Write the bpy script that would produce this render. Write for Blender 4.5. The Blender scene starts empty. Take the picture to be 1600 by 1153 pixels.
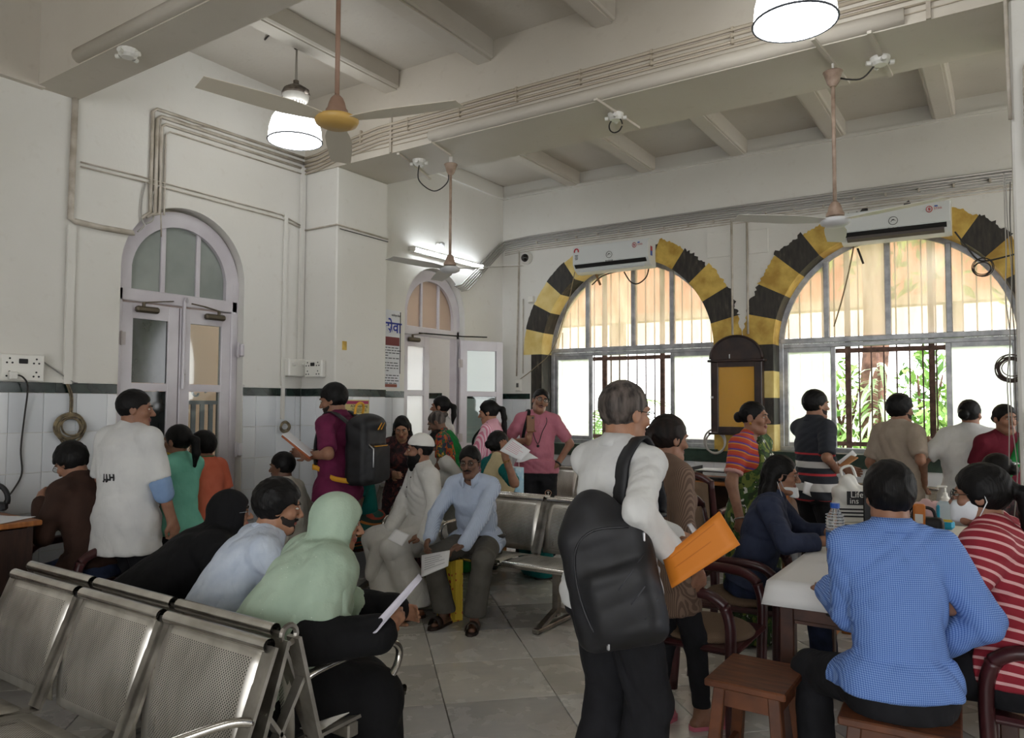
import bpy, bmesh, math, random
import numpy as np
from mathutils import Vector, Matrix, noise as mnoise
random.seed(4)
SC = bpy.context.scene
COL = SC.collection
PI = math.pi

# ---------------------------------------------------------------- camera, sky, exposure
EYE = np.array([0.0, 0.0, 1.5])
CAM_R = np.array([0.830893, 0.556414, 0.004421])
CAM_U = np.array([0.022375, -0.041349, 0.998894])
CAM_F = np.array([-0.555982, 0.829876, 0.046806])
FPX = 1162.2
cam = bpy.data.objects.new('camera', bpy.data.cameras.new('camera'))
COL.objects.link(cam)
cam.matrix_world = Matrix((
    (CAM_R[0], CAM_U[0], -CAM_F[0], EYE[0]),
    (CAM_R[1], CAM_U[1], -CAM_F[1], EYE[1]),
    (CAM_R[2], CAM_U[2], -CAM_F[2], EYE[2]),
    (0, 0, 0, 1)))
cam.data.sensor_width = 36.0
cam.data.lens = 36.0 * FPX / 1600.0
cam.data.clip_start = 0.05
SC.camera = cam

w = bpy.data.worlds.new('sky'); SC.world = w; w.use_nodes = True
bg = w.node_tree.nodes['Background']
bg.inputs[0].default_value = (0.97, 0.985, 1.0, 1)
bg.inputs[1].default_value = 4.6
SC.view_settings.view_transform = 'Standard'
SC.view_settings.look = 'None'
SC.view_settings.gamma = 1.0
SC.view_settings.use_curve_mapping = False
SC.view_settings.exposure = 0.12

def lamp(name, kind, loc, energy, color=(1, 1, 1), size=0.2, size_y=None, rot=(0, 0, 0)):
    l = bpy.data.lights.new(name, kind); l.energy = energy; l.color = color
    if kind == 'AREA':
        l.shape = 'RECTANGLE' if size_y else 'SQUARE'
        l.size = size
        if size_y: l.size_y = size_y
    elif kind == 'POINT':
        l.shadow_soft_size = size
    o = bpy.data.objects.new(name, l); o.location = loc; o.rotation_euler = rot
    COL.objects.link(o); return o

_d = Vector((-0.80, 0.18, -0.62))       # sun comes from the right-hand side of the building, behind the garden wall line
sun = lamp('sun', 'SUN', (8, -2, 8), 5.0, (1.0, 0.98, 0.94)); sun.data.angle = math.radians(2.0); sun.rotation_euler = _d.to_track_quat('-Z', 'Y').to_euler()
# ---------------------------------------------------------------- materials
def lin(h):
    h = h.lstrip('#'); c = [int(h[i:i + 2], 16) / 255 for i in (0, 2, 4)]
    return tuple((x / 12.92 if x <= 0.04045 else ((x + 0.055) / 1.055) ** 2.4) for x in c) + (1.0,)
MATS = {}
class Mat:
    """small wrapper that grows a principled material node by node"""
    def __init__(s, name, col='#808080', rough=0.6, metal=0.0, spec=0.5, **kw):
        m = s.m = bpy.data.materials.new(name); m.use_nodes = True
        s.nt = m.node_tree; s.b = s.nt.nodes['Principled BSDF']
        s.b.inputs['Base Color'].default_value = lin(col)
        s.b.inputs['Roughness'].default_value = rough
        s.b.inputs['Metallic'].default_value = metal
        s.b.inputs['Specular IOR Level'].default_value = spec
        for k, v in kw.items(): s.b.inputs[k.replace('_', ' ')].default_value = v
        s._co = None; MATS[name] = m
    def n(s, t, **kw):
        x = s.nt.nodes.new(t)
        for k, v in kw.items(): setattr(x, k, v)
        return x
    def l(s, a, b): s.nt.links.new(a, b)
    def co(s, kind='Object'):
        if s._co is None: s._co = s.n('ShaderNodeTexCoord')
        return s._co.outputs[kind]
    def mapped(s, scale=(1, 1, 1), rot=(0, 0, 0), loc=(0, 0, 0), src=None):
        mp = s.n('ShaderNodeMapping'); s.l(src or s.co(), mp.inputs[0])
        mp.inputs['Scale'].default_value = scale; mp.inputs['Rotation'].default_value = rot; mp.inputs['Location'].default_value = loc
        return mp.outputs[0]
    def noise(s, scale, detail=3, vec=None, rough=0.5):
        x = s.n('ShaderNodeTexNoise'); x.inputs['Scale'].default_value = scale; x.inputs['Detail'].default_value = detail
        x.inputs['Roughness'].default_value = rough
        s.l(vec or s.co(), x.inputs['Vector']); return x.outputs['Fac']
    def wave(s, scale, vec=None, dist=0, direction='X', prof='SIN'):
        x = s.n('ShaderNodeTexWave'); x.inputs['Scale'].default_value = scale; x.inputs['Distortion'].default_value = dist
        x.bands_direction = direction; x.wave_profile = prof
        s.l(vec or s.co(), x.inputs['Vector']); return x.outputs['Fac']
    def voro(s, scale, vec=None, feature='F1', out='Distance', rnd=1.0):
        x = s.n('ShaderNodeTexVoronoi'); x.inputs['Scale'].default_value = scale; x.feature = feature
        x.inputs['Randomness'].default_value = rnd
        s.l(vec or s.co(), x.inputs['Vector']); return x.outputs[out]
    def ramp(s, fac, stops, interp='LINEAR'):
        r = s.n('ShaderNodeValToRGB'); r.color_ramp.interpolation = interp
        e = r.color_ramp.elements
        while len(e) < len(stops): e.new(0.5)
        for el, (p, c) in zip(e, stops):
            el.position = p; el.color = lin(c) if isinstance(c, str) else (c, c, c, 1)
        s.l(fac, r.inputs[0]); return r.outputs[0]
    def mix(s, fac, a, b, blend='MIX'):
        x = s.n('ShaderNodeMix', data_type='RGBA', blend_type=blend)
        for sock, v in ((x.inputs[0], fac), (x.inputs[6], a), (x.inputs[7], b)):
            if isinstance(v, str): sock.default_value = lin(v)
            elif isinstance(v, (int, float)): sock.default_value = v
            else: s.l(v, sock)
        return x.outputs[2]
    def math(s, op, a, b=0.0, clamp=False):
        x = s.n('ShaderNodeMath', operation=op, use_clamp=clamp)
        for i, v in enumerate((a, b)):
            if isinstance(v, (int, float)): x.inputs[i].default_value = v
            else: s.l(v, x.inputs[i])
        return x.outputs[0]
    def sep(s, vec=None):
        x = s.n('ShaderNodeSeparateXYZ'); s.l(vec or s.co(), x.inputs[0]); return x.outputs
    def color(s, c): s.l(c, s.b.inputs['Base Color']); return s
    def rough(s, c): s.l(c, s.b.inputs['Roughness']); return s
    def bump(s, h, strength=0.2, dist=0.01):
        x = s.n('ShaderNodeBump'); x.inputs['Strength'].default_value = strength; x.inputs['Distance'].default_value = dist
        s.l(h, x.inputs['Height']); s.l(x.outputs[0], s.b.inputs['Normal']); return s
    def crease(s, strength=.45, dist=.02, scale=6.5):
        n1 = s.math('ABSOLUTE', s.math('SUBTRACT', s.noise(scale, 3, s.mapped((1, 1, .55), (.3, .5, 0))), .5)); n2 = s.noise(110, 2)
        return s.bump(s.math('ADD', s.math('MULTIPLY', s.math('MINIMUM', n1, .16), 4.0), s.math('MULTIPLY', n2, .06)), strength, dist)
    def mottled(s, a, b, scale=4, lo=0.35, hi=0.65, detail=4):
        s.color(s.ramp(s.noise(scale, detail), [(lo, a), (hi, b)])); return s
def plain(name, col, rough=0.6, metal=0.0, **kw):
    if name in MATS: return MATS[name]
    return Mat(name, col, rough, metal, **kw).m
def emit(name, col, strength):
    m = Mat(name, col, 0.5); m.b.inputs['Emission Color'].default_value = lin(col); m.b.inputs['Emission Strength'].default_value = strength
    return m.m

# ---------------------------------------------------------------- objects
def link(name, verts, faces, mat=None, parent=None, smooth=False, mats=None, fmat=None, loc=None):
    me = bpy.data.meshes.new(name)
    if isinstance(verts, np.ndarray) and isinstance(faces, np.ndarray):
        nv, nf, k = len(verts), len(faces), faces.shape[1]
        me.vertices.add(nv); me.vertices.foreach_set('co', verts.astype(np.float32).ravel())
        me.loops.add(nf * k); me.loops.foreach_set('vertex_index', faces.astype(np.int32).ravel())
        me.polygons.add(nf); me.polygons.foreach_set('loop_start', np.arange(0, nf * k, k, dtype=np.int32))
        me.update(calc_edges=True)
    else:
        me.from_pydata([tuple(v) for v in verts], [], [tuple(f) for f in faces]); me.update()
    for m in (mats or ([mat] if mat else [])): me.materials.append(m)
    if fmat is not None: me.polygons.foreach_set('material_index', np.asarray(fmat, np.int32))
    if smooth: me.polygons.foreach_set('use_smooth', np.ones(len(me.polygons), bool))
    o = bpy.data.objects.new(name, me); COL.objects.link(o)
    if parent is not None: o.parent = parent
    if loc is not None: o.location = loc
    return o
def thing(name, label, cat, loc=(0, 0, 0), rz=0.0, group=None):
    o = bpy.data.objects.new(name, None); COL.objects.link(o); o.empty_display_size = 0.05
    o.location = loc; o.rotation_euler = (0, 0, rz); o['label'] = label; o['category'] = cat
    if group: o['group'] = group
    return o
def tag(o, label, cat, group=None):
    o['label'] = label; o['category'] = cat
    if group: o['group'] = group
    return o
def structure(name, loc=(0, 0, 0)):
    o = bpy.data.objects.new(name, None); COL.objects.link(o); o.location = loc; o['kind'] = 'structure'; o.empty_display_size = 0.05
    return o
def clone(o, parent=None, loc=None, rz=None, label=None, group=None):
    """copy of a thing with copies of its parts and sub-parts"""
    c = o.copy(); COL.objects.link(c)
    if parent is not None: c.parent = parent
    if loc is not None: c.location = loc
    if rz is not None: c.rotation_euler = (0, 0, rz)
    if label: c['label'] = label
    if group: c['group'] = group
    for ch in list(o.children): clone(ch, c)
    return c
def V3(*a): return np.array(a, float)
def unit(a): a = np.asarray(a, float); n = np.linalg.norm(a); return a / n if n > 1e-9 else a
def frame_of(d, up=(0, 0, 1)):
    d = unit(d); up = np.asarray(up, float)
    if abs(d @ up) > 0.97: up = V3(1, 0, 0) if abs(d[0]) < 0.9 else V3(0, 1, 0)
    x = unit(np.cross(up, d)); y = np.cross(d, x); return x, y, d

class MB:
    """collects shapes; build() links them as ONE mesh object"""
    def __init__(s): s.v = []; s.f = []
    def add(s, vs, fs):
        b = len(s.v); s.v += [tuple(map(float, v)) for v in vs]; s.f += [tuple(b + i for i in f) for f in fs]; return s
    def box(s, c, d, rz=0.0, bev=0.0, M=None):
        hx, hy, hz = d[0] / 2, d[1] / 2, d[2] / 2
        if bev <= 0:
            vs = [(x, y, z) for x in (-hx, hx) for y in (-hy, hy) for z in (-hz, hz)]
            fs = [(0, 1, 3, 2), (4, 6, 7, 5), (0, 4, 5, 1), (2, 3, 7, 6), (0, 2, 6, 4), (1, 5, 7, 3)]
        else:
            b = min(bev, hx * .9, hy * .9, hz * .9); vs = []; idx = {}
            for sx in (-1, 1):
                for sy in (-1, 1):
                    for sz in (-1, 1):
                        for ax in range(3):
                            p = [sx * (hx - b), sy * (hy - b), sz * (hz - b)]
                            p[ax] += (sx, sy, sz)[ax] * b
                            idx[(sx, sy, sz, ax)] = len(vs); vs.append(tuple(p))
            fs = []
            for ax in range(3):
                o1, o2 = [(1, 2), (2, 0), (0, 1)][ax]
                for sg in (-1, 1):
                    q = []
                    for a, bb in ((-1, -1), (1, -1), (1, 1), (-1, 1)):
                        k = [0, 0, 0]; k[ax] = sg; k[o1] = a; k[o2] = bb; q.append(idx[(*k, ax)])
                    fs.append(tuple(q if sg > 0 else q[::-1]))
            for ax in range(3):
                o1, o2 = [(1, 2), (2, 0), (0, 1)][ax]
                for a in (-1, 1):
                    for bb in (-1, 1):
                        k1 = [0, 0, 0]; k1[ax] = -1; k1[o1] = a; k1[o2] = bb
                        k2 = list(k1); k2[ax] = 1
                        q = [idx[(*k1, o1)], idx[(*k2, o1)], idx[(*k2, o2)], idx[(*k1, o2)]]
                        fs.append(tuple(q if a * bb < 0 else q[::-1]))
            for sx in (-1, 1):
                for sy in (-1, 1):
                    for sz in (-1, 1):
                        t = [idx[(sx, sy, sz, i)] for i in range(3)]
                        fs.append(tuple(t if sx * sy * sz > 0 else t[::-1]))
        if M is None:
            cz, sz_ = math.cos(rz), math.sin(rz)
            vs = [(c[0] + x * cz - y * sz_, c[1] + x * sz_ + y * cz, c[2] + z) for x, y, z in vs]
        else:
            M = np.asarray(M, float); c = np.asarray(c, float); vs = [c + M @ np.array(v) for v in vs]
        return s.add(vs, fs)
    def bar(s, a, b, wx, wy, up=(0, 0, 1), bev=0.0):
        a = np.asarray(a, float); b = np.asarray(b, float); x, y, d = frame_of(b - a, up)
        return s.box((a + b) / 2, (wx, wy, np.linalg.norm(b - a)), M=np.array([x, y, d]).T, bev=bev)
    def tube(s, pts, r, n=8, caps=True, closed=False):
        pts = [np.asarray(p, float) for p in pts]; m = len(pts); rr = r if hasattr(r, '__len__') else [r] * m
        vs = []; px = None
        for i, p in enumerate(pts):
            t = (pts[(i + 1) % m] - pts[i - 1]) if closed else (pts[min(i + 1, m - 1)] - pts[max(i - 1, 0)])
            t = unit(t)
            if px is None: px = frame_of(t)[0]
            px = unit(px - t * (px @ t)); py = np.cross(t, px)
            for k in range(n):
                a = 2 * PI * k / n; vs.append(p + rr[i] * (px * math.cos(a) + py * math.sin(a)))
        fs = []
        for i in range(m if closed else m - 1):
            j = (i + 1) % m
            for k in range(n): fs.append((i * n + k, i * n + (k + 1) % n, j * n + (k + 1) % n, j * n + k))
        if caps and not closed: fs += [tuple(range(n))[::-1], tuple((m - 1) * n + k for k in range(n))]
        return s.add(vs, fs)
    def cyl(s, a, b, r, n=16, r2=None): return s.tube([a, b], [r, r if r2 is None else r2], n)
    def lathe(s, prof, c=(0, 0, 0), n=24, axis=(0, 0, 1), caps=True):
        x, y, d = frame_of(axis); c = np.asarray(c, float); vs = []; fs = []
        for r, h in prof:
            for k in range(n):
                a = 2 * PI * k / n; vs.append(c + d * h + r * (x * math.cos(a) + y * math.sin(a)))
        for i in range(len(prof) - 1):
            for k in range(n): fs.append((i * n + k, i * n + (k + 1) % n, (i + 1) * n + (k + 1) % n, (i + 1) * n + k))
        if caps: fs += [tuple(range(n))[::-1], tuple((len(prof) - 1) * n + k for k in range(n))]
        return s.add(vs, fs)
    def prism(s, poly, O, ex, ey, ez, depth):
        """polygon in the (ex,ey) plane at O, extruded along ez by depth"""
        O, ex, ey, ez = (np.asarray(q, float) for q in (O, ex, ey, ez)); n = len(poly)
        a = [O + ex * p[0] + ey * p[1] for p in poly]; vs = a + [p + ez * depth for p in a]
        fs = [tuple(range(n))[::-1], tuple(range(n, 2 * n))] + [(i, (i + 1) % n, n + (i + 1) % n, n + i) for i in range(n)]
        return s.add(vs, fs)
    def ball(s, c, r, n=12, m=8, M=None):
        r = r if hasattr(r, '__len__') else (r, r, r); c = np.asarray(c, float); M = np.eye(3) if M is None else np.asarray(M)
        vs = [c + M @ V3(0, 0, r[2])]
        for i in range(1, m):
            t = PI * i / m
            for k in range(n):
                a = 2 * PI * k / n; vs.append(c + M @ V3(r[0] * math.sin(t) * math.cos(a), r[1] * math.sin(t) * math.sin(a), r[2] * math.cos(t)))
        vs.append(c + M @ V3(0, 0, -r[2])); L = len(vs) - 1
        fs = [(0, 1 + k, 1 + (k + 1) % n) for k in range(n)]
        for i in range(m - 2):
            b = 1 + i * n
            fs += [(b + k, b + n + k, b + n + (k + 1) % n, b + (k + 1) % n) for k in range(n)]
        b = 1 + (m - 2) * n; fs += [(b + k, L, b + (k + 1) % n) for k in range(n)]
        return s.add(vs, fs)
    def sheet(s, grid, thick=0.0):
        """grid of points (rows x cols); thickened along its normals"""
        G = np.asarray(grid, float); r, c = G.shape[:2]
        du = np.gradient(G, axis=1); dv = np.gradient(G, axis=0); nn = np.cross(du, dv); nn /= np.maximum(np.linalg.norm(nn, axis=2, keepdims=True), 1e-9)
        A = (G + nn * thick / 2).reshape(-1, 3); B = (G - nn * thick / 2).reshape(-1, 3); N = r * c; fs = []
        for i in range(r - 1):
            for j in range(c - 1):
                q = (i * c + j, i * c + j + 1, (i + 1) * c + j + 1, (i + 1) * c + j); fs.append(q); fs.append(tuple(N + k for k in q[::-1]))
        for j in range(c - 1): fs += [(j, N + j, N + j + 1, j + 1), ((r - 1) * c + j, (r - 1) * c + j + 1, N + (r - 1) * c + j + 1, N + (r - 1) * c + j)]
        for i in range(r - 1): fs += [(i * c, (i + 1) * c, N + (i + 1) * c, N + i * c), (i * c + c - 1, N + i * c + c - 1, N + (i + 1) * c + c - 1, (i + 1) * c + c - 1)]
        return s.add(list(A) + list(B), fs)
    def build(s, name, mat=None, parent=None, smooth=False, **kw):
        o = link(name, s.v, s.f, mat, parent, smooth, **kw)
        return o
def catmull(pts, k=6, closed=False):
    P = [np.asarray(p, float) for p in pts]; n = len(P); out = []
    for i in range(n if closed else n - 1):
        if closed: a, b, c, d = P[i - 1], P[i], P[(i + 1) % n], P[(i + 2) % n]
        else: a, b, c, d = P[max(i - 1, 0)], P[i], P[i + 1], P[min(i + 2, n - 1)]
        for j in range(k):
            t = j / k
            out.append(.5 * ((2 * b) + (-a + c) * t + (2 * a - 5 * b + 4 * c - d) * t * t + (-a + 3 * b - 3 * c + d) * t ** 3))
    if not closed: out.append(P[-1])
    return out
def autosmooth(o, deg=40):
    me = o.data; me.polygons.foreach_set('use_smooth', np.ones(len(me.polygons), bool))
    try: me.set_sharp_from_angle(angle=math.radians(deg))
    except Exception: pass
    return o

# points of the room seen along a line of sight of the photograph
def sight(px, py): return CAM_F + CAM_R * ((px - 800) / FPX) - CAM_U * ((py - 576.5) / FPX)
def on_left(px, py, u=-5.1): d = sight(px, py); return EYE + d * (u / d[0])
def on_y(px, py, v=7.4): d = sight(px, py); return EYE + d * (v / d[1])
def on_z(px, py, z=0.0): d = sight(px, py); return EYE + d * ((z - EYE[2]) / d[2])
def at_depth(px, py, dep): return EYE + sight(px, py) * dep
# ---------------------------------------------------------------- setting: materials
UL, VB, UR = -5.1, 7.4, 4.2            # left wall face, window wall face
ZJ, ZS, ZB = 4.01, 4.15, 3.50 # joist underside, slab underside, beam underside
def plaster(name, a, b, c):
    m = Mat(name, a, 0.55, spec=0.35)
    n1 = m.noise(0.9, 5); n2 = m.noise(14, 3)
    col = m.ramp(n1, [(0.3, b), (0.62, a)])
    m.color(m.mix(m.ramp(n2, [(0.62, 0.0), (0.8, 0.35)]), col, c))
    m.bump(m.noise(35, 4), 0.12, 0.01); return m.m
PLASTER = plaster('white_plaster', '#dedcd6', '#d5d2ca', '#c9c4b9')
CREAM = plaster('cream_plaster', '#cdc6ba', '#c3bbad', '#b3a99a')
CEIL = plaster('ceiling_paint', '#c9c4ba', '#bdb5a8', '#ada394')
TILE = Mat('white_glazed_tile', '#dfe2e5', 0.16, spec=0.5)
oi = TILE.n('ShaderNodeObjectInfo')
TILE.color(TILE.ramp(oi.outputs['Random'], [(0.0, '#d3d7dc'), (1.0, '#e4e6e8')])); TILE = TILE.m
BLACKTILE = Mat('dark_green_tile', '#16221f', 0.2).mottled('#101a18', '#23332d', 9).m
GREEN_STONE = Mat('green_stone', '#2b4038', 0.3).mottled('#22342d', '#3d5348', 7).m
GROUT = plain('grout', '#b9bab8', 0.9)
LILAC = Mat('lilac_white_gloss_paint', '#cbc6cc', 0.3, spec=0.5).mottled('#c2bcc2', '#d2ced2', 3).m
ALU = Mat('window_aluminium', '#b3b5b9', 0.4, 0.35).mottled('#9c9ea3', '#c0c2c5', 12).m
RUST = Mat('rust_brown_iron', '#5d4338', 0.7).mottled('#4a332b', '#6e5145', 20).m
YEL = Mat('yellow_ochre_paint', '#c49a3a', 0.55).mottled('#a98430', '#d6b558', 7).m
YELP = Mat('pale_yellow_paint', '#e0c679', 0.55).mottled('#d5b867', '#e8d28b', 6).m
BLK = Mat('brushed_black_paint', '#2b2723', 0.6); BLK.color(BLK.ramp(BLK.noise(28, 5, BLK.mapped((1, 1, .25))), [(.35, '#1f1c19'), (.62, '#38322b'), (.8, '#6b6455')])); BLK = BLK.m
PIPE = Mat('painted_conduit', '#b9b0a2', 0.5).mottled('#a79d8e', '#c8c0b4', 10).m
DARKWIRE = plain('dark_wire', '#2a2624', 0.6)
WHITEPL = plain('white_plastic', '#dcdad3', 0.35)
DARKIRON = plain('dark_iron', '#2d2a27', 0.55, 0.6)

def pane_mat(name, tint, clear, rough=0.6):
    m = bpy.data.materials.new(name); m.use_nodes = True; nt = m.node_tree; nt.nodes.clear()
    o = nt.nodes.new('ShaderNodeOutputMaterial'); a = nt.nodes.new('ShaderNodeBsdfTranslucent'); b = nt.nodes.new('ShaderNodeBsdfTransparent')
    g = nt.nodes.new('ShaderNodeBsdfGlossy'); g.inputs['Roughness'].default_value = 0.15
    a.inputs[0].default_value = lin(tint); b.inputs[0].default_value = lin(tint)
    x = nt.nodes.new('ShaderNodeMixShader'); x.inputs[0].default_value = clear
    y = nt.nodes.new('ShaderNodeMixShader'); y.inputs[0].default_value = 0.05
    nt.links.new(a.outputs[0], x.inputs[1]); nt.links.new(b.outputs[0], x.inputs[2])
    nt.links.new(x.outputs[0], y.inputs[1]); nt.links.new(g.outputs[0], y.inputs[2]); nt.links.new(y.outputs[0], o.inputs[0])
    return m, a, b
FROST = pane_mat('frosted_film_pane', '#f8faf9', 0.34)[0]
def film():
    m, a, b = pane_mat('grimy_cream_film', '#efe3d4', 0.56)
    nt = m.node_tree; tc = nt.nodes.new('ShaderNodeTexCoord'); nz = nt.nodes.new('ShaderNodeTexNoise'); nz.inputs['Scale'].default_value = 2.2; nz.inputs['Detail'].default_value = 5
    mp = nt.nodes.new('ShaderNodeMapping'); mp.inputs['Scale'].default_value = (2.5, 1, .6)
    r = nt.nodes.new('ShaderNodeValToRGB'); r.color_ramp.elements[0].position = .35; r.color_ramp.elements[0].color = lin('#c9bfb0'); r.color_ramp.elements[1].position = .6; r.color_ramp.elements[1].color = lin('#efe6da')
    nt.links.new(tc.outputs['Object'], mp.inputs[0]); nt.links.new(mp.outputs[0], nz.inputs['Vector']); nt.links.new(nz.outputs['Fac'], r.inputs[0])
    nt.links.new(r.outputs[0], a.inputs[0]); return m
FILM = film()
GLASS_DARK = Mat('dark_reflecting_pane', '#262b2b', 0.08, spec=0.6)
GLASS_DARK.color(GLASS_DARK.ramp(GLASS_DARK.noise(6, 5, GLASS_DARK.mapped((1, 3, .5))), [(.45, '#202524'), (.7, '#3a4040')])); GLASS_DARK = GLASS_DARK.m
def glassy(name, tint, gl):
    m = bpy.data.materials.new(name); m.use_nodes = True; nt = m.node_tree; nt.nodes.clear()
    o = nt.nodes.new('ShaderNodeOutputMaterial'); b = nt.nodes.new('ShaderNodeBsdfTransparent'); b.inputs[0].default_value = lin(tint)
    g = nt.nodes.new('ShaderNodeBsdfGlossy'); g.inputs['Roughness'].default_value = 0.03
    y = nt.nodes.new('ShaderNodeMixShader'); y.inputs[0].default_value = gl
    nt.links.new(b.outputs[0], y.inputs[1]); nt.links.new(g.outputs[0], y.inputs[2]); nt.links.new(y.outputs[0], o.inputs[0]); return m
CLEAR = glassy('clear_pane', '#e6ece8', 0.08)
GREYPANE = Mat('grey_green_glass', '#8f9591', 0.12).mottled('#868c88', '#9da39e', 2).m

# ---------------------------------------------------------------- walls with arched openings
def wall_mesh(name, axis, face, back, span, z0, z1, openings, mat):
    """axis 'v': wall lies at u=face; axis 'u': wall lies at v=face. openings: (centre, half width, sill, spring)"""
    mb = MB(); P = (lambda s, t, z: (t, s, z)) if axis == 'v' else (lambda s, t, z: (s, t, z))
    xs = {span[0], span[1]}; N = 28
    for c, h, zb, sp in openings:
        for k in range(N + 1): xs.add(round(c - h * math.cos(PI * k / N), 5))
    xs = sorted(xs)
    def quad(a, b, c, d): mb.add([a, b, c, d], [(0, 1, 2, 3)])
    for x0, x1 in zip(xs, xs[1:]):
        xm = (x0 + x1) / 2; op = next((o for o in openings if abs(xm - o[0]) < o[1]), None)
        segs = [(z0, z0, z1, z1)]
        if op:
            c, h, zb, sp = op; f = lambda x: sp + math.sqrt(max(h * h - (x - c) ** 2, 0))
            segs = [(f(x0), f(x1), z1, z1)] + ([(z0, z0, zb, zb)] if zb > z0 else [])
            quad(P(x0, face, f(x0)), P(x1, face, f(x1)), P(x1, back, f(x1)), P(x0, back, f(x0)))
            if zb > z0: quad(P(x0, face, zb), P(x1, face, zb), P(x1, back, zb), P(x0, back, zb))
        for a, b, c_, d in segs:
            for t in (face, back): quad(P(x0, t, a), P(x1, t, b), P(x1, t, c_), P(x0, t, d))
    for c, h, zb, sp in openings:
        for x in (c - h, c + h): quad(P(x, face, zb), P(x, face, sp), P(x, back, sp), P(x, back, zb))
    o = mb.build(name, mat); o['kind'] = 'structure'; return o
DOORS = [(3.24, 0.50, 0.0, 2.45), (6.15, 0.50, 0.0, 2.45)]
WINS = [(-3.515, 1.03, 1.04, 2.08), (-0.90, 1.01, 1.04, 2.09)]
wall_left = wall_mesh('wall_left', 'v', UL, UL - .32, (-4.0, VB + .4), 0, 4.4, DOORS, PLASTER)
wall_back = wall_mesh('wall_back', 'u', VB, VB + .4, (UL - .32, UR + .3), 0, 4.4, WINS + [(2.0, 1.0, 1.04, 2.09)], PLASTER)
wall_right = wall_mesh('wall_right', 'v', UR, UR + .3, (-4.0, VB), 0, 4.4, [(5.7, 1.35, .1, 2.4)], PLASTER)  # unseen wall; its opening is sized to let daylight into the far bay
wall_front = wall_mesh('wall_front', 'u', -4.0, -4.3, (UL - .32, UR + .3), 0, 4.4, [(-.6, 1.35, .2, 2.3), (2.5, 1.35, .2, 2.3)], PLASTER)  # unseen wall behind the camera; openings sized for the daylight they bring in

mb = MB(); mb.box(((UL + UR) / 2, 1.7, ZS + .12), (UR - UL + .6, 12.0, .24)); ceiling = mb.build('ceiling', CEIL); ceiling['kind'] = 'structure'
# joists run between the beams
JU = [-4.12, -3.20, -2.22, -1.31, -0.43, 0.55, 1.5, 2.5, 3.5]
mj = MB()
def joist(u, va, vb):
    b = MB(); b.box((u, (va + vb) / 2, (ZJ + ZS) / 2 + .01), (.18, vb - va, ZS - ZJ + .02), bev=.012)
    b.box((u, (va + vb) / 2, ZJ - .004), (.12, vb - va, .012)); return b.build('joist', CEIL, ceiling)
for u in JU:
    joist(u, 4.94, VB)
    joist(u + .04, 2.42, 4.33)
    joist(u, -3.9, 2.16)
def beam(name, va, vb):
    b = MB(); b.box(((UL + UR) / 2, (va + vb) / 2, (ZB + ZS) / 2 + .03), (UR - UL, vb - va, ZS - ZB + .06))
    o = b.build(name, CREAM); o['kind'] = 'structure'
    m = MB(); m.tube([(-3.66 if va > 4 else -4.55, va - .002, ZB + .05), (-.42 if va > 4 else -1.0, va - .002, ZB + .05)], .045, 10); m.build('beam_moulding', CREAM, o, smooth=True)
    return o
beam_main = beam('trim_1', 4.33, 4.94); beam_near = beam('trim_2', 2.16, 2.42)
# thin cream block standing proud along the upper wall left of the near beam
b = MB(); b.box((UL + .02, 0.0, 3.82), (.05, 4.4, .66)); o = b.build('trim_3', CREAM); o['kind'] = 'structure'
# wall plate under the joists on the window wall and the left wall of the far bay
b = MB(); b.box(((UL + UR) / 2, VB - .012, ZJ - .012), (UR - UL, .03, .03)); b.box((UL + .012, (4.94 + VB) / 2, ZJ - .012), (.03, VB - 4.94, .03)); o = b.build('trim_4', PLASTER); o['kind'] = 'structure'
# pier under the main beam and the column at the right edge
def solid(name, lo, hi, mat, bev=.01):
    b = MB(); lo = V3(*lo); hi = V3(*hi); b.box((lo + hi) / 2, hi - lo, bev=bev); o = b.build(name, mat); o['kind'] = 'structure'; return o
pier = solid('wall_pier', (UL, 4.33, 0), (-4.68, 4.94, ZB), PLASTER)
column = solid('wall_column', (.035, 4.33, 0), (.65, 4.94, ZB), PLASTER)

# ---------------------------------------------------------------- floor of diagonal marble slabs
MARBLE = Mat('grey_marble', '#a9a7a2', 0.22, spec=0.5)
oi = MARBLE.n('ShaderNodeObjectInfo')
mv = MARBLE.n('ShaderNodeVectorMath', operation='ADD'); MARBLE.l(MARBLE.co(), mv.inputs[0])
sc = MARBLE.n('ShaderNodeVectorMath', operation='SCALE'); cmb = MARBLE.n('ShaderNodeCombineXYZ'); MARBLE.l(oi.outputs['Random'], cmb.inputs[0]); MARBLE.l(oi.outputs['Random'], cmb.inputs[1]); MARBLE.l(cmb.outputs[0], sc.inputs[0]); sc.inputs['Scale'].default_value = 60
MARBLE.l(sc.outputs[0], mv.inputs[1])
base = MARBLE.ramp(MARBLE.noise(2.4, 8, MARBLE.mapped((1, 2.6, 1), src=mv.outputs[0]), .65), [(.3, '#cbc9c5'), (.5, '#d8d6d1'), (.7, '#e2dfd8')])
tint = MARBLE.ramp(oi.outputs['Random'], [(0, '#cfcfd2'), (.5, '#e6e2d8'), (1, '#ffffff')])
MARBLE.color(MARBLE.mix(1.0, base, tint, 'MULTIPLY')); MARBLE.rough(MARBLE.ramp(MARBLE.noise(6, 4), [(.3, .16), (.7, .34)])); MARBLE = MARBLE.m
b = MB(); b.box(((UL + UR) / 2, 1.7, -.06), (UR - UL + .6, 12.0, .1)); floor = b.build('floor', plain('dark_joint', '#6f6c67', .9)); floor['kind'] = 'structure'
S = 0.58
tb = MB(); tb.box((0, 0, -.006), (S - .005, S - .005, .012), bev=.002)
t0 = None; ex = V3(.7071, .7071, 0); ey = V3(-.7071, .7071, 0); nt_ = 0
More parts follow.
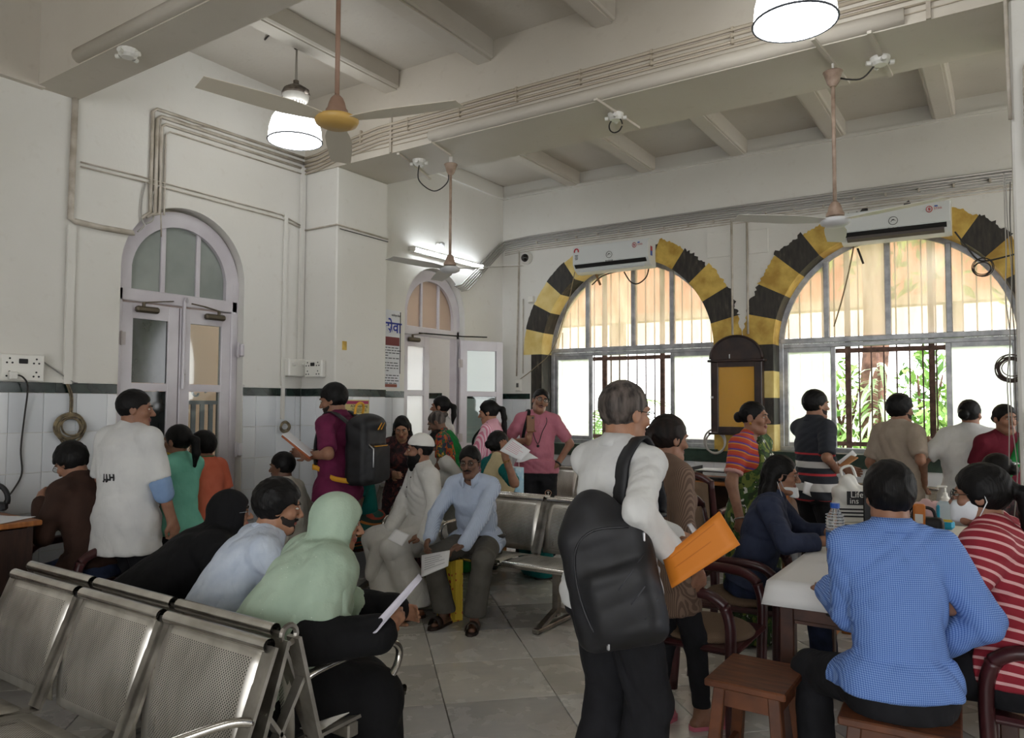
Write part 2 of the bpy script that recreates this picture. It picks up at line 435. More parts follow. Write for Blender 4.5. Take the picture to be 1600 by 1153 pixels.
A0 = 0.44 * .9375; B0 = 4.02 * .9375 + .02
for i in range(-9, 10):
    for j in range(-9, 10):
        c = ex * (A0 + (i + .5) * S) + ey * (B0 + (j + .5) * S)
        if not (UL + .1 < c[0] < 2.2 and .3 < c[1] < VB - .1): continue
        dep = (c - EYE) @ CAM_F
        if dep < .6 or abs((c - EYE) @ CAM_R) > .78 * dep + .4: continue
        if t0 is None:
            t0 = tb.build('tile', MARBLE, floor); t0.location = c; t0.rotation_euler = (0, 0, PI / 4)
        else:
            t = t0.copy(); t.location = c; t.rotation_euler = (0, 0, PI / 4 + (0, PI / 2, PI)[(i * 3 + j) % 3]); COL.objects.link(t); t.parent = floor

# ---------------------------------------------------------------- dado tiles
_tm = {}
def tile(parent, c, wdt, hgt, normal, mat=TILE, name='tile', t=.008):
    """one glazed tile: c its centre on the wall, normal 'u' or 'v'"""
    k = (round(wdt, 3), round(hgt, 3), normal, mat.name)
    if k not in _tm:
        b = MB(); d = (t, wdt - .003, hgt - .003) if normal == 'u' else (wdt - .003, t, hgt - .003)
        b.box((0, 0, 0), d, bev=.0015); _tm[k] = b.build(name, mat, parent); o = _tm[k]
    else:
        o = _tm[k].copy(); COL.objects.link(o); o.parent = parent; o.name = name
    o.location = c; return o
def dado(parent, normal, pos, a, b, ztop=1.556, strip=True, tw=.20, th=.25, phase=0.0, zmin=0.0):
    x = a
    while x < b - .02:
        x1 = min(b, (math.floor((x - phase) / tw + 1e-6) + 1) * tw + phase); z = ztop
        while z > zmin + .03:
            z0 = max(zmin, z - th); c = ((x + x1) / 2, (z + z0) / 2)
            tile(parent, (pos, c[0], c[1]) if normal == 'u' else (c[0], pos, c[1]), x1 - x, z - z0, normal); z = z0
        x = x1
    if strip:
        x = a
        while x < b - .01:
            x1 = min(b, x + .42)
            tile(parent, (pos, (x + x1) / 2, 1.5895) if normal == 'u' else ((x + x1) / 2, pos, 1.5895), x1 - x, .067, normal, BLACKTILE, 'strip_tile', .012); x = x1
for a, b_ in ((1.5, 2.735), (3.745, 4.325), (4.945, 5.645), (6.655, VB - .01)): dado(wall_left, 'u', UL + .003, a, b_, phase=.07)
dado(pier, 'v', 4.328, UL + .01, -4.682, phase=.1); dado(pier, 'u', -4.678, 4.332, 4.938, phase=.13)
dado(wall_back, 'v', VB - .003, UL + .01, -4.70, phase=.05)
dado(wall_back, 'v', VB - .003, -4.70, .2, ztop=.925, strip=False, phase=.1)
# sill stones below the windows, and the lip above the dado strip
for c, h in ((-3.515, 1.09), (-.9, 1.05)):
    b = MB(); b.box((c, VB - .012, .9825), (2 * h + .26, .03, .115), bev=.004); b.build('sill_stone', GREEN_STONE, wall_back)
    b = MB(); b.box((c, VB + .09, 1.047), (2 * h - .06, .25, .014)); b.build('sill_top', GREEN_STONE, wall_back)
b = MB(); b.box((UL + .008, 2.12, 1.634), (.02, 1.2, .02)); b.box((UL + .008, 4.03, 1.634), (.02, .57, .02)); b.box((-4.9, 4.324, 1.634), (.4, .02, .02)); o = b.build('trim_5', PLASTER); o['kind'] = 'structure'

# ---------------------------------------------------------------- painted arch stones
def arch_block(c, zs, R, Ro, a0, a1, mat, ragged=0.0, seed=0):
    rnd = random.Random(seed); n = 8 if ragged else 5; vs = []; fs = []; f = VB; pr = .009 if mat is not BLK else .006
    n = 16 if ragged else 5; rr = 0
    for i in range(n + 1):
        rr = rr * .55 + (rnd.uniform(-ragged, ragged) * .8 if ragged else 0); a = a0 + (a1 - a0) * i / n; ro = Ro + rr
        for r, y in ((R - .006, f - pr), (ro, f - pr), (ro, f + .001), (R + .001, f + .001), (R + .001, f + .215), (R - .006, f + .215)):
            vs.append((c - r * math.cos(a), y, zs + r * math.sin(a)))
    for i in range(n):
        for k in range(6): fs.append((i * 6 + k, i * 6 + (k + 1) % 6, (i + 1) * 6 + (k + 1) % 6, (i + 1) * 6 + k))
    for e in (0, n * 6): fs += [(e, e + 1, e + 2, e + 3), (e, e + 3, e + 4, e + 5)]
    link('arch_stone', vs, fs, mat, wall_back)
for w_, (c, R, _, zs) in enumerate(WINS):
    for k in range(13):
        left = (k <= 5 and w_ == 0); yel = k % 2 == 0
        a0, a1 = PI * k / 13, PI * (k + 1) / 13
        Ro = (1.27 if w_ == 0 else 1.25) + (0.04 if (w_ == 0 and k > 9) or (w_ == 1 and k < 4) else 0); Ro = 1.17 if k == 6 else (1.21 if k in (5, 7) else Ro)
        arch_block(c, zs, R, Ro + (0 if yel else .01), a0, a1, (YELP if left else YEL) if yel else BLK, .004 if left else (.016 if yel else .03), k + 20 * w_)
def jamb_block(c, edge, u_out, za, zb, mat):
    """painted stone beside a window below the springing: face piece plus reveal piece"""
    s = 1 if edge > c else -1; b = MB()
    b.box(((edge + u_out) / 2, VB - .003, (za + zb) / 2), (abs(edge - u_out), .012, zb - za)); b.box((edge - s * .002, VB + .105, (za + zb) / 2), (.01, .22, zb - za)); b.build('jamb_stone', mat, wall_back)
for w_, (c, R, sl, zs) in enumerate(WINS):
    z = zs; k = 0
    while z > sl + .02:
        z0 = max(sl, z - .26)
        jamb_block(c, c - R, c - R - (.135 if w_ == 0 else .15), z0, z, BLK if w_ == 0 else (BLK if k % 2 == 0 else YELP))
        jamb_block(c, c + R, c + R + .15, z0, z, BLK if k % 2 == 0 else YEL); z = z0; k += 1
b = MB()
for k, (za, zb) in enumerate(((1.82, 2.08), (1.56, 1.82), (1.30, 1.56), (1.04, 1.30))):
    b = MB(); b.box((-2.197, VB - .0035, (za + zb) / 2), (.28, .012, zb - za)); b.build('jamb_stone', YEL if k % 2 else BLK, wall_back)

# ---------------------------------------------------------------- arched windows
def arch_poly(c, R, zs, x0, x1, zb, n=12):
    """outline of the pane between x0 and x1 under the arch of radius R"""
    f = lambda x: zs + math.sqrt(max(R * R - (x - c) ** 2, 0.0004))
    x0 = max(x0, c - R + .004); x1 = min(x1, c + R - .004)
    return [(x0, zb), (x1, zb)] + [(x1 + (x0 - x1) * i / n, f(x1 + (x0 - x1) * i / n)) for i in range(n + 1)]
def window(name, c, R, zsill, zspr, mull, opening, seed):
    """aluminium window in an arched opening: mull = upright positions above the transom, opening = (u0,u1) left open below it"""
    W = structure(name); f = VB + .22; ZT = 2.085
    def put(nm, b, mat, sm=False): return b.build(nm, mat, W, smooth=sm)
    b = MB(); pts = [(c - (R - .02) * math.cos(PI * i / 30), f + .03, zspr + (R - .02) * math.sin(PI * i / 30)) for i in range(31)]
    for p, q in zip(pts, pts[1:]): b.bar(p, q, .06, .035, up=(0, 1, 0))
    put('arch_frame', b, ALU)
    for s in (-1, 1):
        b = MB(); b.box((c + s * (R - .025), f + .03, (zsill + zspr) / 2 + .02), (.045, .07, zspr - zsill + .02), bev=.005); put('side_frame', b, ALU)
    b = MB(); b.box((c, f + .03, ZT + .045), (2 * R - .04, .08, .05), bev=.006); b.box((c, f + .03, ZT - .005), (2 * R - .06, .06, .04), bev=.005); put('transom', b, ALU)
    b = MB(); b.box((c, f + .03, zsill + .03), (2 * R - .04, .1, .05), bev=.006); put('bottom_rail', b, ALU)
    for m_ in mull:
        top = zspr + math.sqrt((R - .03) ** 2 - (m_ - c) ** 2); b = MB(); b.box((m_, f + .03, (ZT + .06 + top) / 2), (.05, .06, top - ZT - .06), bev=.006); put('mullion', b, ALU)
    xs = [c - R + .03] + mull + [c + R - .03]
    for x0, x1 in zip(xs, xs[1:]):
        poly = arch_poly(c, R - .04, zspr, x0 + .02, x1 - .02, ZT + .075)
        b = MB(); b.prism(poly, (0, f + .028, 0), (1, 0, 0), (0, 0, 1), (0, 1, 0), .004); put('pane', b, FILM)
    for x0, x1 in ((c - R + .045, opening[0]), (opening[1], c + R - .045)):
        za, zb = zsill + .055, ZT - .025; b = MB()
        for s in (x0 + .022, x1 - .022): b.box((s, f + .02, (za + zb) / 2), (.045, .03, zb - za), bev=.005)
        for z in (za + .02, zb - .02): b.box(((x0 + x1) / 2, f + .02, z), (x1 - x0 - .09, .028, .04))
        sash = put('sash', b, ALU)
        b = MB(); b.box(((x0 + x1) / 2, f + .02, (za + zb) / 2), (x1 - x0 - .085, .005, zb - za - .07)); b.build('pane', FROST, sash)
    # iron grille outside
    g = f + .17; za, zb = zsill, zspr
    x = c - R + .06; k = 0
    while x < c + R - .03:
        top = zspr + math.sqrt(max((R - .02) ** 2 - (x - c) ** 2, 0)); b = MB(); b.cyl((x, g, za - .02), (x, g, top), .0075, 6); put('grille_bar', b, RUST, True); x += .108; k += 1
    for px_ in (c - .40, c + .31):
        top = zspr + math.sqrt((R - .02) ** 2 - (px_ - c) ** 2); b = MB(); b.box((px_, g, (za + top) / 2), (.05, .03, top - za)); put('grille_post', b, RUST)
    b = MB(); b.box((c, g, 2.03), (2 * R - .06, .022, .045)); put('grille_rail', b, RUST)
    b = MB(); b.box((c, g, zsill + .09), (2 * R - .06, .022, .04)); put('grille_rail', b, RUST)
    return W
window('window_1', *WINS[0], [-4.06, -3.485, -3.03], (-4.00, -3.05), 1)
window('window_2', *WINS[1], [-1.46, -0.925, -0.435], (-1.385, -0.47), 2)
# ---------------------------------------------------------------- doors in the left wall
def door_frame(name, c, hw, spr):
    D = structure(name); x = UL - .08; ZD = 2.215
    def put(nm, b, mat, par=D): return b.build(nm, mat, par)
    b = MB()
    for s in (-1, 1): b.box((x - .04, c + s * (hw - .03), spr / 2), (.10, .06, spr), bev=.006)
    for s in (-1, 1): b.box((x - .04, c + s * (hw - .058), (ZD + spr) / 2 + .03), (.098, .116, spr - ZD - .02))
    put('jamb', b, LILAC)
    b = MB(); n = 26
    for i in range(n):
        a0, a1 = PI * i / n, PI * (i + 1) / n; r0, r1 = hw - .115, hw; vs = []
        for y in (x + .005, x - .09):
            for r, a in ((r0, a0), (r1, a0), (r1, a1), (r0, a1)): vs.append((y, c - r * math.cos(a), spr + r * math.sin(a) - .02))
        b.add(vs, [(0, 1, 2, 3), (7, 6, 5, 4), (0, 4, 5, 1), (1, 5, 6, 2), (2, 6, 7, 3), (3, 7, 4, 0)])
    put('arch_frame', b, LILAC)
    b = MB(); b.box((x - .04, c, ZD + .05), (.10, 2 * hw - .02, .09), bev=.006); put('transom', b, LILAC)
    ms = (c - .135, c + .15)
    for m_ in ms: b = MB(); b.box((x - .035, m_, (ZD + .08 + spr + hw - .13) / 2), (.05, .035, spr + hw - .13 - ZD - .08 + .02), bev=.005); put('glazing_bar', b, LILAC)
    for x0, x1 in zip((c - hw + .1,) + ms, ms + (c + hw - .1,)):
        poly = arch_poly(c, hw - .10, spr - .02, x0, x1, ZD + .09); b = MB(); b.prism(poly, (x - .03, 0, 0), (0, 1, 0), (0, 0, 1), (-1, 0, 0), .005)
        put('fanlight_pane', b, GREYPANE if name == 'door_1' else FANPANE)
    return D
FANPANE = pane_mat('dusty_fanlight_pane', '#c9bdb2', 0.45)[0]
def leaf(D, pos, rz, width, panes, hinge_side, zb=.012, zt=2.21):
    """one door leaf as a part: its local x runs from the hinge along the leaf"""
    L = bpy.data.objects.new('leaf', None); COL.objects.link(L); L.parent = D; L.location = pos; L.rotation_euler = (0, 0, rz); L.empty_display_size = .05
    T = .04; b = MB(); w_ = width
    for x in (.04, w_ - .045): b.box((x, 0, (zb + zt) / 2), (.085, T, zt - zb), bev=.004)
    for z, h in ((zt - .055, .11), (1.61, .055), (.98, .16), (zb + .1, .2)): b.box((w_ / 2, 0, z), (w_ - .16, T - .004, h))
    b.box((w_ / 2, 0, .55), (w_ - .15, .018, .75))
    b.build('leaf_frame', LILAC, L)
    for (za, zc), m in zip(((1.64, 2.10), (1.06, 1.58)), panes):
        if m is None: continue
        b = MB(); b.box((w_ / 2, 0, (za + zc) / 2), (w_ - .16, .006, zc - za)); b.build('pane', m, L)
    for z in (1.95, 1.12, .35):
        b = MB(); b.box((.0, -.024, z), (.05, .012, .09)); b.cyl((-.005, -.03, z - .05), (-.005, -.03, z + .05), .008, 8); b.build('hinge', plain('painted_hinge', '#b8b0ae', .5), L)
    return L
D1 = door_frame('door_1', *DOORS[0][:2], DOORS[0][3]); D2 = door_frame('door_2', *DOORS[1][:2], DOORS[1][3])
xl = UL - .10
# closed pair: left leaf hinged at small v, right leaf hinged at large v
leaf(D1, (xl, 3.24 - .44, 0), PI / 2, .437, (GLASS_DARK, GLASS_DARK), 0)
l2 = leaf(D1, (xl, 3.24 + .44, 0), -PI / 2, .437, (CLEAR, CLEAR), 1)
def closer(D, c, s):
    b = MB(); b.box((UL - .055, c, 2.165), (.05, .17, .045), bev=.012); b.cyl((UL - .05, c + s * .03, 2.18), (UL - .05, c + s * .03, 2.215), .012, 10)
    b.bar((UL - .05, c + s * .03, 2.215), (UL - .03, c - s * .11, 2.235), .018, .008); b.bar((UL - .03, c - s * .11, 2.235), (UL - .06, c - s * .2, 2.25), .014, .008); b.build('door_closer', Mat('grimy_bronze', '#5d5446', .5, .6).m, D)
closer(D1, 2.97, -1); closer(D1, 3.52, 1)
b = MB(); b.box((UL - .065, 3.265, 1.93), (.025, .022, .66), bev=.006); b.tube(catmull([(UL - .06, 3.255, 2.25), (UL - .05, 3.262, 2.285), (UL - .05, 3.278, 2.285), (UL - .06, 3.285, 2.25)]), .006, 6); b.build('flush_bolt', LILAC, D1)
b = MB(); b.box((UL - .07, 3.27, 1.70), (.012, .03, .11), bev=.005); b.cyl((UL - .068, 3.27, 1.71), (UL - .055, 3.27, 1.71), .009, 10); b.build('lock_plate', plain('brass_worn', '#8d8577', .4, .6), D1)
b = MB()
for z in (1.92, 1.13): b.box((UL - .02, 3.735, z), (.06, .03, .1), bev=.006); b.cyl((UL - .03, 3.715, z - .06), (UL - .03, 3.715, z + .06), .01, 8)
b.build('hinge_bracket', LILAC, D1)
# second door: one leaf shut, one swung into the room
leaf(D2, (xl, 6.15 - .44, 0), PI / 2, .43, (FROST, FROST), 0)
leaf(D2, (UL - .03, 6.15 + .455, 0), math.radians(60), .53, (CLEAR, CLEAR), 1)
closer(D2, 5.86, -1)
b = MB(); b.tube([(UL - .05, 5.93, 2.24), (UL + .12, 6.45, 2.235), (UL + .20, 6.80, 2.25)], .008, 6); b.build('closer_arm', DARKIRON, D2)
# beyond the doors: corridor walls, gate and window grille
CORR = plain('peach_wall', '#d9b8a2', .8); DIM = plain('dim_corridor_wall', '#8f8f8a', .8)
b = MB(); b.box((-8.2, 4.4, 2.2), (.1, 3.4, 4.4)); o = b.build('wall_corridor', CORR); o['kind'] = 'structure'
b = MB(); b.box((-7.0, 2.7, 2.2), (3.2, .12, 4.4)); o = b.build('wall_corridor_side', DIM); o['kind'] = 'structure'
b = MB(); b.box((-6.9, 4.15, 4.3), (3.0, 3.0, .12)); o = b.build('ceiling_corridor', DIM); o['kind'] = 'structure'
b = MB(); b.box((-7.0, 6.0, -.03), (3.6, 8, .06)); o = b.build('floor_corridor', MARBLE); o['kind'] = 'structure'
g = thing('iron_gate', 'grey iron gate with scroll top seen through the door glass', 'gate', (-7.0, 4.35, 0), PI / 2)
b = MB()
for s in (-.5, .5): b.box((s, 0, .82), (.05, .04, 1.64))
for z in (.12, .8, 1.5): b.box((0, 0, z), (1.0, .03, .04))
b.build('gate_frame', plain('grey_gate_paint', '#7d828c', .5), g)
for k in range(9): b = MB(); b.box((-.4 + k * .1, 0, .8), (.05, .015, 1.36)); b.build('gate_bar', MATS['grey_gate_paint'], g)
for s in (-1, 1):
    b = MB(); b.tube(catmull([(s * (.24 + (.2 - .03 * t) * math.cos(t) * .5), 0, 1.6 + (.2 - .03 * t) * math.sin(t) * .5) for t in np.linspace(0, 6, 16)], 2), .012, 6); b.build('gate_scroll', MATS['grey_gate_paint'], g)
g = thing('corridor_sign', 'small dark sign board on the peach corridor wall', 'sign', (-8.12, 4.72, 2.0))
b = MB(); b.box((0, 0, 0), (.03, .5, .2), bev=.004); b.build('board', plain('sign_black', '#232323', .5), g)
for k in range(5): b = MB(); b.box((.018, -.18 + k * .09, 0), (.006, .05, .07)); b.build('letter', plain('sign_white', '#d8d8d8', .5), g)
# side wall of the passage beyond door two, tiled like the room
b = MB(); b.box((-6.45, 6.74, 2.2), (2.0, .1, 4.4)); pas = b.build('wall_passage', PLASTER); pas['kind'] = 'structure'
dado(pas, 'v', 6.686, -7.4, UL - .33, phase=.02)
gr = thing('passage_grille', 'iron window grille standing in the passage beyond the open door', 'grille', (-7.6, 6.0, 0))
for k in range(8): b = MB(); b.cyl((0, -.55 + .16 * k, .4), (0, -.55 + .16 * k, 2.8), .009, 6); b.build('grille_bar', RUST, gr)
for z in (.4, 1.1, 1.9, 2.8): b = MB(); b.box((0, 0, z), (.02, 1.3, .03)); b.build('grille_rail', RUST, gr)
for s in (-.64, .64): b = MB(); b.box((0, s, 1.4), (.04, .04, 2.8)); b.build('grille_post', RUST, gr)
# ---------------------------------------------------------------- pendant lamps, fans, air conditioners
GLOW = emit('glowing_opal_glass', '#fbfdff', 9.0)
OLDMETAL = Mat('old_lamp_metal', '#5a524b', .55, .6).mottled('#453e38', '#786f66', 20).m
GREYENAMEL = plain('grey_enamel', '#a5a29b', .45)
def pendant(label, c, r, ztop):
    """industrial opal-glass pendant: c = centre of the glass rim"""
    t = thing('pendant_lamp', label, 'lamp', tuple(c)); k = r / .19
    pr = [(.188, 0), (.19, .02), (.183, .09), (.165, .16), (.13, .215), (.085, .245), (.07, .25)]
    b = MB(); b.lathe([(a * k, h * k) for a, h in pr], n=32, caps=False); b.lathe([(.001, .004), (.186 * k, .004)], n=32, caps=False); b.build('glass_shade', GLOW, t, True)
    b = MB(); b.tube([((r + .003) * math.cos(a), (r + .003) * math.sin(a), .002) for a in np.linspace(0, 2 * PI, 33)[:-1]], .0055, 6, closed=True); b.build('rim_band', plain('lamp_rim_grey', '#4a4e58', .5), t, True)
    b = MB()
    for i in range(20):
        a = 2 * PI * i / 20; b.box((.068 * k * math.cos(a), .068 * k * math.sin(a), .268 * k), (.008, .008, .04 * k), rz=a)
    b.tube([(.07 * k * math.cos(a), .07 * k * math.sin(a), .29 * k) for a in np.linspace(0, 2 * PI, 25)[:-1]], .005, 6, closed=True); b.build('vent_cage', GREYENAMEL, t)
    b = MB(); b.lathe([(.06 * k, .27 * k), (.085 * k, .3 * k), (.095 * k, .34 * k), (.095 * k, .345 * k)], n=24); b.build('collar', GREYENAMEL, t, True)
    b = MB(); b.lathe([(.1 * k, .34 * k), (.102 * k, .352 * k), (.088 * k, .385 * k), (.05 * k, .41 * k), (.02, .415 * k), (.02, .45 * k)], n=24); b.ball((.115 * k, 0, .345 * k), .02 * k); b.box((-.125 * k, 0, .35 * k), (.04, .03, .05), bev=.01); b.build('ballast_cap', OLDMETAL, t)
    b = MB(); b.bar((-.12 * k, 0, .36 * k), (0, 0, .45 * k), .012, .006); b.build('bracket', DARKIRON, t)
    h = ztop - c[2]; b = MB()
    for s in (-.008, .008): b.cyl((s, 0, .44 * k), (s * .6, 0, h - .14), .004, 6)
    b.build('suspension_rod', GREYENAMEL, t)
    b = MB(); b.box((0, 0, h - .1), (.03, .03, .09), bev=.006); b.cyl((0, 0, h - .06), (0, 0, h), .012, 8); b.bar((-.02, 0, h - .13), (.025, 0, h - .14), .012, .012); b.build('ceiling_hook', DARKIRON, t)
    return t
p1 = at_depth(461, 221, 5.25); pendant('glowing opal pendant lamp with dark cap hanging beside the yellow fan', p1, .184, ZS + .0)
p2 = at_depth(1242, 36, 3.55); pendant('large glowing opal pendant lamp cut by the top edge above the main beam', p2, .19, ZS + .0)
b = MB(); b.tube(catmull([on_z(414, 62, ZS - .005), on_z(424, 52, ZS - .03), on_z(434, 47, ZS - .02), on_z(446, 46, ZS - .005)], 5), .006, 6); tag(b.build('ceiling_wire', DARKWIRE, None, True), 'short dark wire loop on the ceiling above the pendant lamp', 'wire')

def fan(label, pos, ztop, hubmat, bodymat, ang, hub_r=.084, blade=None):
    t = thing('ceiling_fan', label, 'fan', tuple(pos), ang); h = ztop - pos[2]
    b = MB(); b.lathe([(.002, -.03), (hub_r * .6, -.026), (hub_r * .93, -.012), (hub_r, .002), (hub_r, .012), (hub_r * .9, .018), (.02, .022)], n=28, caps=False); b.build('hub_disc', hubmat, t, True)
    b = MB(); b.lathe([(.045, .03), (.05, .034), (.05, .05), (.042, .06), (.036, .085), (.028, .105), (.014, .12)], n=20); autosmooth(b.build('motor_cover', bodymat, t), 50)
    b = MB(); b.cyl((0, 0, .02), (0, 0, .06), .02, 10); b.build('shaft', DARKIRON, t)
    b = MB(); b.cyl((0, 0, .1), (0, 0, h - .1), .011, 10); b.build('down_rod', bodymat, t, True)
    b = MB(); b.lathe([(.018, h - .15), (.032, h - .13), (.052, h - .07), (.056, h - .066), (.05, h - .06)], n=18); autosmooth(b.build('canopy', bodymat, t), 50)
    b = MB(); b.box((0, 0, h - .03), (.03, .012, .07), bev=.004); b.build('hook_plate', plain('pale_bracket', '#cfcac2', .5), t)
    for i in range(3):
        a = 2 * PI * i / 3; b = MB(); G = []
        for x in np.linspace(hub_r * .9, .60, 8):
            w2 = .035 + .028 * min(1, (x - .07) / .15) - .012 * max(0, x - .35) / .25
            G.append([(x * math.cos(a) - y * math.sin(a), x * math.sin(a) + y * math.cos(a), .006 + y * .12) for y in (-w2, 0, w2)])
        b.sheet(G, .002); b.build('blade', blade or plain('fan_blade_paint', '#dcd9d2', .45), t)
    return t
RODP = Mat('faded_pink_brown_rod', '#a08a7a', .5).mottled('#8b7464', '#b39d8c', 14).m
fan('ceiling fan with a yellow hub disc and brown rod near the pendant lamp', on_y(526, 190, 2.29), ZB, plain('yellow_fan_hub', '#c8a25a', .4), plain('fan_brown', '#927462', .5), math.radians(255), hub_r=.098, blade=plain('tan_blade', '#e3dac8', .5))
fan('white ceiling fan under the beam in front of the glowing tube light', on_y(703, 421, 4.66), ZB, plain('fan_white', '#cfcfd0', .4), RODP, math.radians(20))
fan('white ceiling fan on a pinkish rod in front of the second air conditioner', on_y(1305, 347, 4.56), ZB, MATS['fan_white'], RODP, math.radians(100))
def rose(px, py, label, wire=None):
    p = on_z(px, py, ZB); t = thing('ceiling_rose', label, 'junction box', tuple(p))
    b = MB(); b.lathe([(.035, -.045), (.05, -.03), (.055, -.005), (.055, 0)], n=14); b.build('box', WHITEPL, t)
    for k in range(4): a = k * PI / 2 + .4; b = MB(); b.cyl((.05 * math.cos(a), .05 * math.sin(a), -.03), (.075 * math.cos(a), .075 * math.sin(a), -.03), .014, 8); b.build('knob', WHITEPL, t)
    if wire: b = MB(); b.tube(catmull([np.array(q) - p for q in wire], 6), .005, 6); b.build('flex', DARKWIRE, t, True)
r0 = on_z(655, 250, ZB); r1 = on_z(703, 245, ZB)
rose(655, 250, 'white ceiling rose under the beam with a black looped flex to the fan', [r0 - (0, 0, .04), r0 + (0, 0, -.17), r0 * .5 + r1 * .5 + (0, 0, -.27), r1 + (-.02, 0, -.2), r1 + (-.03, 0, -.07)])
q0 = on_z(1375, 90, ZB); q1 = on_z(1298, 108, ZB)
rose(1375, 90, 'white ceiling rose under the beam near the right column', [q0 - (.03, 0, .04), q0 * .6 + q1 * .4 - (0, 0, .1), q1 - (-.03, 0, .06)])
rose(962, 178, 'white ceiling rose with a coiled wire ring in the middle of the beam', [on_z(962, 178, ZB) + V3(.05 * math.cos(a), 0, -.08 + .05 * math.sin(a)) for a in np.linspace(0, 6, 9)])
rose(200, 78, 'white plastic ceiling rose under the near beam above the door')

ACW = Mat('ac_white_plastic', '#d3d6d5', .22, spec=.5).m
def text(parent, s, loc, R, size, mat, name='lettering', ext=.0006, ax='LEFT'):
    cu = bpy.data.curves.new(name, 'FONT'); cu.body = s; cu.size = size; cu.extrude = ext; cu.offset = size * .022 if size > .1 else 0; cu.align_x = ax; cu.materials.append(mat); cu.resolution_u = 2
    o = bpy.data.objects.new(name, cu); COL.objects.link(o); o.parent = parent
    M = Matrix.Identity(4)
    for i in range(3):
        for j in range(3): M[i][j] = float(R[j][i])
        M[i][3] = float(loc[i])
    o.matrix_local = M; return o
RX = ((1, 0, 0), (0, 0, 1), (0, -1, 0))        # lettering on a wall facing -v
RU = ((0, 1, 0), (0, 0, 1), (1, 0, 0))         # lettering on a wall facing +u
INK = plain('black_ink', '#1c1c1e', .6); RED = plain('red_ink', '#b0202c', .5); BLUE = plain('blue_ink', '#23349a', .5)
def ac(label, u0, u1, z0, z1, open_flap, mark):
    t = thing('air_conditioner', label, 'air conditioner', ((u0 + u1) / 2, VB, z0)); w_ = u1 - u0; h = z1 - z0
    pr = [(0, 0), (-.09, 0), (-.155, .035), (-.185, .075), (-.2, .09), (-.2, h - .03), (-.185, h), (0, h)]
    b = MB(); b.prism([(y, z) for y, z in pr], (-w_ / 2, 0, 0), (0, 1, 0), (0, 0, 1), (1, 0, 0), w_); autosmooth(b.build('body', ACW, t), 35)
    b = MB(); b.box((0, -.203, h / 2 + .045), (w_ - .004, .008, h - .10), bev=.003); b.build('front_panel', ACW, t)
    b = MB(); b.prism([(-.203, .088), (-.188, .066), (-.17, .05), (-.165, .09)], (-w_ / 2 + .02, 0, 0), (0, 1, 0), (0, 0, 1), (1, 0, 0), w_ - .05); b.build('air_slot', plain('slot_black', '#0d0d0e', .6), t)
    b = MB()
    if open_flap: b.bar((-w_ / 2 + .05, -.15, .025), (w_ / 2 - .05, -.15, .025), .05, .008, up=(0, .4, 1)); b.box((0, -.16, .045), (w_ - .1, .03, .03))
    else: b.bar((-w_ / 2 + .06, -.15, .034), (w_ / 2 - .06, -.15, .034), .075, .008, up=(0, -.8, .5))
    b.build('flap', plain('flap_brown', '#4a4340', .5) if open_flap else ACW, t)
    y = -.2085; zc = h * .55
    b = MB(); b.tube([(.035 * math.cos(a), y, zc + .035 * math.sin(a)) for a in np.linspace(0, 2 * PI, 25)[:-1]], .0022, 6, closed=True); b.build('emblem_ring', INK, t)
    b = MB(); b.tube(catmull([(-.018, y, zc - .01), (-.008, y, zc + .006), (.006, y, zc + .008), (.018, y, zc - .002)], 5), [.002] * 5 + [.0045] * 6 + [.002] * 5, 6); b.build('emblem_swoosh', INK, t)
    for i_ in range(5): b = MB(); b.box((-.036 + .018 * i_, y, zc - .065), (.011, .001, .012 - .004 * (i_ % 2))); b.build('maker_letter', INK, t)
    x = w_ / 2 - .155
    b = MB(); b.tube([(x + .022 * math.cos(a), y, h - .06 + .026 * math.sin(a)) for a in np.linspace(0, 2 * PI, 21)[:-1]], .003, 6, closed=True); b.build('badge_ring', RED, t)
    b = MB(); b.prism([(.004, .024), (-.012, -.002), (-.001, -.002), (-.006, -.024), (.012, .004), (.001, .004)], (x, y - .001, h - .06), (1, 0, 0), (0, 0, 1), (0, 1, 0), .002); b.build('badge_bolt', RED, t)
    text(t, mark, (x + .035, y, h - .068), RX, .026, RED)
    b = MB(); b.box((x + .05, y, h - .038), (.025, .001, .012)); b.build('badge_tag', plain('tag_blue', '#2a55a5', .5), t)
    return t
A1 = ac('white split air conditioner over the first arched window, star label on its front', -4.015, -3.115, 2.955, 3.245, False, 'STAR')
A2 = ac('white split air conditioner with open brown flap over the second arched window', -1.25, -.385, 2.965, 3.235, True, 'STAR')
b = MB(); b.tube([(-.40 + .025 * math.cos(a), -.2085, .235 + .028 * math.sin(a)) for a in np.linspace(-.4, PI + .4, 14)], .008, 6); b.build('star_label', RED, A1)
for k, z in enumerate((.19, .175, .16, .145)): b = MB(); b.box((-.40, -.2085, z), (.04 - .006 * (k % 2), .001, .007)); b.build('label_line', INK, A1)
b = MB(); b.box((.4515, -.12, .19), (.002, .05, .05)); b.build('side_label', plain('label_red', '#a02a3c', .5), A1); b = MB(); b.box((.4515, -.12, .14), (.002, .05, .05)); b.build('side_label', MATS['tag_blue'], A1)

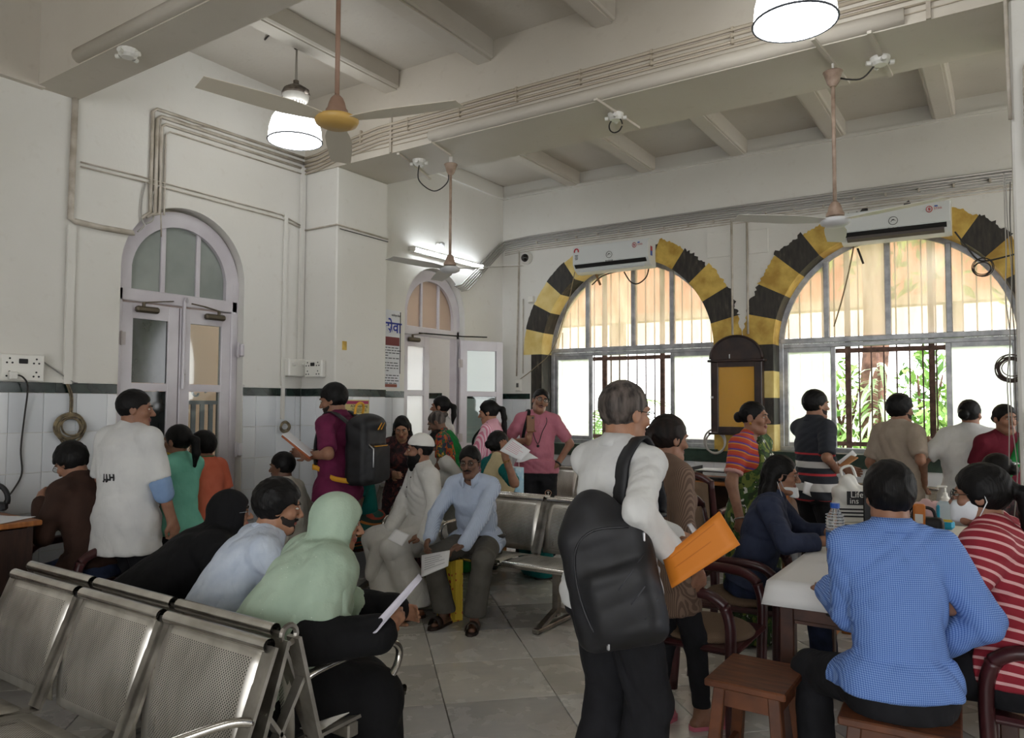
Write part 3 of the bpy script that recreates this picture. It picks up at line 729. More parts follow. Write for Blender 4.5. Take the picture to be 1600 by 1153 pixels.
# tube light over door two
t = thing('tube_light', 'glowing fluorescent tube light on the wall over the open door', 'lamp', (UL + .045, 6.3, 3.08))
b = MB(); b.cyl((.02, -.58, 0), (.02, .58, 0), .014, 10); b.build('tube', emit('tube_glow', '#eef6ff', 26.0), t, True)
b = MB(); b.box((-.02, 0, 0), (.045, 1.24, .05), bev=.006); b.build('batten', WHITEPL, t)
for s in (-1, 1): b = MB(); b.box((.015, s * .6, 0), (.05, .03, .05), bev=.006); b.build('lamp_holder', WHITEPL, t)
t = thing('bulb_holder', 'small white bulb holder above the tube light', 'lamp holder', tuple(on_left(683, 383)))
b = MB(); b.cyl((0, 0, 0), (.05, 0, 0), .03, 12); b.build('base', WHITEPL, t); b = MB(); b.ball((.07, 0, -.005), .03); b.build('bulb', plain('dull_bulb', '#d8dadc', .2), t, True)

# ---------------------------------------------------------------- conduits: parts of trims fixed to the walls and the beam
def run(parent, pts, r=.011, n=6, mat=PIPE, name='conduit'):
    b = MB(); b.tube(pts, r, n); return b.build(name, mat, parent, True)
BEAMPIPE = plain('cream_conduit', '#b5a996', .5)
c1 = structure('trim_6')
yb = 4.318
for k, z in enumerate((3.73, 3.69, 3.655, 3.62, 3.59)):
    run(c1, [(UL + .03, yb - .01, z - .10 - .0 * k), (UL + .17, yb, z - .09), (-4.7, yb, z - .05 + .0 * k), (-4.2, yb, z), (-.05, yb, z + .01 * (k % 2))], (.011, .012, .009, .008, .006)[k], 6, BEAMPIPE)
run(c1, [(x, yb + .004, 3.56 + .008 * math.sin(x * 2.2)) for x in np.linspace(-4.9, -.1, 40)], .004, 5, BEAMPIPE)
for x in np.linspace(-4.4, -.3, 9):
    for z in (3.73, 3.69, 3.655): b = MB(); b.box((x + z, yb, z), (.016, .03, .026), bev=.003) if False else b.box((x, yb, z), (.014, .028, .028)); b.build('pipe_clip', BEAMPIPE, c1)
for px_, z0 in ((612, 3.80), (1455, 3.72)):
    x = on_y(px_, 200, 4.33)[0]
    b = MB(); b.box((x, yb + .004, (ZB + z0) / 2), (.022, .018, z0 - ZB)); b.build('casing', PIPE, c1)
def under(parent, pts, w_=.022):
    b = MB()
    for p, q in zip(pts, pts[1:]): b.bar(p, q, w_, .016)
    return b.build('casing', CREAM, parent)
for px0, py0, px1, py1 in ((622, 240, 672, 280), (672, 222, 703, 243), (930, 155, 998, 200), (1270, 60, 1325, 130), (1358, 50, 1392, 118)):
    under(c1, [on_z(px0, py0, ZB - .008), on_z(px1, py1, ZB - .008)])
run(c1, [(.02, 4.322, ZB + .35), (.025, 4.322, 3.2), (.03, 4.322, 2.9)], .01, 6, MATS['painted_conduit'])
c2 = structure('trim_7')
wl = UL + .014
def L(px, py): return on_left(px, py, wl)
for k in range(4):   # from the door arch up and along to the corner
    v0 = 2.93 + .035 * k; top = 3.62 - .045 * k
    run(c2, [(wl, v0 - .06, 2.80 + .02 * k), (wl, v0, 2.86), (wl, v0, top - .03), (wl, v0 + .03, top), (wl, 4.32, top + .02 - .004 * k)], (.012, .014, .011, .006)[k])
run(c2, catmull([L(252, 370), L(250, 200), L(265, 184), L(300, 195), L(350, 205), L(440, 235)], 6), .005, 5)
run(c2, [L(118, 150), L(110, 342), L(118, 346), L(160, 356), L(207, 364)], .02, 8)
run(c2, [L(121, 345), L(210, 366)], .01, 6)
for dy in (0, 7): run(c2, [L(126, 253 + dy), L(222, 276 + dy), L(250, 284 + dy), L(440, 335 + dy), L(476, 356 + dy * .4)], .006, 5)
b = MB(); b.bar(L(112, 352), L(105, 600), .05, .02, up=(1, 0, 0)); b.build('casing', PLASTER, c2)
b = MB(); b.bar(L(447, 335), L(441, 655), .035, .016, up=(1, 0, 0)); b.build('casing', PLASTER, c2)
b = MB(); b.bar((UL + .02, 4.3, 3.55), (UL + .02, 4.3, 1.86), .04, .03); b.build('casing', PLASTER, c2)
pz = 3.0; run(c2, [(UL + .02, 4.32, pz), (-4.675, 4.32, pz), (-4.668, 4.34, pz), (-4.668, 4.935, pz - .01)], .008, 6); run(c2, [(-4.668, 4.35, pz - .03), (-4.668, 4.935, pz - .035)], .004, 5, DARKWIRE)
run(c2, catmull([L(228, 285), L(222, 310), L(221, 340), L(225, 352), L(215, 362)], 6), .006, 5, GREYENAMEL)
run(c2, catmull([L(250, 288), L(238, 305), L(240, 340), L(228, 350)], 6), .006, 5, GREYENAMEL)
# window wall bundle
c3 = structure('trim_8')
wv = VB - .014
ALUP = plain('grey_conduit', '#a9a6a1', .4, .3)
for k in range(8):
    dz = .024 * k; z0 = 3.485 - dz
    pts = [(UL + .02, 6.44 + .03 * k, 2.80 - .01 * k), (UL + .025, 6.55 + .03 * k, 2.83 - .012 * k), (UL + .025, 7.30, 3.42 - dz * 1.3), (UL + .05, wv - .01, z0 - .02), (-4.7, wv, z0), (-2.6, wv, z0 + .005), (.3, wv, z0 - .02 - .004 * (k % 3))]
    if k > 4: pts = pts[3:]
    run(c3, pts, (.011, .010, .008, .008, .007, .006, .006, .005)[k], 6, ALUP if k < 5 else PIPE)
for x in np.linspace(-4.6, -.1, 18): b = MB(); b.box((x, wv, 3.40 - .03 * (int(x * 7) % 2)), (.016, .03, .03)); b.build('pipe_clip', PIPE, c3)
for px_ in (1144, 1168):
    p = on_y(px_, 380, 7.4); run(c3, [(p[0], wv, 3.36), (p[0], wv, 2.2)], .011, 6)
p = on_y(812, 430, 7.4); run(c3, [(p[0], wv, 3.33), (p[0] - .03, wv, 1.83)], .009, 6); run(c3, [(p[0] + .06, wv, 2.75), (p[0] + .06, wv, 1.86)], .006, 6)
for px_, py, w_, h in ((1124, 382, .25, .26), (1185, 377, .19, .24)):
    p = on_y(px_, py, 7.4); b = MB(); b.box((p[0], VB - .005, p[2]), (w_, .014, h), bev=.003); b.build('cover_plate', PLASTER, c3)
run(c3, catmull([on_y(898, 425, 7.37), on_y(886, 480, 7.36), on_y(864, 545, 7.35), on_y(835, 575, 7.37), on_y(813, 592, 7.38)], 6), .005, 5, plain('tan_flex', '#8a7a60', .6))
for pts in ([(975, 425), (985, 440), (997, 443), (1010, 432), (1014, 415)], [(925, 445), (940, 432), (960, 425), (985, 422)]):
    run(c3, catmull([on_y(x, y, 7.55) for x, y in pts], 6), .008, 5, DARKWIRE)
run(c3, [on_y(930, 425, 7.5), on_y(938, 445, 7.6)], .015, 6, plain('copper_lagging', '#8a6a48', .6))
run(c3, catmull([on_y(1334, 385, 7.5), on_y(1326, 425, 7.58), on_y(1315, 470, 7.6), on_y(1303, 510, 7.6)], 6), .007, 5, MATS['tan_flex'])
run(c3, [on_y(1340, 388, 7.5), on_y(1349, 412, 7.55)], .01, 6, DARKWIRE)
run(c3, catmull([on_y(1492, 362, 7.3), on_y(1510, 385, 7.35), on_y(1527, 405, 7.36), on_y(1545, 407, 7.36), on_y(1590, 396, 7.37)], 6), .007, 5, DARKWIRE)

def coil(name, label, c, r, normal, mat, turns=6, seed=0, th=.006):
    """hank of cable hanging on a wall"""
    rnd = random.Random(seed); t = thing(name, label, 'cable', tuple(c)); n = unit(normal); x, y, _ = frame_of(n)
    b = MB()
    for k in range(turns):
        cx, cy = rnd.uniform(-.12, .12) * r, rnd.uniform(-.12, .12) * r; rr = r * rnd.uniform(.72, 1.05); e = rnd.uniform(.85, 1.1); a0 = rnd.uniform(0, 6)
        b.tube([x * (cx + rr * math.cos(a)) + y * (cy + rr * e * math.sin(a)) + n * (th * (1 + k % 3)) for a in np.linspace(a0, a0 + 2 * PI, 25)[:-1]], th * .75, 5, closed=True)
    b.build('loop', mat, t, True); t['kind'] = 'thing'; return t, x, y, n
BRCABLE = Mat('brown_cable', '#6e6048', .6).mottled('#4d4233', '#8f8062', 30).m
t, *_ = coil('cable_coil', 'brown cable coil hung on the white tiles under the casing', on_left(108, 667, UL + .02), .088, (1, 0, 0), BRCABLE, 9, 1, .008)
c0 = on_left(108, 667, UL + .02); b = MB()
for dv in (0, .012): b.tube(catmull([np.array(on_left(104, 600, UL + .03)) - c0 + (0, dv, 0), np.array(on_left(110, 620, UL + .03)) - c0 + (0, dv, 0), np.array(on_left(109, 650, UL + .03)) - c0 + (0, dv, 0)], 6), .006, 5)
b.tube(catmull([np.array(on_left(*q, UL + .03)) - c0 for q in ((93, 672), (92, 682), (100, 694), (108, 700))], 5), .006, 5); b.build('tail', BRCABLE, t, True)
t, *_ = coil('cable_coil', 'small cable coil hung on the tiled pier below the switch boxes', on_left(441, 667, UL + .02) + V3(.02, 0, 0), .05, (1, 0, 0), BRCABLE, 6, 2, .007)
t, *_ = coil('cable_coil', 'black cable coil tied beside the second window near the column', on_y(1580, 577, 7.3), .10, (0, -1, 0), plain('dark_brown_cable', '#3a2c26', .6), 12, 3, .006)
t, *_ = coil('cable_coil', 'thin wire coil dangling under the arch right of the second air conditioner', on_y(1535, 419, 7.33), .075, (0, -1, 0), DARKWIRE, 4, 4, .005)
t, *_ = coil('cable_coil', 'grey cable loop under the yellow notice board', on_y(1117, 690, 7.33), .11, (0, -1, 0), ALUP, 2, 5, .014)
# looped flexible pipes on the right column
t = thing('flexible_pipe_bundle', 'bundle of grey looped flexible pipes on the right column', 'pipes', (.16, 4.30, 2.9)); rnd = random.Random(8)
for k in range(9):
    z = .28 - k * .05; b = MB(); b.tube(catmull([(.45, 0, z + .1), (.2, -.03, z + rnd.uniform(-.02, .05)), (-.03, -.04, z - .03), (-.05, -.02, z - .12), (.0 + .02 * (k % 3), 0, z - .24)], 6), .02, 8); b.build('pipe', PIPE, t, True)
b = MB(); b.tube([(-.02, -.02, -.1), (-.03, -.02, -.35), (0, -.02, -.5), (.01, -.02, -1.38)], .018, 8); b.build('drop_pipe', PIPE, t, True)
t = thing('hanging_cables', 'thin white and grey cables hanging down beside the right column', 'cable', (.01, 4.55, 2.6))
for k in range(3):
    b = MB(); b.tube(catmull([(.012 * k - .012 + .012 * rnd.uniform(-1, 1), .1 * k, .1 - z) for z in np.linspace(0, 1.5 + .3 * (k == 1), 8)], 4), .0028, 5); b.build('cable', plain('pale_cable', '#b4b0aa', .5) if k != 2 else plain('mid_cable', '#6b6762', .6), t, True)

# ---------------------------------------------------------------- boxes, sockets, posters, board
def socket_box(name, label, c, w_, h, normal, sockets=True, d=.055):
    t = thing(name, label, 'switch box', tuple(c), PI / 2 if normal == 'u' else 0)
    b = MB(); b.box((0, -d / 2, 0), (w_, d, h), bev=.006); b.build('box', WHITEPL, t)
    b = MB(); b.box((0, -d - .003, 0), (w_ - .012, .006, h - .012), bev=.003); b.build('face_plate', plain('ivory_plate', '#e2e0d8', .3), t)
    if sockets:
        for sx in (-.3, .3):
            for sz in (-.26, .22):
                b = MB()
                for dx, dz in ((0, .018), (-.015, -.008), (.015, -.008)): b.cyl((sx * w_ + dx, -d - .004, sz * h + dz), (sx * w_ + dx, -d - .008, sz * h + dz), .006, 8)
                b.build('socket', plain('socket_black', '#151515', .6), t)
        b = MB(); b.box((0, -d - .008, .24 * h), (.05, .008, .03), bev=.003); b.build('rocker_switch', MATS['socket_black'], t)
    return t
def faces_u(p): return (UL, p[1], p[2])
t = socket_box('socket_box', 'white four-socket box on the wall above the left desk', faces_u(on_left(29, 575)), .25, .17, 'u')
b = MB(); b.box((-.06, -.075, -.05), (.05, .04, .05), bev=.008); b.build('plug', WHITEPL, t)
b = MB(); b.tube(catmull([(-.05, -.09, -.045), (-.01, -.09, -.06), (.03, -.06, -.12), (.03, -.03, -.3), (.02, -.02, -.5), (.03, -.02, -.65), (-.02, -.03, -.75), (-.12, -.1, -.84)], 6), .005, 6); b.build('charger_cable', DARKWIRE, t, True)
b = MB(); b.tube(catmull([(.125, -.02, .05), (.2, -.015, -.0), (.3, -.02, -.07), (.345, -.02, -.085)], 5), .005, 5); b.build('feed_cable', plain('grey_flex', '#8c8a86', .6), t, True)
t = socket_box('switch_box', 'white switch box with two knobs in the corner beside the pier', (UL, 4.235, 1.80), .19, .15, 'u', False, .07)
for s in (-.045, .055): b = MB(); b.cyl((s, -.076, .03), (s, -.105, .03), .017, 12); b.build('knob', WHITEPL, t)
socket_box('socket_box', 'white four-socket box on the front of the pier', (-4.89, 4.33, 1.79), .21, .15, 'v', True, .05)
p = on_y(812, 602, 7.4); t = socket_box('switch_box', 'small white switch on the window wall above the man in pink', (p[0], VB, p[2]), .08, .14, 'v', False, .04)
b = MB(); b.box((0, -.05, 0), (.03, .012, .05), bev=.003); b.build('switch', plain('switch_dark', '#4a4a48', .5), t)
p = on_y(831, 468, 7.4); t = socket_box('junction_box', 'little square junction box beside the painted arch', (p[0], VB, p[2]), .08, .08, 'v', False, .03)
t = socket_box('distribution_box', 'white distribution box fixed low on the right column', (.13, 4.33, 1.39), .16, .19, 'v', False, .07)
# dome camera
p = on_y(824, 404, 7.4); t = thing('dome_camera', 'white dome security camera high in the corner by the first window', 'camera', (p[0], VB, p[2]))
b = MB(); b.lathe([(.075, 0), (.075, .03), (.062, .05)], n=20, axis=(0, -1, 0)); b.build('housing', WHITEPL, t)
b = MB(); b.ball((0, -.05, 0), (.048, .05, .048), 16, 10); b.build('dome', plain('dome_black', '#141416', .1), t, True)
# poster partly hidden behind the pier
t = thing('health_poster', 'white poster with blue Devanagari heading half hidden behind the pier', 'poster', (UL + .004, 5.20, 1.655))
b = MB(); b.box((.003, 0.06, .385), (.008, .62, .77)); b.build('sheet', plain('poster_white', '#d6d8dd', .5), t)
b = MB(); b.box((.008, .06, .46), (.002, .6, .085)); b.build('band', plain('poster_maroon', '#6e1d28', .5), t)
b = MB(); b.box((.008, .05, .02), (.002, .56, .03)); b.build('footer_band', plain('poster_brown', '#8a4530', .5), t)
b = MB(); b.box((.004, .372, .45), (.012, .008, .62)); b.build('edge_strip', plain('poster_black', '#26262a', .5), t)
text(t, '\u0938\u0947\u0935\u093e', (.0085, .160, .55), RU, .152, BLUE, 'heading')
text(t, '\u0930\u0941\u0917\u094d\u0923', (.0085, -.27, .535), RU, .185, BLUE, 'heading')
text(t, '\u0906\u0930\u094b\u0917\u094d\u092f \u0938\u0947\u0935\u093e', (.0085, .24, .71), RU, .028, INK)
text(t, '\u092a\u094d\u0930\u0925\u092e \u0938\u0947\u0935\u093e', (.0095, -.1, .47), RU, .04, WHITEPL)
for k in range(13):
    z = .395 - k * .026 - (.02 if k > 4 else 0) - (.02 if k > 8 else 0)
    b = MB(); x = -.2; rnd = random.Random(k)
    while x < .33 - (.12 if k in (3, 8) else 0): w_ = rnd.uniform(.025, .06); b.box((.0075, x + w_ / 2, z), (.0015, w_, .009)); x += w_ + .012
    b.build('text_line', plain('poster_ink', '#4a4a52', .6), t)
# reporting notice on the pier side
t = thing('reporting_notice', 'yellow and blue printed notice on the pier behind the man with backpack', 'notice', (-4.675, 4.585, 1.31))
b = MB(); b.box((.002, 0, .1), (.004, .28, .235)); b.build('sheet', plain('notice_yellow', '#c9b878', .5), t)
b = MB(); b.box((.0045, 0, .196), (.002, .26, .027)); b.build('band', plain('notice_magenta', '#a01a55', .5), t)
b = MB(); b.box((.0045, 0, .045), (.002, .26, .1), bev=.001); b.build('panel', plain('notice_blue', '#137a98', .5), t)
text(t, 'ADR Reporting', (.0045, .02, .155), RU, .032, INK, ax='CENTER')
for k, s in enumerate(('Report any adverse reaction', 'to your department in charge', 'of ADR centre')): text(t, s, (.0045, .02, .135 - .014 * k), RU, .015, INK, ax='CENTER')
for k in range(4): b = MB(); b.box((.006, -.02, .08 - k * .02), (.001, .18, .006)); b.build('text_line', plain('notice_navy', '#0d4a68', .5), t)
p = on_left(538, 540, -4.68); t = thing('yellow_sticker', 'small yellow sticker high on the pier side', 'sticker', tuple(p)); b = MB(); b.box((.002, 0, 0), (.003, .05, .075)); b.build('sheet', YEL, t)
# notice board between the windows
t = thing('notice_board', 'dark wooden notice board with arched top and yellow backing between the windows', 'notice board', (-2.24, VB - .012, 1.224))
WOODD = Mat('dark_brown_wood', '#2c1e1a', .4).mottled('#22171a', '#3a2822', 9).m
hw, hb = .25, .70
b = MB()
for s in (-1, 1): b.box((s * (hw - .035), -.05, hb / 2), (.075, .09, hb), bev=.006)
b.box((0, -.05, .03), (2 * hw - .14, .085, .06)); b.box((0, -.05, hb - .025), (2 * hw - .14, .085, .05)); b.build('case_frame', WOODD, t)
b = MB(); b.box((0, -.055, hb / 2), (2 * hw - .12, .03, hb - .1)); b.build('backing', plain('board_yellow', '#fbc238', .45), t)
b = MB(); b.box((0, -.082, hb / 2), (2 * hw - .14, .003, hb - .11)); b.build('front_pane', glassy('case_glass', '#f4f2ea', .05), t)
b = MB(); b.box((0, -.055, hb + .012), (2 * hw + .06, .12, .024), bev=.006); b.build('ledge', WOODD, t); b = MB(); b.box((0, -.055, -.01), (2 * hw + .05, .12, .02), bev=.006); b.build('ledge', WOODD, t)
b = MB(); n = 20; b.prism([(-hw, .024)] + [(hw, .024)] + [(hw * math.cos(PI * i / n), .03 + .22 * math.sin(PI * i / n)) for i in range(n + 1)], (0, -.09, hb), (1, 0, 0), (0, 0, 1), (0, 1, 0), .085); b.build('arched_head', WOODD, t)
b = MB(); b.tube([((hw + .006) * math.cos(a), -.092, hb + .03 + .225 * math.sin(a)) for a in np.linspace(0, PI, 24)], .012, 6); b.build('head_moulding', WOODD, t, True)
b = MB(); b.cyl((-.06, -.096, hb + .035), (-.06, -.096, hb + .075), .006, 8); b.box((-hw + .01, -.1, .35), (.03, .01, .02)); b.build('catch', ALU, t)
# ---------------------------------------------------------------- steel benches
def steel():
    m = Mat('perforated_steel', '#b4b0a8', .28, .85)
    x, y, z = m.sep(); k = 2 * PI / .0115
    s1 = m.math('MULTIPLY', m.math('SINE', m.math('MULTIPLY', x, k)), m.math('SINE', m.math('MULTIPLY', y, k)))
    hole = m.math('GREATER_THAN', s1, .30)
    inside = m.math('MULTIPLY', m.math('LESS_THAN', m.math('ABSOLUTE', x), .205), m.math('LESS_THAN', m.math('ABSOLUTE', y), .155))
    h = m.math('MULTIPLY', hole, inside)
    st = m.ramp(m.noise(4, 4, m.mapped((2, .8, 1))), [(.3, '#aaa59d'), (.5, '#c9c5bd'), (.7, '#dad6cf')])
    m.color(m.mix(h, st, '#1b1a19'))
    m.l(m.math('MULTIPLY', m.math('SUBTRACT', 1.0, h), .85), m.b.inputs['Metallic'])
    m.rough(m.ramp(m.noise(7, 4, m.mapped((4, .7, 1))), [(.3, .26), (.7, .45)])); return m.m
STEEL = steel()
CHROME = Mat('chrome_tube', '#c3bfb8', .2, .95).mottled('#a9a49c', '#d6d2cb', 6).m
DSTEEL = Mat('cast_steel_frame', '#8f8a83', .38, .85).mottled('#736e67', '#a8a39b', 8).m
def bench(label, pos, rz, n, arms, pitch=.56, group=None):
    """tandem bench, local +y is the way a sitter faces; back top at y=-.36, seat front at y=.30"""
    t = thing('steel_bench', label, 'bench', (pos[0], pos[1], 0), rz, group)
    wd = pitch - .035
    for i in range(n):
        x = (i - (n - 1) / 2) * pitch
        # backrest plate, its own axes: x across, y along the slope
        def prof(s): return -.018 * math.sin(PI * s) + .02 * (1 - s) ** 3
        G = [[(xx, (s - .5) * .37, prof(s) + .012 * (abs(xx) / (wd / 2)) ** 8) for xx in np.linspace(-wd / 2, wd / 2, 9)] for s in np.linspace(0, 1, 9)]
        b = MB(); b.sheet(G, .004); o = b.build('backrest', STEEL, t, True); o.location = (x, -.245, .605); o.rotation_euler = (math.radians(106), 0, 0)
        b = MB(); b.tube([(-wd / 2, 0, 0), (wd / 2, 0, 0)], .021, 14, caps=False); b.tube([(-wd / 2, 0, 0), (wd / 2, 0, 0)], .013, 12, caps=False)
        r = b.build('top_tube', CHROME, t, True); r.location = (x, -.305, .792)
        G = [[(xx, (s - .5) * .42, .012 * math.sin(PI * s * 1.1) - .006 - .03 * max(0, s - .9) * 4) for xx in np.linspace(-wd / 2, wd / 2, 5)] for s in np.linspace(0, 1, 9)]
        b = MB(); b.sheet(G, .004); o = b.build('seat', STEEL, t, True); o.location = (x, .075, .43); o.rotation_euler = (math.radians(3), 0, 0)
        b = MB(); b.tube([(-wd / 2, 0, 0), (wd / 2, 0, 0)], .02, 14, caps=False); b.tube([(-wd / 2, 0, 0), (wd / 2, 0, 0)], .012, 12, caps=False)
        r = b.build('front_tube', CHROME, t, True); r.location = (x, .29, .425)
        for s in (-1, 1):
            b = MB(); b.bar((x + s * (wd / 2 + .004), -.31, .79), (x + s * (wd / 2 + .004), -.16, .42), .012, .05, up=(1, 0, 0)); b.bar((x + s * (wd / 2 + .004), -.17, .41), (x + s * (wd / 2 + .004), .28, .42), .012, .035, up=(1, 0, 0)); b.build('side_bracket', DSTEEL, t)
    L = n * pitch / 2
    b = MB(); b.box((0, .02, .375), (2 * L, .05, .05), bev=.006); b.build('beam', DSTEEL, t)
    for k in arms:
        x = (k - n / 2) * pitch
        b = MB(); b.tube(catmull([(x, -.235, .60), (x, -.15, .625), (x, .05, .635), (x, .19, .63), (x, .245, .59), (x, .23, .53), (x, .16, .47), (x, .13, .43)], 5), .014, 8); b.build('armrest', CHROME, t, True)
    for x in (-L + .28, L - .28):
        b = MB(); b.bar((x, .02, .36), (x, .02, .06), .05, .04); b.build('leg', DSTEEL, t)
        b = MB(); b.bar((x, -.27, .02), (x, .30, .02), .05, .03, up=(0, 0, 1), bev=.006); b.bar((x, -.2, .03), (x, 0, .1), .04, .03); b.bar((x, .24, .03), (x, .04, .1), .04, .03); b.build('foot', DSTEEL, t)
    return t
NB = bench('near steel bench with perforated backs and two curved chrome arms, facing the camera', (-2.62, 1.135), PI, 3, (3, 0), .55)
for u in (-2.345,): pass
# cast end frame of the back-to-back pair
b = MB()
b.bar((0, -.06, .79), (0, -.26, .05), .014, .055, up=(1, 0, 0)); b.bar((0, -.02, .79), (0, .22, .05), .014, .055, up=(1, 0, 0)); b.bar((0, -.16, .42), (0, .12, .42), .014, .05, up=(1, 0, 0)); b.bar((0, -.09, .66), (0, .10, .34), .012, .035, up=(1, 0, 0)); b.bar((0, .05, .60), (0, -.16, .3), .012, .035, up=(1, 0, 0))
b.tube([(0, -.04 + .028 * math.cos(a), .80 + .028 * math.sin(a)) for a in np.linspace(0, 2 * PI, 17)[:-1]], .009, 6, closed=True)
o = b.build('end_frame', DSTEEL, NB); o.location = (-.79, -.35, 0)
bench('steel bench under the green-scarfed woman, back to back with the near bench', (-2.73, 1.855), 0, 3, (3,), .55)
bench('steel bench at the far left edge beyond the near bench', (-4.32, 1.10), PI, 2, (0,), .55)
MBN = bench('steel bench facing the camera where the two seated men hold papers', (-3.44, 4.46), PI, 4, (0, 2, 3), .56)
bench('steel bench standing behind the two seated men, turned to the windows', (-3.44, 5.17), 0, 4, (0, 4), .56)
bench('steel bench against the window wall behind the man in pink', (-3.95, 6.98), PI, 2, (0, 2), .56)
bench('steel bench against the window wall under the second window', (-.95, 6.98), PI, 3, (0, 3), .56)

# ---------------------------------------------------------------- chairs, stools, tables
REDPL = Mat('dark_red_plastic', '#3c1a1d', .32).mottled('#331518', '#4a2225', 5).m
CUSH = Mat('brown_weave_cushion', '#6b5644', .9); CUSH.color(CUSH.mix(CUSH.math('GREATER_THAN', CUSH.wave(60, dist=.2), .5), '#5d4a3a', '#7b6550')); CUSH = CUSH.m
def arm_chair(label, pos, rz, seat=.44, group=None):
    t = thing('arm_chair', label, 'chair', (pos[0], pos[1], 0), rz, group)
    b = MB(); b.box((0, 0, seat - .045), (.50, .48, .03), bev=.012); b.build('seat_frame', REDPL, t)
    b = MB(); b.ball((0, .01, seat - .02), (.235, .235, .045), 20, 8); b.build('cushion', CUSH, t, True)
    for sx in (-1, 1):
        b = MB(); b.tube(catmull([(sx * .24, .21, 0), (sx * .25, .21, .25), (sx * .255, .215, .5), (sx * .26, .19, .60)], 4), [.026] * 12 + [.03], 8); b.build('front_leg', REDPL, t, True)
        b = MB(); b.tube(catmull([(sx * .235, -.25, 0), (sx * .23, -.225, .3), (sx * .225, -.235, .55), (sx * .215, -.30, .90)], 4), .024, 8); b.build('rear_leg', REDPL, t, True)
        b = MB(); b.tube(catmull([(sx * .26, .195, .60), (sx * .27, .12, .645), (sx * .275, -.05, .655), (sx * .25, -.24, .64)], 5), .026, 8); b.build('armrest', REDPL, t, True)
    b = MB(); b.sheet([[(x, -.245 - .055 * (s) - .02 * (1 - (x / .2) ** 2), .52 + .36 * s) for x in np.linspace(-.19, .19, 7)] for s in np.linspace(0, 1, 6)], .03); b.build('back_pad', CUSH, t, True)
    b = MB(); b.tube(catmull([(-.215, -.295, .88), (-.12, -.315, .935), (0, -.32, .945), (.12, -.315, .935), (.215, -.295, .88)], 5), .026, 8); b.build('top_rail', REDPL, t, True)
    b = MB(); b.bar((-.22, -.245, .5), (.22, -.245, .5), .04, .025); b.build('lower_rail', REDPL, t)
    b = MB(); b.bar((-.23, .21, .2), (.23, .21, .2), .025, .02); b.build('stretcher', REDPL, t)
    return t
arm_chair('empty dark red arm chair with brown cushion at the side of the cloth-covered table', (-1.27, 3.58), -PI / 2)
arm_chair('dark red arm chair under the girl in the navy top', (-1.28, 4.30), -PI / 2 + .1)
ch = arm_chair('dark red arm chair at the notice-board desk, white marks on its back', (-2.20, 6.10), 0)
text(ch, '5250', (-.08, -.352, .925), RX, .05, WHITEPL)
arm_chair('dark red arm chair of the person writing at the left desk', (-4.62, 2.32), PI + .1, .50)
arm_chair('dark red arm chair under the woman in the striped red top', (.12, 3.42), PI / 2)
def wood(name, a, b_, sc=9):
    m = Mat(name, a, .45); m.color(m.ramp(m.noise(sc, 5, m.mapped((1, 6, 1))), [(.35, b_), (.65, a)])); m.bump(m.noise(30, 3, m.mapped((1, 9, 1))), .06); return m.m
STOOLW = wood('brown_stool_wood', '#6b3d22', '#4c2915'); TABLEW = wood('dark_table_wood', '#4f2d1e', '#341b12'); OAK = wood('orange_desk_wood', '#a8682f', '#8a5224'); DESKD = wood('dark_desk_panel', '#3a241b', '#2a1913')
def stool(label, c, rz, w_=.32, d=.36, h=.46):
    t = thing('wooden_stool', label, 'stool', (c[0], c[1], 0), rz)
    b = MB(); b.box((0, 0, h - .014), (w_, d, .028), bev=.005); b.build('seat', STOOLW, t)
    for sx in (-1, 1):
        for sy in (-1, 1):
            b = MB(); b.bar((sx * (w_ / 2 - .01), sy * (d / 2 - .01), 0), (sx * (w_ / 2 - .05), sy * (d / 2 - .05), h - .028), .045, .045, bev=.004); b.build('leg', STOOLW, t)
    for sx in (-1, 1): b = MB(); b.box((sx * (w_ / 2 - .045), 0, h - .065), (.022, d - .13, .07)); b.build('apron', STOOLW, t); b = MB(); b.box((sx * (w_ / 2 - .028), 0, .14), (.02, d - .06, .04)); b.build('stretcher', STOOLW, t)
    for sy in (-1, 1): b = MB(); b.box((0, sy * (d / 2 - .045), h - .065), (w_ - .13, .022, .07)); b.build('apron', STOOLW, t)
    return t
stool('empty brown wooden stool beside the cloth-covered table', (-.845, 2.985), 0, .30, .355)
stool('brown wooden stool under the man in the blue checked shirt', (-.335, 2.90), .05, .36, .34)
CLOTH = Mat('white_table_cloth', '#d9d8d6', .8); CLOTH.bump(CLOTH.noise(8, 4), .15, .02); CLOTH = CLOTH.m
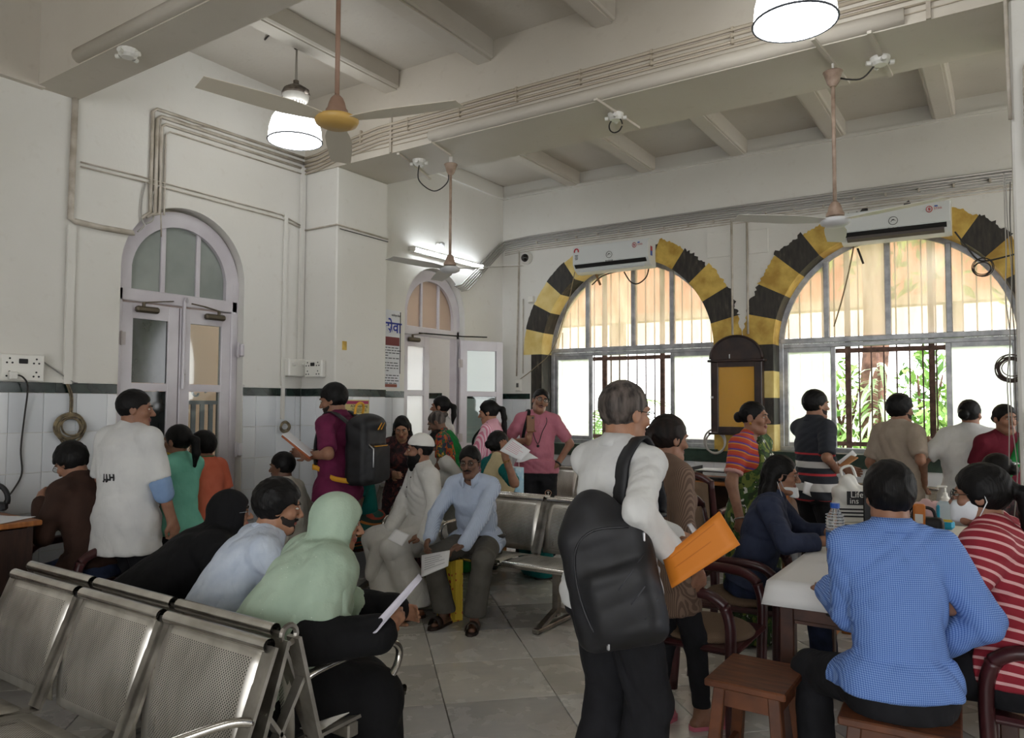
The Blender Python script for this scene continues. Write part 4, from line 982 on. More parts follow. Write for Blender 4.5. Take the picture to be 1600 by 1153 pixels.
def table(label, x0, x1, y0, y1, h, mat, drawer=True, cat='table', name='wooden_table'):
    t = thing(name, label, cat, ((x0 + x1) / 2, (y0 + y1) / 2, 0)); W, D_ = x1 - x0, y1 - y0
    b = MB(); b.box((0, 0, h - .015), (W, D_, .03), bev=.004); b.build('table_top', mat, t)
    for sx in (-1, 1):
        for sy in (-1, 1): b = MB(); b.bar((sx * (W / 2 - .05), sy * (D_ / 2 - .05), 0), (sx * (W / 2 - .05), sy * (D_ / 2 - .05), h - .03), .06, .06, bev=.005); b.build('leg', mat, t)
    for sy in (-1, 1): b = MB(); b.box((0, sy * (D_ / 2 - .05), h - .10), (W - .16, .025, .14)); b.build('apron', mat, t)
    for sx in (-1, 1): b = MB(); b.box((sx * (W / 2 - .05), 0, h - .10), (.025, D_ - .16, .14)); b.build('apron', mat, t); b = MB(); b.box((sx * (W / 2 - .05), 0, .12), (.03, D_ - .16, .05)); b.build('stretcher', mat, t)
    if drawer:
        o = MB(); o.box((-W / 4, -D_ / 2 + .035, h - .10), (W * .4, .02, .11), bev=.004); dr = o.build('drawer', mat, t); o = MB(); o.ball((-W / 4, -D_ / 2 + .015, h - .10), .014, 10, 6); o.build('knob', DARKIRON, dr)
    return t
table('dark wooden examination table under the white cloth', -.87, .02, 3.33, 4.28, .735, TABLEW)
def drape(x0, x1, y0, y1, h, drop, wob, seed):
    """cloth laid over a table, hanging down on every side with slack folds"""
    n = 36; G = []; rnd = random.Random(seed); ph = [rnd.uniform(0, 6) for _ in range(4)]
    def edge(s, a, b, d): return a + (b - a) * s
    xs = np.linspace(-drop, (x1 - x0) + drop, n); ys = np.linspace(-drop, (y1 - y0) + drop, n)
    for yy in ys:
        row = []
        for xx in xs:
            dx = max(-xx, xx - (x1 - x0), 0); dy = max(-yy, yy - (y1 - y0), 0); d = max(dx, dy)
            x = min(max(xx, 0), x1 - x0); y = min(max(yy, 0), y1 - y0)
            out = .012 + wob * d * (1 + math.sin(xx * 14 + ph[0]) + math.sin(yy * 13 + ph[1]))
            if dx > 0: x += math.copysign(out, xx - .1)
            if dy > 0: y += math.copysign(out, yy - .1)
            row.append((x0 + x, y0 + y, h + .004 - d * (1 if d > .0 else 0) + (.002 * math.sin(xx * 9 + ph[2]) * math.sin(yy * 8 + ph[3]) if d == 0 else 0)))
        G.append(row)
    return G
b = MB(); b.sheet(drape(-.88, .03, 3.32, 4.29, .742, .10, .06, 3), .004); tag(b.build('table_cloth', CLOTH, None, True), 'white cloth hanging over the edges of the examination table', 'tablecloth')
table('second table with white sheet and sanitizer in front of the far window', -.98, -.10, 4.78, 5.42, .75, OAK, False)
b = MB(); b.box((-.5, 5.08, .757), (.8, .56, .012), bev=.003); b.build('sheet_top', plain('cream_sheet', '#d8d2c4', .7)); 
o = bpy.data.objects['sheet_top']; o.name = 'paper_cover'; tag(o, 'cream paper cover lying on the second table', 'paper')
# desk along the left wall
t = thing('office_desk', 'long orange-topped desk along the left wall with dark panels', 'desk', (-4.76, 1.05, 0))
b = MB(); b.box((0, 0, .835), (.62, 1.9, .03), bev=.006); b.build('table_top', OAK, t)
b = MB(); b.box((0, .9, .41), (.56, .03, .82)); b.build('end_panel', DESKD, t); b = MB(); b.box((.27, 0, .45), (.03, 1.78, .72)); b.build('front_panel', DESKD, t); b = MB(); b.box((0, -.9, .41), (.56, .03, .82)); b.build('end_panel', DESKD, t)
# desk under the notice board with file tray
t = thing('office_desk', 'orange-brown desk against the wall below the notice board', 'desk', (-2.2, 6.95, 0))
b = MB(); b.box((0, 0, .785), (.96, .62, .03), bev=.005); b.build('table_top', OAK, t)
for s in (-1, 1): b = MB(); b.box((s * .45, 0, .385), (.03, .58, .77)); b.build('side_panel', OAK, t)
b = MB(); b.box((0, .24, .45), (.86, .02, .6)); b.build('back_panel', DESKD, t)
t = thing('file_tray', 'black two-tier file tray with papers on the desk below the notice board', 'tray', (-2.3, 6.86, .80))
for z in (.008, .085): b = MB(); b.box((0, 0, z), (.36, .28, .008)); b.build('tray_floor', INK, t)
for s in (-1, 1): b = MB(); b.box((s * .18, 0, .06), (.008, .28, .12)); b.build('tray_side', INK, t)
for k in range(3): b = MB(); b.box((.02 * k - .02, -.02, .093 + .004 * k), (.27, .25, .003), rz=.1 * k); b.build('paper', plain('white_paper', '#e4e4e6', .7), t)
# stretch of cloth-covered chair and screens at the far right
# ---------------------------------------------------------------- figures grown as one surface from a distance field
def smin(a, b, k):
    h = np.clip(.5 + .5 * (b - a) / k, 0, 1); return b + (a - b) * h - k * h * (1 - h)
def smax(a, b, k): return -smin(-a, -b, k)
def rc(P, a, b, ra, rb):
    a = np.asarray(a, float); ab = np.asarray(b, float) - a; q = P - a
    t = np.clip((q @ ab) / max(ab @ ab, 1e-9), 0, 1); q = q - t[:, None] * ab
    return np.sqrt((q * q).sum(1)) - (ra + (rb - ra) * t)
def ell(P, c, r, R=None):
    q = P - np.asarray(c, float)
    if R is not None: q = q @ R
    r = np.asarray(r, float); u = q / r; k0 = np.sqrt((u * u).sum(1)); u = u / r; k1 = np.sqrt((u * u).sum(1))
    return k0 * (k0 - 1) / np.maximum(k1, 1e-6)
def loft(P, prof, fold=0.0, nf=9, ph=0.0, round_=.02):
    """stacked ellipses: prof rows (z, rx, ry, cy) in P's own axes"""
    pr = np.array(prof, float); z = P[:, 2]
    rx = np.interp(z, pr[:, 0], pr[:, 1]); ry = np.interp(z, pr[:, 0], pr[:, 2]); cy = np.interp(z, pr[:, 0], pr[:, 3])
    x = P[:, 0]; y = P[:, 1] - cy
    k = np.sqrt((x / rx) ** 2 + (y / ry) ** 2)
    if fold: k = k - fold * np.sin(nf * np.arctan2(y / ry, x / rx) + ph + 3 * z) * np.clip((pr[-1, 0] - z) / max(pr[-1, 0] - pr[0, 0], .01), 0, 1)
    d = (k - 1) * np.minimum(rx, ry) * .92
    e = np.maximum(pr[0, 0] - z, z - pr[-1, 0])
    return smax(d, e, round_)
OFF = np.array([[i, j, k] for i in (0, 1) for j in (0, 1) for k in (0, 1)])
EDG = [(a, b) for a in range(8) for b in range(a + 1, 8) if np.abs(OFF[a] - OFF[b]).sum() == 1]
def grow(fn, lo, hi, res, L=3, keep=None):
    """sparse surface nets of fn over the box lo..hi"""
    lo = np.asarray(lo, float); hi = np.asarray(hi, float); s = res * 2 ** L
    n = np.ceil((hi - lo) / s).astype(int)
    idx = np.stack(np.meshgrid(*[np.arange(k) for k in n], indexing='ij'), -1).reshape(-1, 3)
    for lv in range(L + 1):
        c = lo + (idx + .5) * s
        if keep is not None and lv >= 1:
            m = keep(c, s); idx = idx[m]; c = c[m]
        if len(idx) == 0: return np.zeros((0, 3)), np.zeros((0, 4), int)
        idx = idx[np.abs(fn(c)) < s * 1.25]
        if lv < L: idx = ((idx * 2)[:, None, :] + OFF[None]).reshape(-1, 3); s /= 2
    if len(idx) == 0: return np.zeros((0, 3)), np.zeros((0, 4), int)
    N = n * 2 ** L + 2
    key = lambda q: (q[..., 0].astype(np.int64) * N[1] + q[..., 1]) * N[2] + q[..., 2]
    ck = key(idx[:, None, :] + OFF[None]); uq, inv = np.unique(ck.ravel(), return_inverse=True)
    pts = np.stack([uq // (N[1] * N[2]), (uq // N[2]) % N[1], uq % N[2]], 1)
    v = fn(lo + pts * s); v[v == 0] = 1e-9
    cv = v[inv].reshape(-1, 8); ins = cv < 0; mixed = ins.any(1) & ~ins.all(1)
    idx = idx[mixed]; cv = cv[mixed]; acc = np.zeros((len(idx), 3)); cnt = np.zeros(len(idx))
    for a, b in EDG:
        m = (cv[:, a] < 0) != (cv[:, b] < 0); t = cv[m, a] / (cv[m, a] - cv[m, b])
        acc[m] += OFF[a] + t[:, None] * (OFF[b] - OFF[a]); cnt[m] += 1
    V = lo + (idx + acc / cnt[:, None]) * s
    kk = key(idx + 1); order = np.argsort(kk); sk = kk[order]; F = []
    for ax in range(3):
        o1, o2 = [(1, 2), (2, 0), (0, 1)][ax]; e = np.zeros(3, int); e[ax] = 1
        far = int(np.where((OFF == e).all(1))[0][0])
        m = np.where((cv[:, 0] < 0) != (cv[:, far] < 0))[0]
        q = []; ok = np.ones(len(m), bool)
        for d1, d2 in ((0, 0), (1, 0), (1, 1), (0, 1)):
            j = idx[m].copy(); j[:, o1] -= d1; j[:, o2] -= d2; k = key(j + 1); p = np.clip(np.searchsorted(sk, k), 0, len(sk) - 1)
            ok &= sk[p] == k; q.append(order[p])
        q = np.stack(q, 1)[ok]; fl = cv[m[ok], 0] > 0; q[fl] = q[fl][:, ::-1]; F.append(q)
    return V, np.concatenate(F)
def sdf_obj(name, fn, lo, hi, res, mat, parent, keep=None, **kw):
    V, F = grow(fn, lo, hi, res, keep=keep)
    if len(F) == 0: return None
    return link(name, V, F, mat, parent, True, **kw)
def shoot(fn, p, d, n=60):
    """walk from p along d to the surface of fn"""
    p = np.array(p, float).reshape(-1, 3); d = unit(d)
    for _ in range(n): p = p + d * np.clip(fn(p), -.05, .05)[:, None] * .8
    return p
def two_bone(a, t, l1, l2, pole):
    a = np.asarray(a, float); t = np.asarray(t, float); d = t - a; L = np.linalg.norm(d); L2 = min(L, (l1 + l2) * .995); u = unit(d); t = a + u * L2
    c = (l1 * l1 + L2 * L2 - l2 * l2) / (2 * L2); hgt = math.sqrt(max(l1 * l1 - c * c, 0)); pole = np.asarray(pole, float); pole = unit(pole - u * (pole @ u))
    return a + u * c + pole * hgt, t
def rotm(yaw=0, pitch=0, roll=0):
    """yaw to the figure's left, pitch looking down, roll towards its right shoulder (degrees); columns = right, forward, up"""
    y, p, r = map(math.radians, (yaw, -pitch, roll))
    Rz = np.array([[math.cos(y), -math.sin(y), 0], [math.sin(y), math.cos(y), 0], [0, 0, 1]])
    Rx = np.array([[1, 0, 0], [0, math.cos(p), -math.sin(p)], [0, math.sin(p), math.cos(p)]])
    Ry = np.array([[math.cos(r), 0, math.sin(r)], [0, 1, 0], [-math.sin(r), 0, math.cos(r)]])
    return Rz @ Rx @ Ry
def folds(P, amp, k=1.0, ph=0.0):
    x, y, z = P[:, 0], P[:, 1], P[:, 2]
    a = np.sin(k * (21 * z + 13 * x) + 2.4 * np.sin(9 * x + 6 * y + ph)); b = np.sin(k * (37 * z - 21 * x + 9 * y) + 2.8 * np.sin(8 * x - 7 * z + ph)); m = .5 + .5 * np.sin(7 * z + 9 * y - 5 * x + ph)
    return amp * ((1 - 1.7 * np.abs(a) ** .6) * m + .7 * (1 - 1.7 * np.abs(b) ** .6) * (1 - m))

def skin(name, a, b):
    m = Mat(name, a, .5, spec=.4, Subsurface_Weight=.06); m.mottled(b, a, 25, .3, .7); return m.m
SKIN = {'light': skin('light_brown_skin', '#a97d63', '#996d54'), 'mid': skin('brown_skin', '#9a705a', '#8a624d'), 'dark': skin('dark_brown_skin', '#7a5847', '#6a4b3b')}
LIPS = {'light': plain('rose_lips', '#8f4e44', .4), 'mid': plain('brown_lips', '#743f36', .4), 'dark': plain('dark_lips', '#4d2b26', .4)}
def hairmat(name, a, b):
    m = Mat(name, a, .55, spec=.22); m.color(m.ramp(m.noise(40, 3, m.mapped((1, 1, .18))), [(.35, a), (.7, b)])); m.bump(m.wave(55, m.mapped((1, 1, .15)), 6), .18, .003); return m.m
HAIR = {'black': hairmat('black_hair', '#070606', '#121010'), 'grey': hairmat('greying_hair', '#2c2725', '#6d635d'), 'brown': hairmat('dark_brown_hair', '#120d0b', '#261b17')}
EYEW = plain('eye_white', '#c2bbb1', .3); IRIS = plain('dark_iris', '#1a100c', .15); BROW = plain('brow_hair', '#15100e', .7)

def head_sdf(Q, fem=False, ears=True):
    d = ell(Q, (0, -.014, .028), (.0745, .095, .088))
    d = smin(d, ell(Q, (0, .018, -.04), (.058 if not fem else .055, .070, .076)), .03)
    d = smin(d, rc(Q, (-.012, .066, -.095), (.012, .066, -.095), .022, .022), .028)            # chin
    d = smin(d, rc(Q, (-.045, .0, -.07), (-.02, .06, -.098), .02, .018), .03); d = smin(d, rc(Q, (.045, .0, -.07), (.02, .06, -.098), .02, .018), .03)   # jaw line
    d = smin(d, rc(Q, (-.034, .078, .028), (.034, .078, .028), .012, .012), .02)                # brow ridge
    for s in (-1, 1):
        d = smin(d, ell(Q, (s * .042, .062, -.022), (.022, .022, .02)), .02)                    # cheek bone
        d = smax(d, -ell(Q, (s * .0315, .098, .008), (.017, .018, .011)), .012)                 # eye socket
    d = smin(d, rc(Q, (0, .088, .012), (0, .112, -.026), .008, .0125), .012)                    # nose
    for s in (-1, 1): d = smin(d, ell(Q, (s * .013, .099, -.031), (.010, .011, .009)), .008)
    d = smin(d, ell(Q, (0, .0885, -.056), (.023, .010, .0062)), .006); d = smin(d, ell(Q, (0, .088, -.067), (.020, .010, .0068)), .006)
    d = smax(d, -rc(Q, (-.02, .101, -.0612), (.02, .101, -.0612), .0028, .0028), .004)
    if ears:
        for s in (-1, 1):
            e = ell(Q, (s * .077, -.006, -.004), (.009, .021, .033)); e = smax(e, -ell(Q, (s * .086, -.002, -.002), (.006, .011, .020)), .006); d = smin(d, e, .01)
    return d
def hair_cap(Q, bulk=.010, style='short'):
    d = ell(Q, (0, -.016, .032), (.0745 + bulk, .095 + bulk, .088 + bulk * 1.25))
    fz = {'short': .062, 'bald': .085}.get(style, .066)
    face = ell(Q, (0, .125, fz - .115), (.079, .115, .125))
    d = smax(d, -face, .012)
    if style in ('short', 'bald'):
        low = (-.052 + .42 * (Q[:, 1] + .0)) - Q[:, 2]; d = smax(d, low, .012)
        side = ell(Q, (0, .05, -.035), (.13, .045, .075)); d = smax(d, -side, .012)             # clear of ear and cheek
    else:
        low = (-.075 + .30 * Q[:, 1]) - Q[:, 2]; d = smax(d, low, .012)
        side = ell(Q, (0, .062, -.045), (.13, .035, .08)); d = smax(d, -side, .012)
    return d
class Fig: pass
def person(label, pos, face, h=1.65, fem=False, bulk=1.0, tone='mid', res=.010, pose='stand', seat=.44, lean=0, side=0, twist=0, head=(0, 0, 0), hands=None, feet=None, foot_gap=.1,
           hair=('short', 'black'), top=None, legs=None, hscale=1.0, face_on=True, shoes=None, paunch=0.0, beard=None, moustache=None, lips=True, skirt=None, extras=None, knees=None, group=None, name='person', footdir=None):
    """pos: (x, y) on the floor under the hips; face: room angle looked along (degrees). Local axes: x right, y forward, z up."""
    s = h / 1.70; root = thing(name, label, 'person', (pos[0], pos[1], 0), math.radians(face - 90), group); g = Fig(); g.root = root; g.s = s
    ca, sa = math.cos(math.radians(face - 90)), math.sin(math.radians(face - 90))
    def loc(w): w = np.asarray(w, float); d = w[:2] - np.array(pos); return np.array([d[0] * ca + d[1] * sa, -d[0] * sa + d[1] * ca, w[2]])
    g.loc = loc; g.world = lambda p: np.array([pos[0] + p[0] * ca - p[1] * sa, pos[1] + p[0] * sa + p[1] * ca, p[2]])
    tgt = lambda q: loc(at_depth(*q[1:])) if (isinstance(q, tuple) and q[0] == 'px') else np.asarray(q, float)
    pel = V3(0, 0, .541 * h if pose == 'stand' else seat + .098 * s)
    T = rotm(twist, lean, side); g.T = T; r, f, t = T[:, 0], T[:, 1], T[:, 2]
    c7 = pel + t * .535 * s; sw = (.150 if fem else .166) * s * (1 + (bulk - 1) * .4)
    HB = rotm(*head); g.HB = HB
    hc = c7 + (t * .55 + V3(0, 0, 1) * .45) * .055 * s + HB[:, 2] * .085 * s + HB[:, 1] * .028 * s; g.hc = hc; hs = s * hscale * (.97 if fem else 1.0); g.hs = hs
    toH = lambda P: (P - hc) @ HB / hs; g.toH = toH; g.fromH = lambda q: hc + HB @ (np.asarray(q, float) * hs)
    sh = {k: c7 - t * .055 * s + r * sgn * sw for k, sgn in (('L', -1), ('R', 1))}
    g.c7, g.pel, g.sh = c7, pel, sh
    l1, l2 = .285 * s, .255 * s; el, wr, hd = {}, {}, {}
    for k, sgn in (('L', -1), ('R', 1)):
        spec = (hands or {}).get(k) or dict(to=sh[k] + r * sgn * .06 * s - t * .5 * s + f * .05)
        to = tgt(spec['to']); pole = spec.get('pole', r * sgn * .5 - f * .8 - t * .2)
        el[k], wr[k] = two_bone(sh[k], to, l1, l2, pole)
        dirn = spec.get('dir'); dirn = unit(wr[k] - el[k]) if dirn is None else unit(dirn)
        nrm = np.asarray(spec.get('palm', -r * sgn), float); nrm = unit(nrm - dirn * (nrm @ dirn)); hd[k] = (dirn, nrm, spec.get('curl', .5), spec.get('thumb', .6))
    g.el, g.wr = el, wr
    # legs
    hip = {k: pel - t * .03 * s * (1 if pose == 'stand' else .3) + rotm(0)[:, 0] * sgn * .09 * s for k, sgn in (('L', -1), ('R', 1))}; kn, an, toe = {}, {}, {}
    for k, sgn in (('L', -1), ('R', 1)):
        if feet and k in feet: a = tgt(feet[k]); a = V3(a[0], a[1], max(a[2], .075 * s))
        else: a = V3(sgn * foot_gap * s, -.01, .075 * s) if pose == 'stand' else V3(sgn * foot_gap * s * 1.1, .44 * s, .075 * s)
        kp = (knees or {}).get(k, (sgn * .15, 1, .2) if pose == 'stand' else (sgn * .15, .6, 1)); kn[k], an[k] = two_bone(hip[k], a, .425 * s, .415 * s, kp)
        fd = unit((footdir or {}).get(k, (sgn * .2, 1, 0))); toe[k] = V3(an[k][0], an[k][1], 0) + fd * .155 * s
    g.hip, g.kn, g.an, g.toe = hip, kn, an, toe
    toT = lambda P: (P - pel) @ T / s
    b = bulk; bf = 1.0 if not fem else .93
    prof = [(-.12, .158 * b, .118 * b, -.01), (-.02, .172 * b, .122 * b, -.008), (.08, .150 * b * bf, .108 * b + paunch * .6, paunch * .6), (.16, .142 * b * bf, .106 * b + paunch, paunch), (.27, .155 * b * bf, .112 * b + paunch * .4, paunch * .5), (.36, .160 * b * bf, .114 * b, .004), (.44, .146 * b * bf, .094 * b, -.006), (.50, .10 * bf, .066, -.012), (.535, .06, .055, -.01)]
    g.prof = prof
    def torso(P, inf=0.0, zlo=None, loose=0.0):
        Q = toT(P); pr = prof if zlo is None else [(zlo,) + tuple(prof[0][1:])] + prof[1:]
        if loose: pr = [(z, max(rx, loose * (1 if z < .3 else 0)), max(ry, loose * .72 * (1 if z < .3 else 0)), cy) for z, rx, ry, cy in pr]
        d = loft(Q, [(z, rx + inf / s, ry + inf / s, cy) for z, rx, ry, cy in pr]) * s
        d = smin(d, rc(P, sh['L'] + r * .02, sh['R'] - r * .02, .054 * s * b + inf * .7, .054 * s * b + inf * .7), .04 * s)
        for k in 'LR': d = smin(d, rc(P, c7 + t * .02 * s, sh[k], .046 * s + inf * .6, .050 * s * b + inf * .7), .03 * s)
        if fem:
            for sg in (-1, 1): d = smin(d, ell(Q, (sg * .072, .078, .335), (.062 + inf, .055 + inf, .062 + inf)) * s, .04 * s)
        return d
    g.torso = torso
    ab = b if b < 1.2 else 1 + (b - 1) * .7
    def arm(P, k, inf=0.0, upto=2.0, taper=0.0):
        """upto 0..1 along the upper arm, 1..2 along the forearm"""
        A, E, W = sh[k], el[k], wr[k]; d = rc(P, A, E, .047 * s * ab + inf, .038 * s * ab + inf)
        if upto > 1: d = smin(d, rc(P, E, W, .039 * s * ab + inf, .027 * s * ab + inf + taper), .02)
        if upto < 2:
            end, dr = (A + (E - A) * upto, unit(E - A)) if upto <= 1 else (E + (W - E) * (upto - 1), unit(W - E))
            d = smax(d, np.where(((P - end) ** 2).sum(1) < .2 ** 2, (P - end) @ dr, -1), .008)
        return d
    g.arm = arm
    def leg(P, k, inf=0.0, flare=0.0, thick=1.0):
        d = rc(P, hip[k], kn[k], .086 * s * b * thick + inf, .060 * s * thick + inf); return smin(d, rc(P, kn[k], an[k], .058 * s * thick + inf, .042 * s + inf + flare), .03)
    g.leg = leg
    def foot(P, k, inf=0.0):
        A, Z = an[k], toe[k]; fd = unit(Z - V3(A[0], A[1], 0)); heel = V3(A[0], A[1], .03 * s) - fd * .045 * s
        d = smin(rc(P, heel, Z - fd * .03 + V3(0, 0, .022 * s), .032 * s + inf, .026 * s + inf), rc(P, A, V3(A[0], A[1], .045 * s) + fd * .04 * s, .036 * s + inf, .034 * s + inf), .03)
        return smax(d, .004 - P[:, 2], .006)
    g.foot = foot
    def hand(P, k):
        W = wr[k]; d_, n_, curl, th = hd[k]; lat = np.cross(d_, n_) * (1 if k == 'L' else -1); S = s * (.95 if fem else 1.0); M = np.stack([lat, d_, n_], 1)
        d = ell(P, W + d_ * .048 * S, (.041 * S, .054 * S, .018 * S), M); d = smin(d, rc(P, W - d_ * .03 * S, W + d_ * .02 * S, .026 * S, .028 * S), .02)
        for i, (lx, L) in enumerate(((.030, .066), (.010, .076), (-.011, .070), (-.030, .054))):
            p0 = W + d_ * .088 * S + lat * lx * S; a1 = curl * .9 + .06 * i; v1 = d_ * math.cos(a1) + n_ * math.sin(a1); p1 = p0 + v1 * L * .52 * S
            a2 = a1 + curl * 1.1; v2 = d_ * math.cos(a2) + n_ * math.sin(a2); p2 = p1 + v2 * L * .5 * S
            d = smin(d, smin(rc(P, p0 - d_ * .02 * S, p1, .0105 * S, .0092 * S), rc(P, p1, p2, .0092 * S, .0075 * S), .004), .006)
        p0 = W + d_ * .022 * S + lat * .026 * S; p1 = p0 + (d_ * .6 + lat * .75 + n_ * .25 * th) * .042 * S; p2 = p1 + (d_ * .85 + lat * (.25 - .4 * th) + n_ * .5 * th) * .038 * S
        d = smin(d, smin(rc(P, p0, p1, .016 * S, .0115 * S), rc(P, p1, p2, .011 * S, .0088 * S), .005), .012)
        return d
    neck0 = c7 - t * .02 * s; neck1 = g.fromH((0, -.022, -.055))
    def neck(P, inf=0.0): return rc(P, neck0, neck1, (.052 if fem else .060) * s + inf, (.048 if fem else .056) * s + inf)
    g.neck = neck
    short = top.get('sleeve', 2.0) if top else 2.0
    def body(P):
        d = torso(P); d = smin(d, neck(P), .02)
        d = smin(d, head_sdf(toH(P), fem) * hs, .02)
        for k in 'LR': d = smin(d, arm(P, k), .03); d = smin(d, hand(P, k), .012); d = smin(d, leg(P, k), .04); d = smin(d, foot(P, k), .03)
        return d
    pts = np.array([hc, c7] + list(el.values()) + list(wr.values()) + list(kn.values()) + list(an.values()) + list(toe.values()) + [pel])
    lo, hi = pts.min(0) - .26 * s, pts.max(0) + .26 * s; lo[2] = max(lo[2], -.02); g.lo, g.hi = lo, hi
    fine_r = max(res * .62, .0054)
    def fine(P):
        d = np.sqrt(((P - hc) ** 2).sum(1)) - .20 * hs
        for k in 'LR':
            A = wr[k] if short >= 1.9 else (el[k] if short > .9 else sh[k]); d = np.minimum(d, rc(P, A, wr[k], .10 * s, .09 * s)); d = np.minimum(d, rc(P, wr[k], wr[k] + hd[k][0] * .12 * s, .10 * s, .10 * s))
            if shoes is None or shoes[0] == 'sandal': d = np.minimum(d, rc(P, an[k], toe[k], .11, .09))
        return d
    rcz = .022
    V1, F1 = grow(body, lo, hi, rcz, 2, keep=lambda c, q: fine(c) > -rcz * 2.2 - q * .9)
    V2, F2 = grow(body, lo, hi, fine_r, 3, keep=lambda c, q: fine(c) < q * .9)
    V = np.concatenate([V1, V2]); F = np.concatenate([F1, F2 + len(V1)])
    fc = V[F].mean(1); q = toH(fc); lipm = ((q[:, 0] / .026) ** 2 + ((q[:, 2] + .0615) / .0135) ** 2 < 1) & (q[:, 1] > .078)
    if beard: lipm &= False if beard == 'full' else True
    link('body', V, F, None, root, True, mats=[SKIN[tone], LIPS[tone]], fmat=(lipm & bool(lips)).astype(int))
    # eyes and brows
    if face_on:
        for sg in (-1, 1):
            bb = MB(); bb.ball(g.fromH((sg * .0315, .0835, .0085)), np.array((.0118, .0085, .0050)) * hs, 12, 8, HB); nv = len(bb.f); bb.ball(g.fromH((sg * .0315, .0895, .0082)), np.array((.0058, .004, .0050)) * hs, 10, 6, HB)
            fm = [0] * nv + [1] * (len(bb.f) - nv); link('eye', bb.v, bb.f, None, root, True, mats=[EYEW, IRIS], fmat=fm)
            bb = MB(); bb.tube([g.fromH((sg * .012, .095, .026)), g.fromH((sg * .03, .094, .031)), g.fromH((sg * .050, .078, .026))], [.0035 * hs, .0042 * hs, .0022 * hs], 6); bb.build('eyebrow', BROW, root, True)
    # hair
    st, hcol = hair[0], hair[1]; hm = HAIR[hcol]; hb = hair[2] if len(hair) > 2 else .011
    locks = hair[3] if len(hair) > 3 else []
    if st != 'none':
        def hair_fn(P):
            Q = toH(P); d = hair_cap(Q, hb, st)
            if st == 'bun': d = smin(d, ell(Q, (0, -.122, .0), (.042, .036, .042)), .012)
            if st == 'topbun': d = smin(d, ell(Q, (0, -.125, .035), (.034, .03, .03)), .01)
            if st == 'pony':
                d = smin(d, ell(Q, (0, -.112, .03), (.026, .024, .026)), .012)
                pp = [(0, -.118, .03), (.005, -.155, .0), (.01, -.155, -.09), (.012, -.135, -.19)]
                for p0, p1, r0, r1 in zip(pp, pp[1:], (.022, .032, .03), (.032, .03, .012)): d = smin(d, rc(Q, p0, p1, r0, r1), .015)
            if st == 'long':
                for sx in (-1, 1):
                    for p0, p1, r0, r1 in (((sx * .06, -.05, .0), (sx * .065, -.06, -.11), .04, .04), ((sx * .065, -.06, -.11), (sx * .05, -.085, -.26), .04, .03)): d = smin(d, rc(Q, p0, p1, r0, r1), .03)
                d = smin(d, rc(Q, (0, -.08, -.02), (0, -.10, -.28), .05, .04), .03)
            d = d * hs
            for a, c, r0, r1 in locks: d = smin(d, rc(P, g.fromH(a), g.fromH(c), r0 * hs, r1 * hs), .02)
            w_ = Q[:, 0] * 160 + 5 * np.sin(Q[:, 2] * 40)
            return d + .0016 * np.sin(w_) * np.cos(Q[:, 1] * 90 + Q[:, 2] * 60) + (.003 * np.sin(Q[:, 0] * 90) * np.sin(Q[:, 1] * 80 + 2) * np.sin(Q[:, 2] * 85) if hb > .016 else 0)
        sdf_obj('hair', hair_fn, hc - .42 * hs, hc + .26 * hs, max(.0055, res * .6), hm, root)
    if beard:
        col = HAIR['black'] if beard == 'full' else plain('beard_stubble', '#211713', .85)
        def beard_fn(P):
            Q = toH(P); th = .012 if beard == 'full' else .0032
            d = smin(ell(Q, (0, .018, -.045), (.060 + th, .072 + th, .076 + th)), rc(Q, (-.012, .066, -.10), (.012, .066, -.10), .022 + th, .022 + th), .028)
            if beard == 'full': d = smin(d, rc(Q, (0, .06, -.105), (0, .068, -.150), .034, .018), .025)
            d = smax(d, Q[:, 2] - (-.038 + 1.1 * np.clip(.035 - Q[:, 1], 0, .05)), .008); d = smax(d, -.010 - Q[:, 1], .01)
            d = smax(d, -ell(Q, (0, .092, -.0615), (.024, .03, .012)), .005)
            return d * hs + .001 * np.sin(Q[:, 0] * 230) * np.sin(Q[:, 2] * 210)
        sdf_obj('beard', beard_fn, hc - .21 * hs, hc + .16 * hs, max(.005, res * .5), col, root)
    if moustache or beard:
        bb = MB(); sz = moustache if isinstance(moustache, float) else .0055
        bb.tube([g.fromH((x, .098 - .55 * abs(x) ** 1.15, -.0475 - abs(x) * .22)) for x in np.linspace(-.034, .034, 9)], [sz * hs * (1 - .75 * abs(x) / .034) for x in np.linspace(-.034, .034, 9)], 7); bb.build('moustache', HAIR['black'], root, True)
    # clothes
    if top and top.get('collar') == 'flap':
        cn = c7 + t * .030 * s + f * .012; nr = .058 if fem else .066; G = []
        for lv in (0, .5, 1):
            row = []
            for q in np.linspace(-1, 1, 19):
                th = q * math.radians(158); rr = (nr + .026 * lv) * s; tip = abs(q) ** 5 * .042 * lv * s
                row.append(cn + r * rr * math.sin(th) * (1 + .05 * lv) - f * rr * math.cos(th) + t * ((.030 - .052 * lv) * s - tip) + f * .010 * lv * abs(q) ** 3)
            G.append(row)
        bb = MB(); bb.sheet(G, .004); bb.build('collar', top['mat'], root, True)
    fo = lambda P, a, ph=0: folds(P, a, 1.0, ph + len(label))
    legs_fn = None
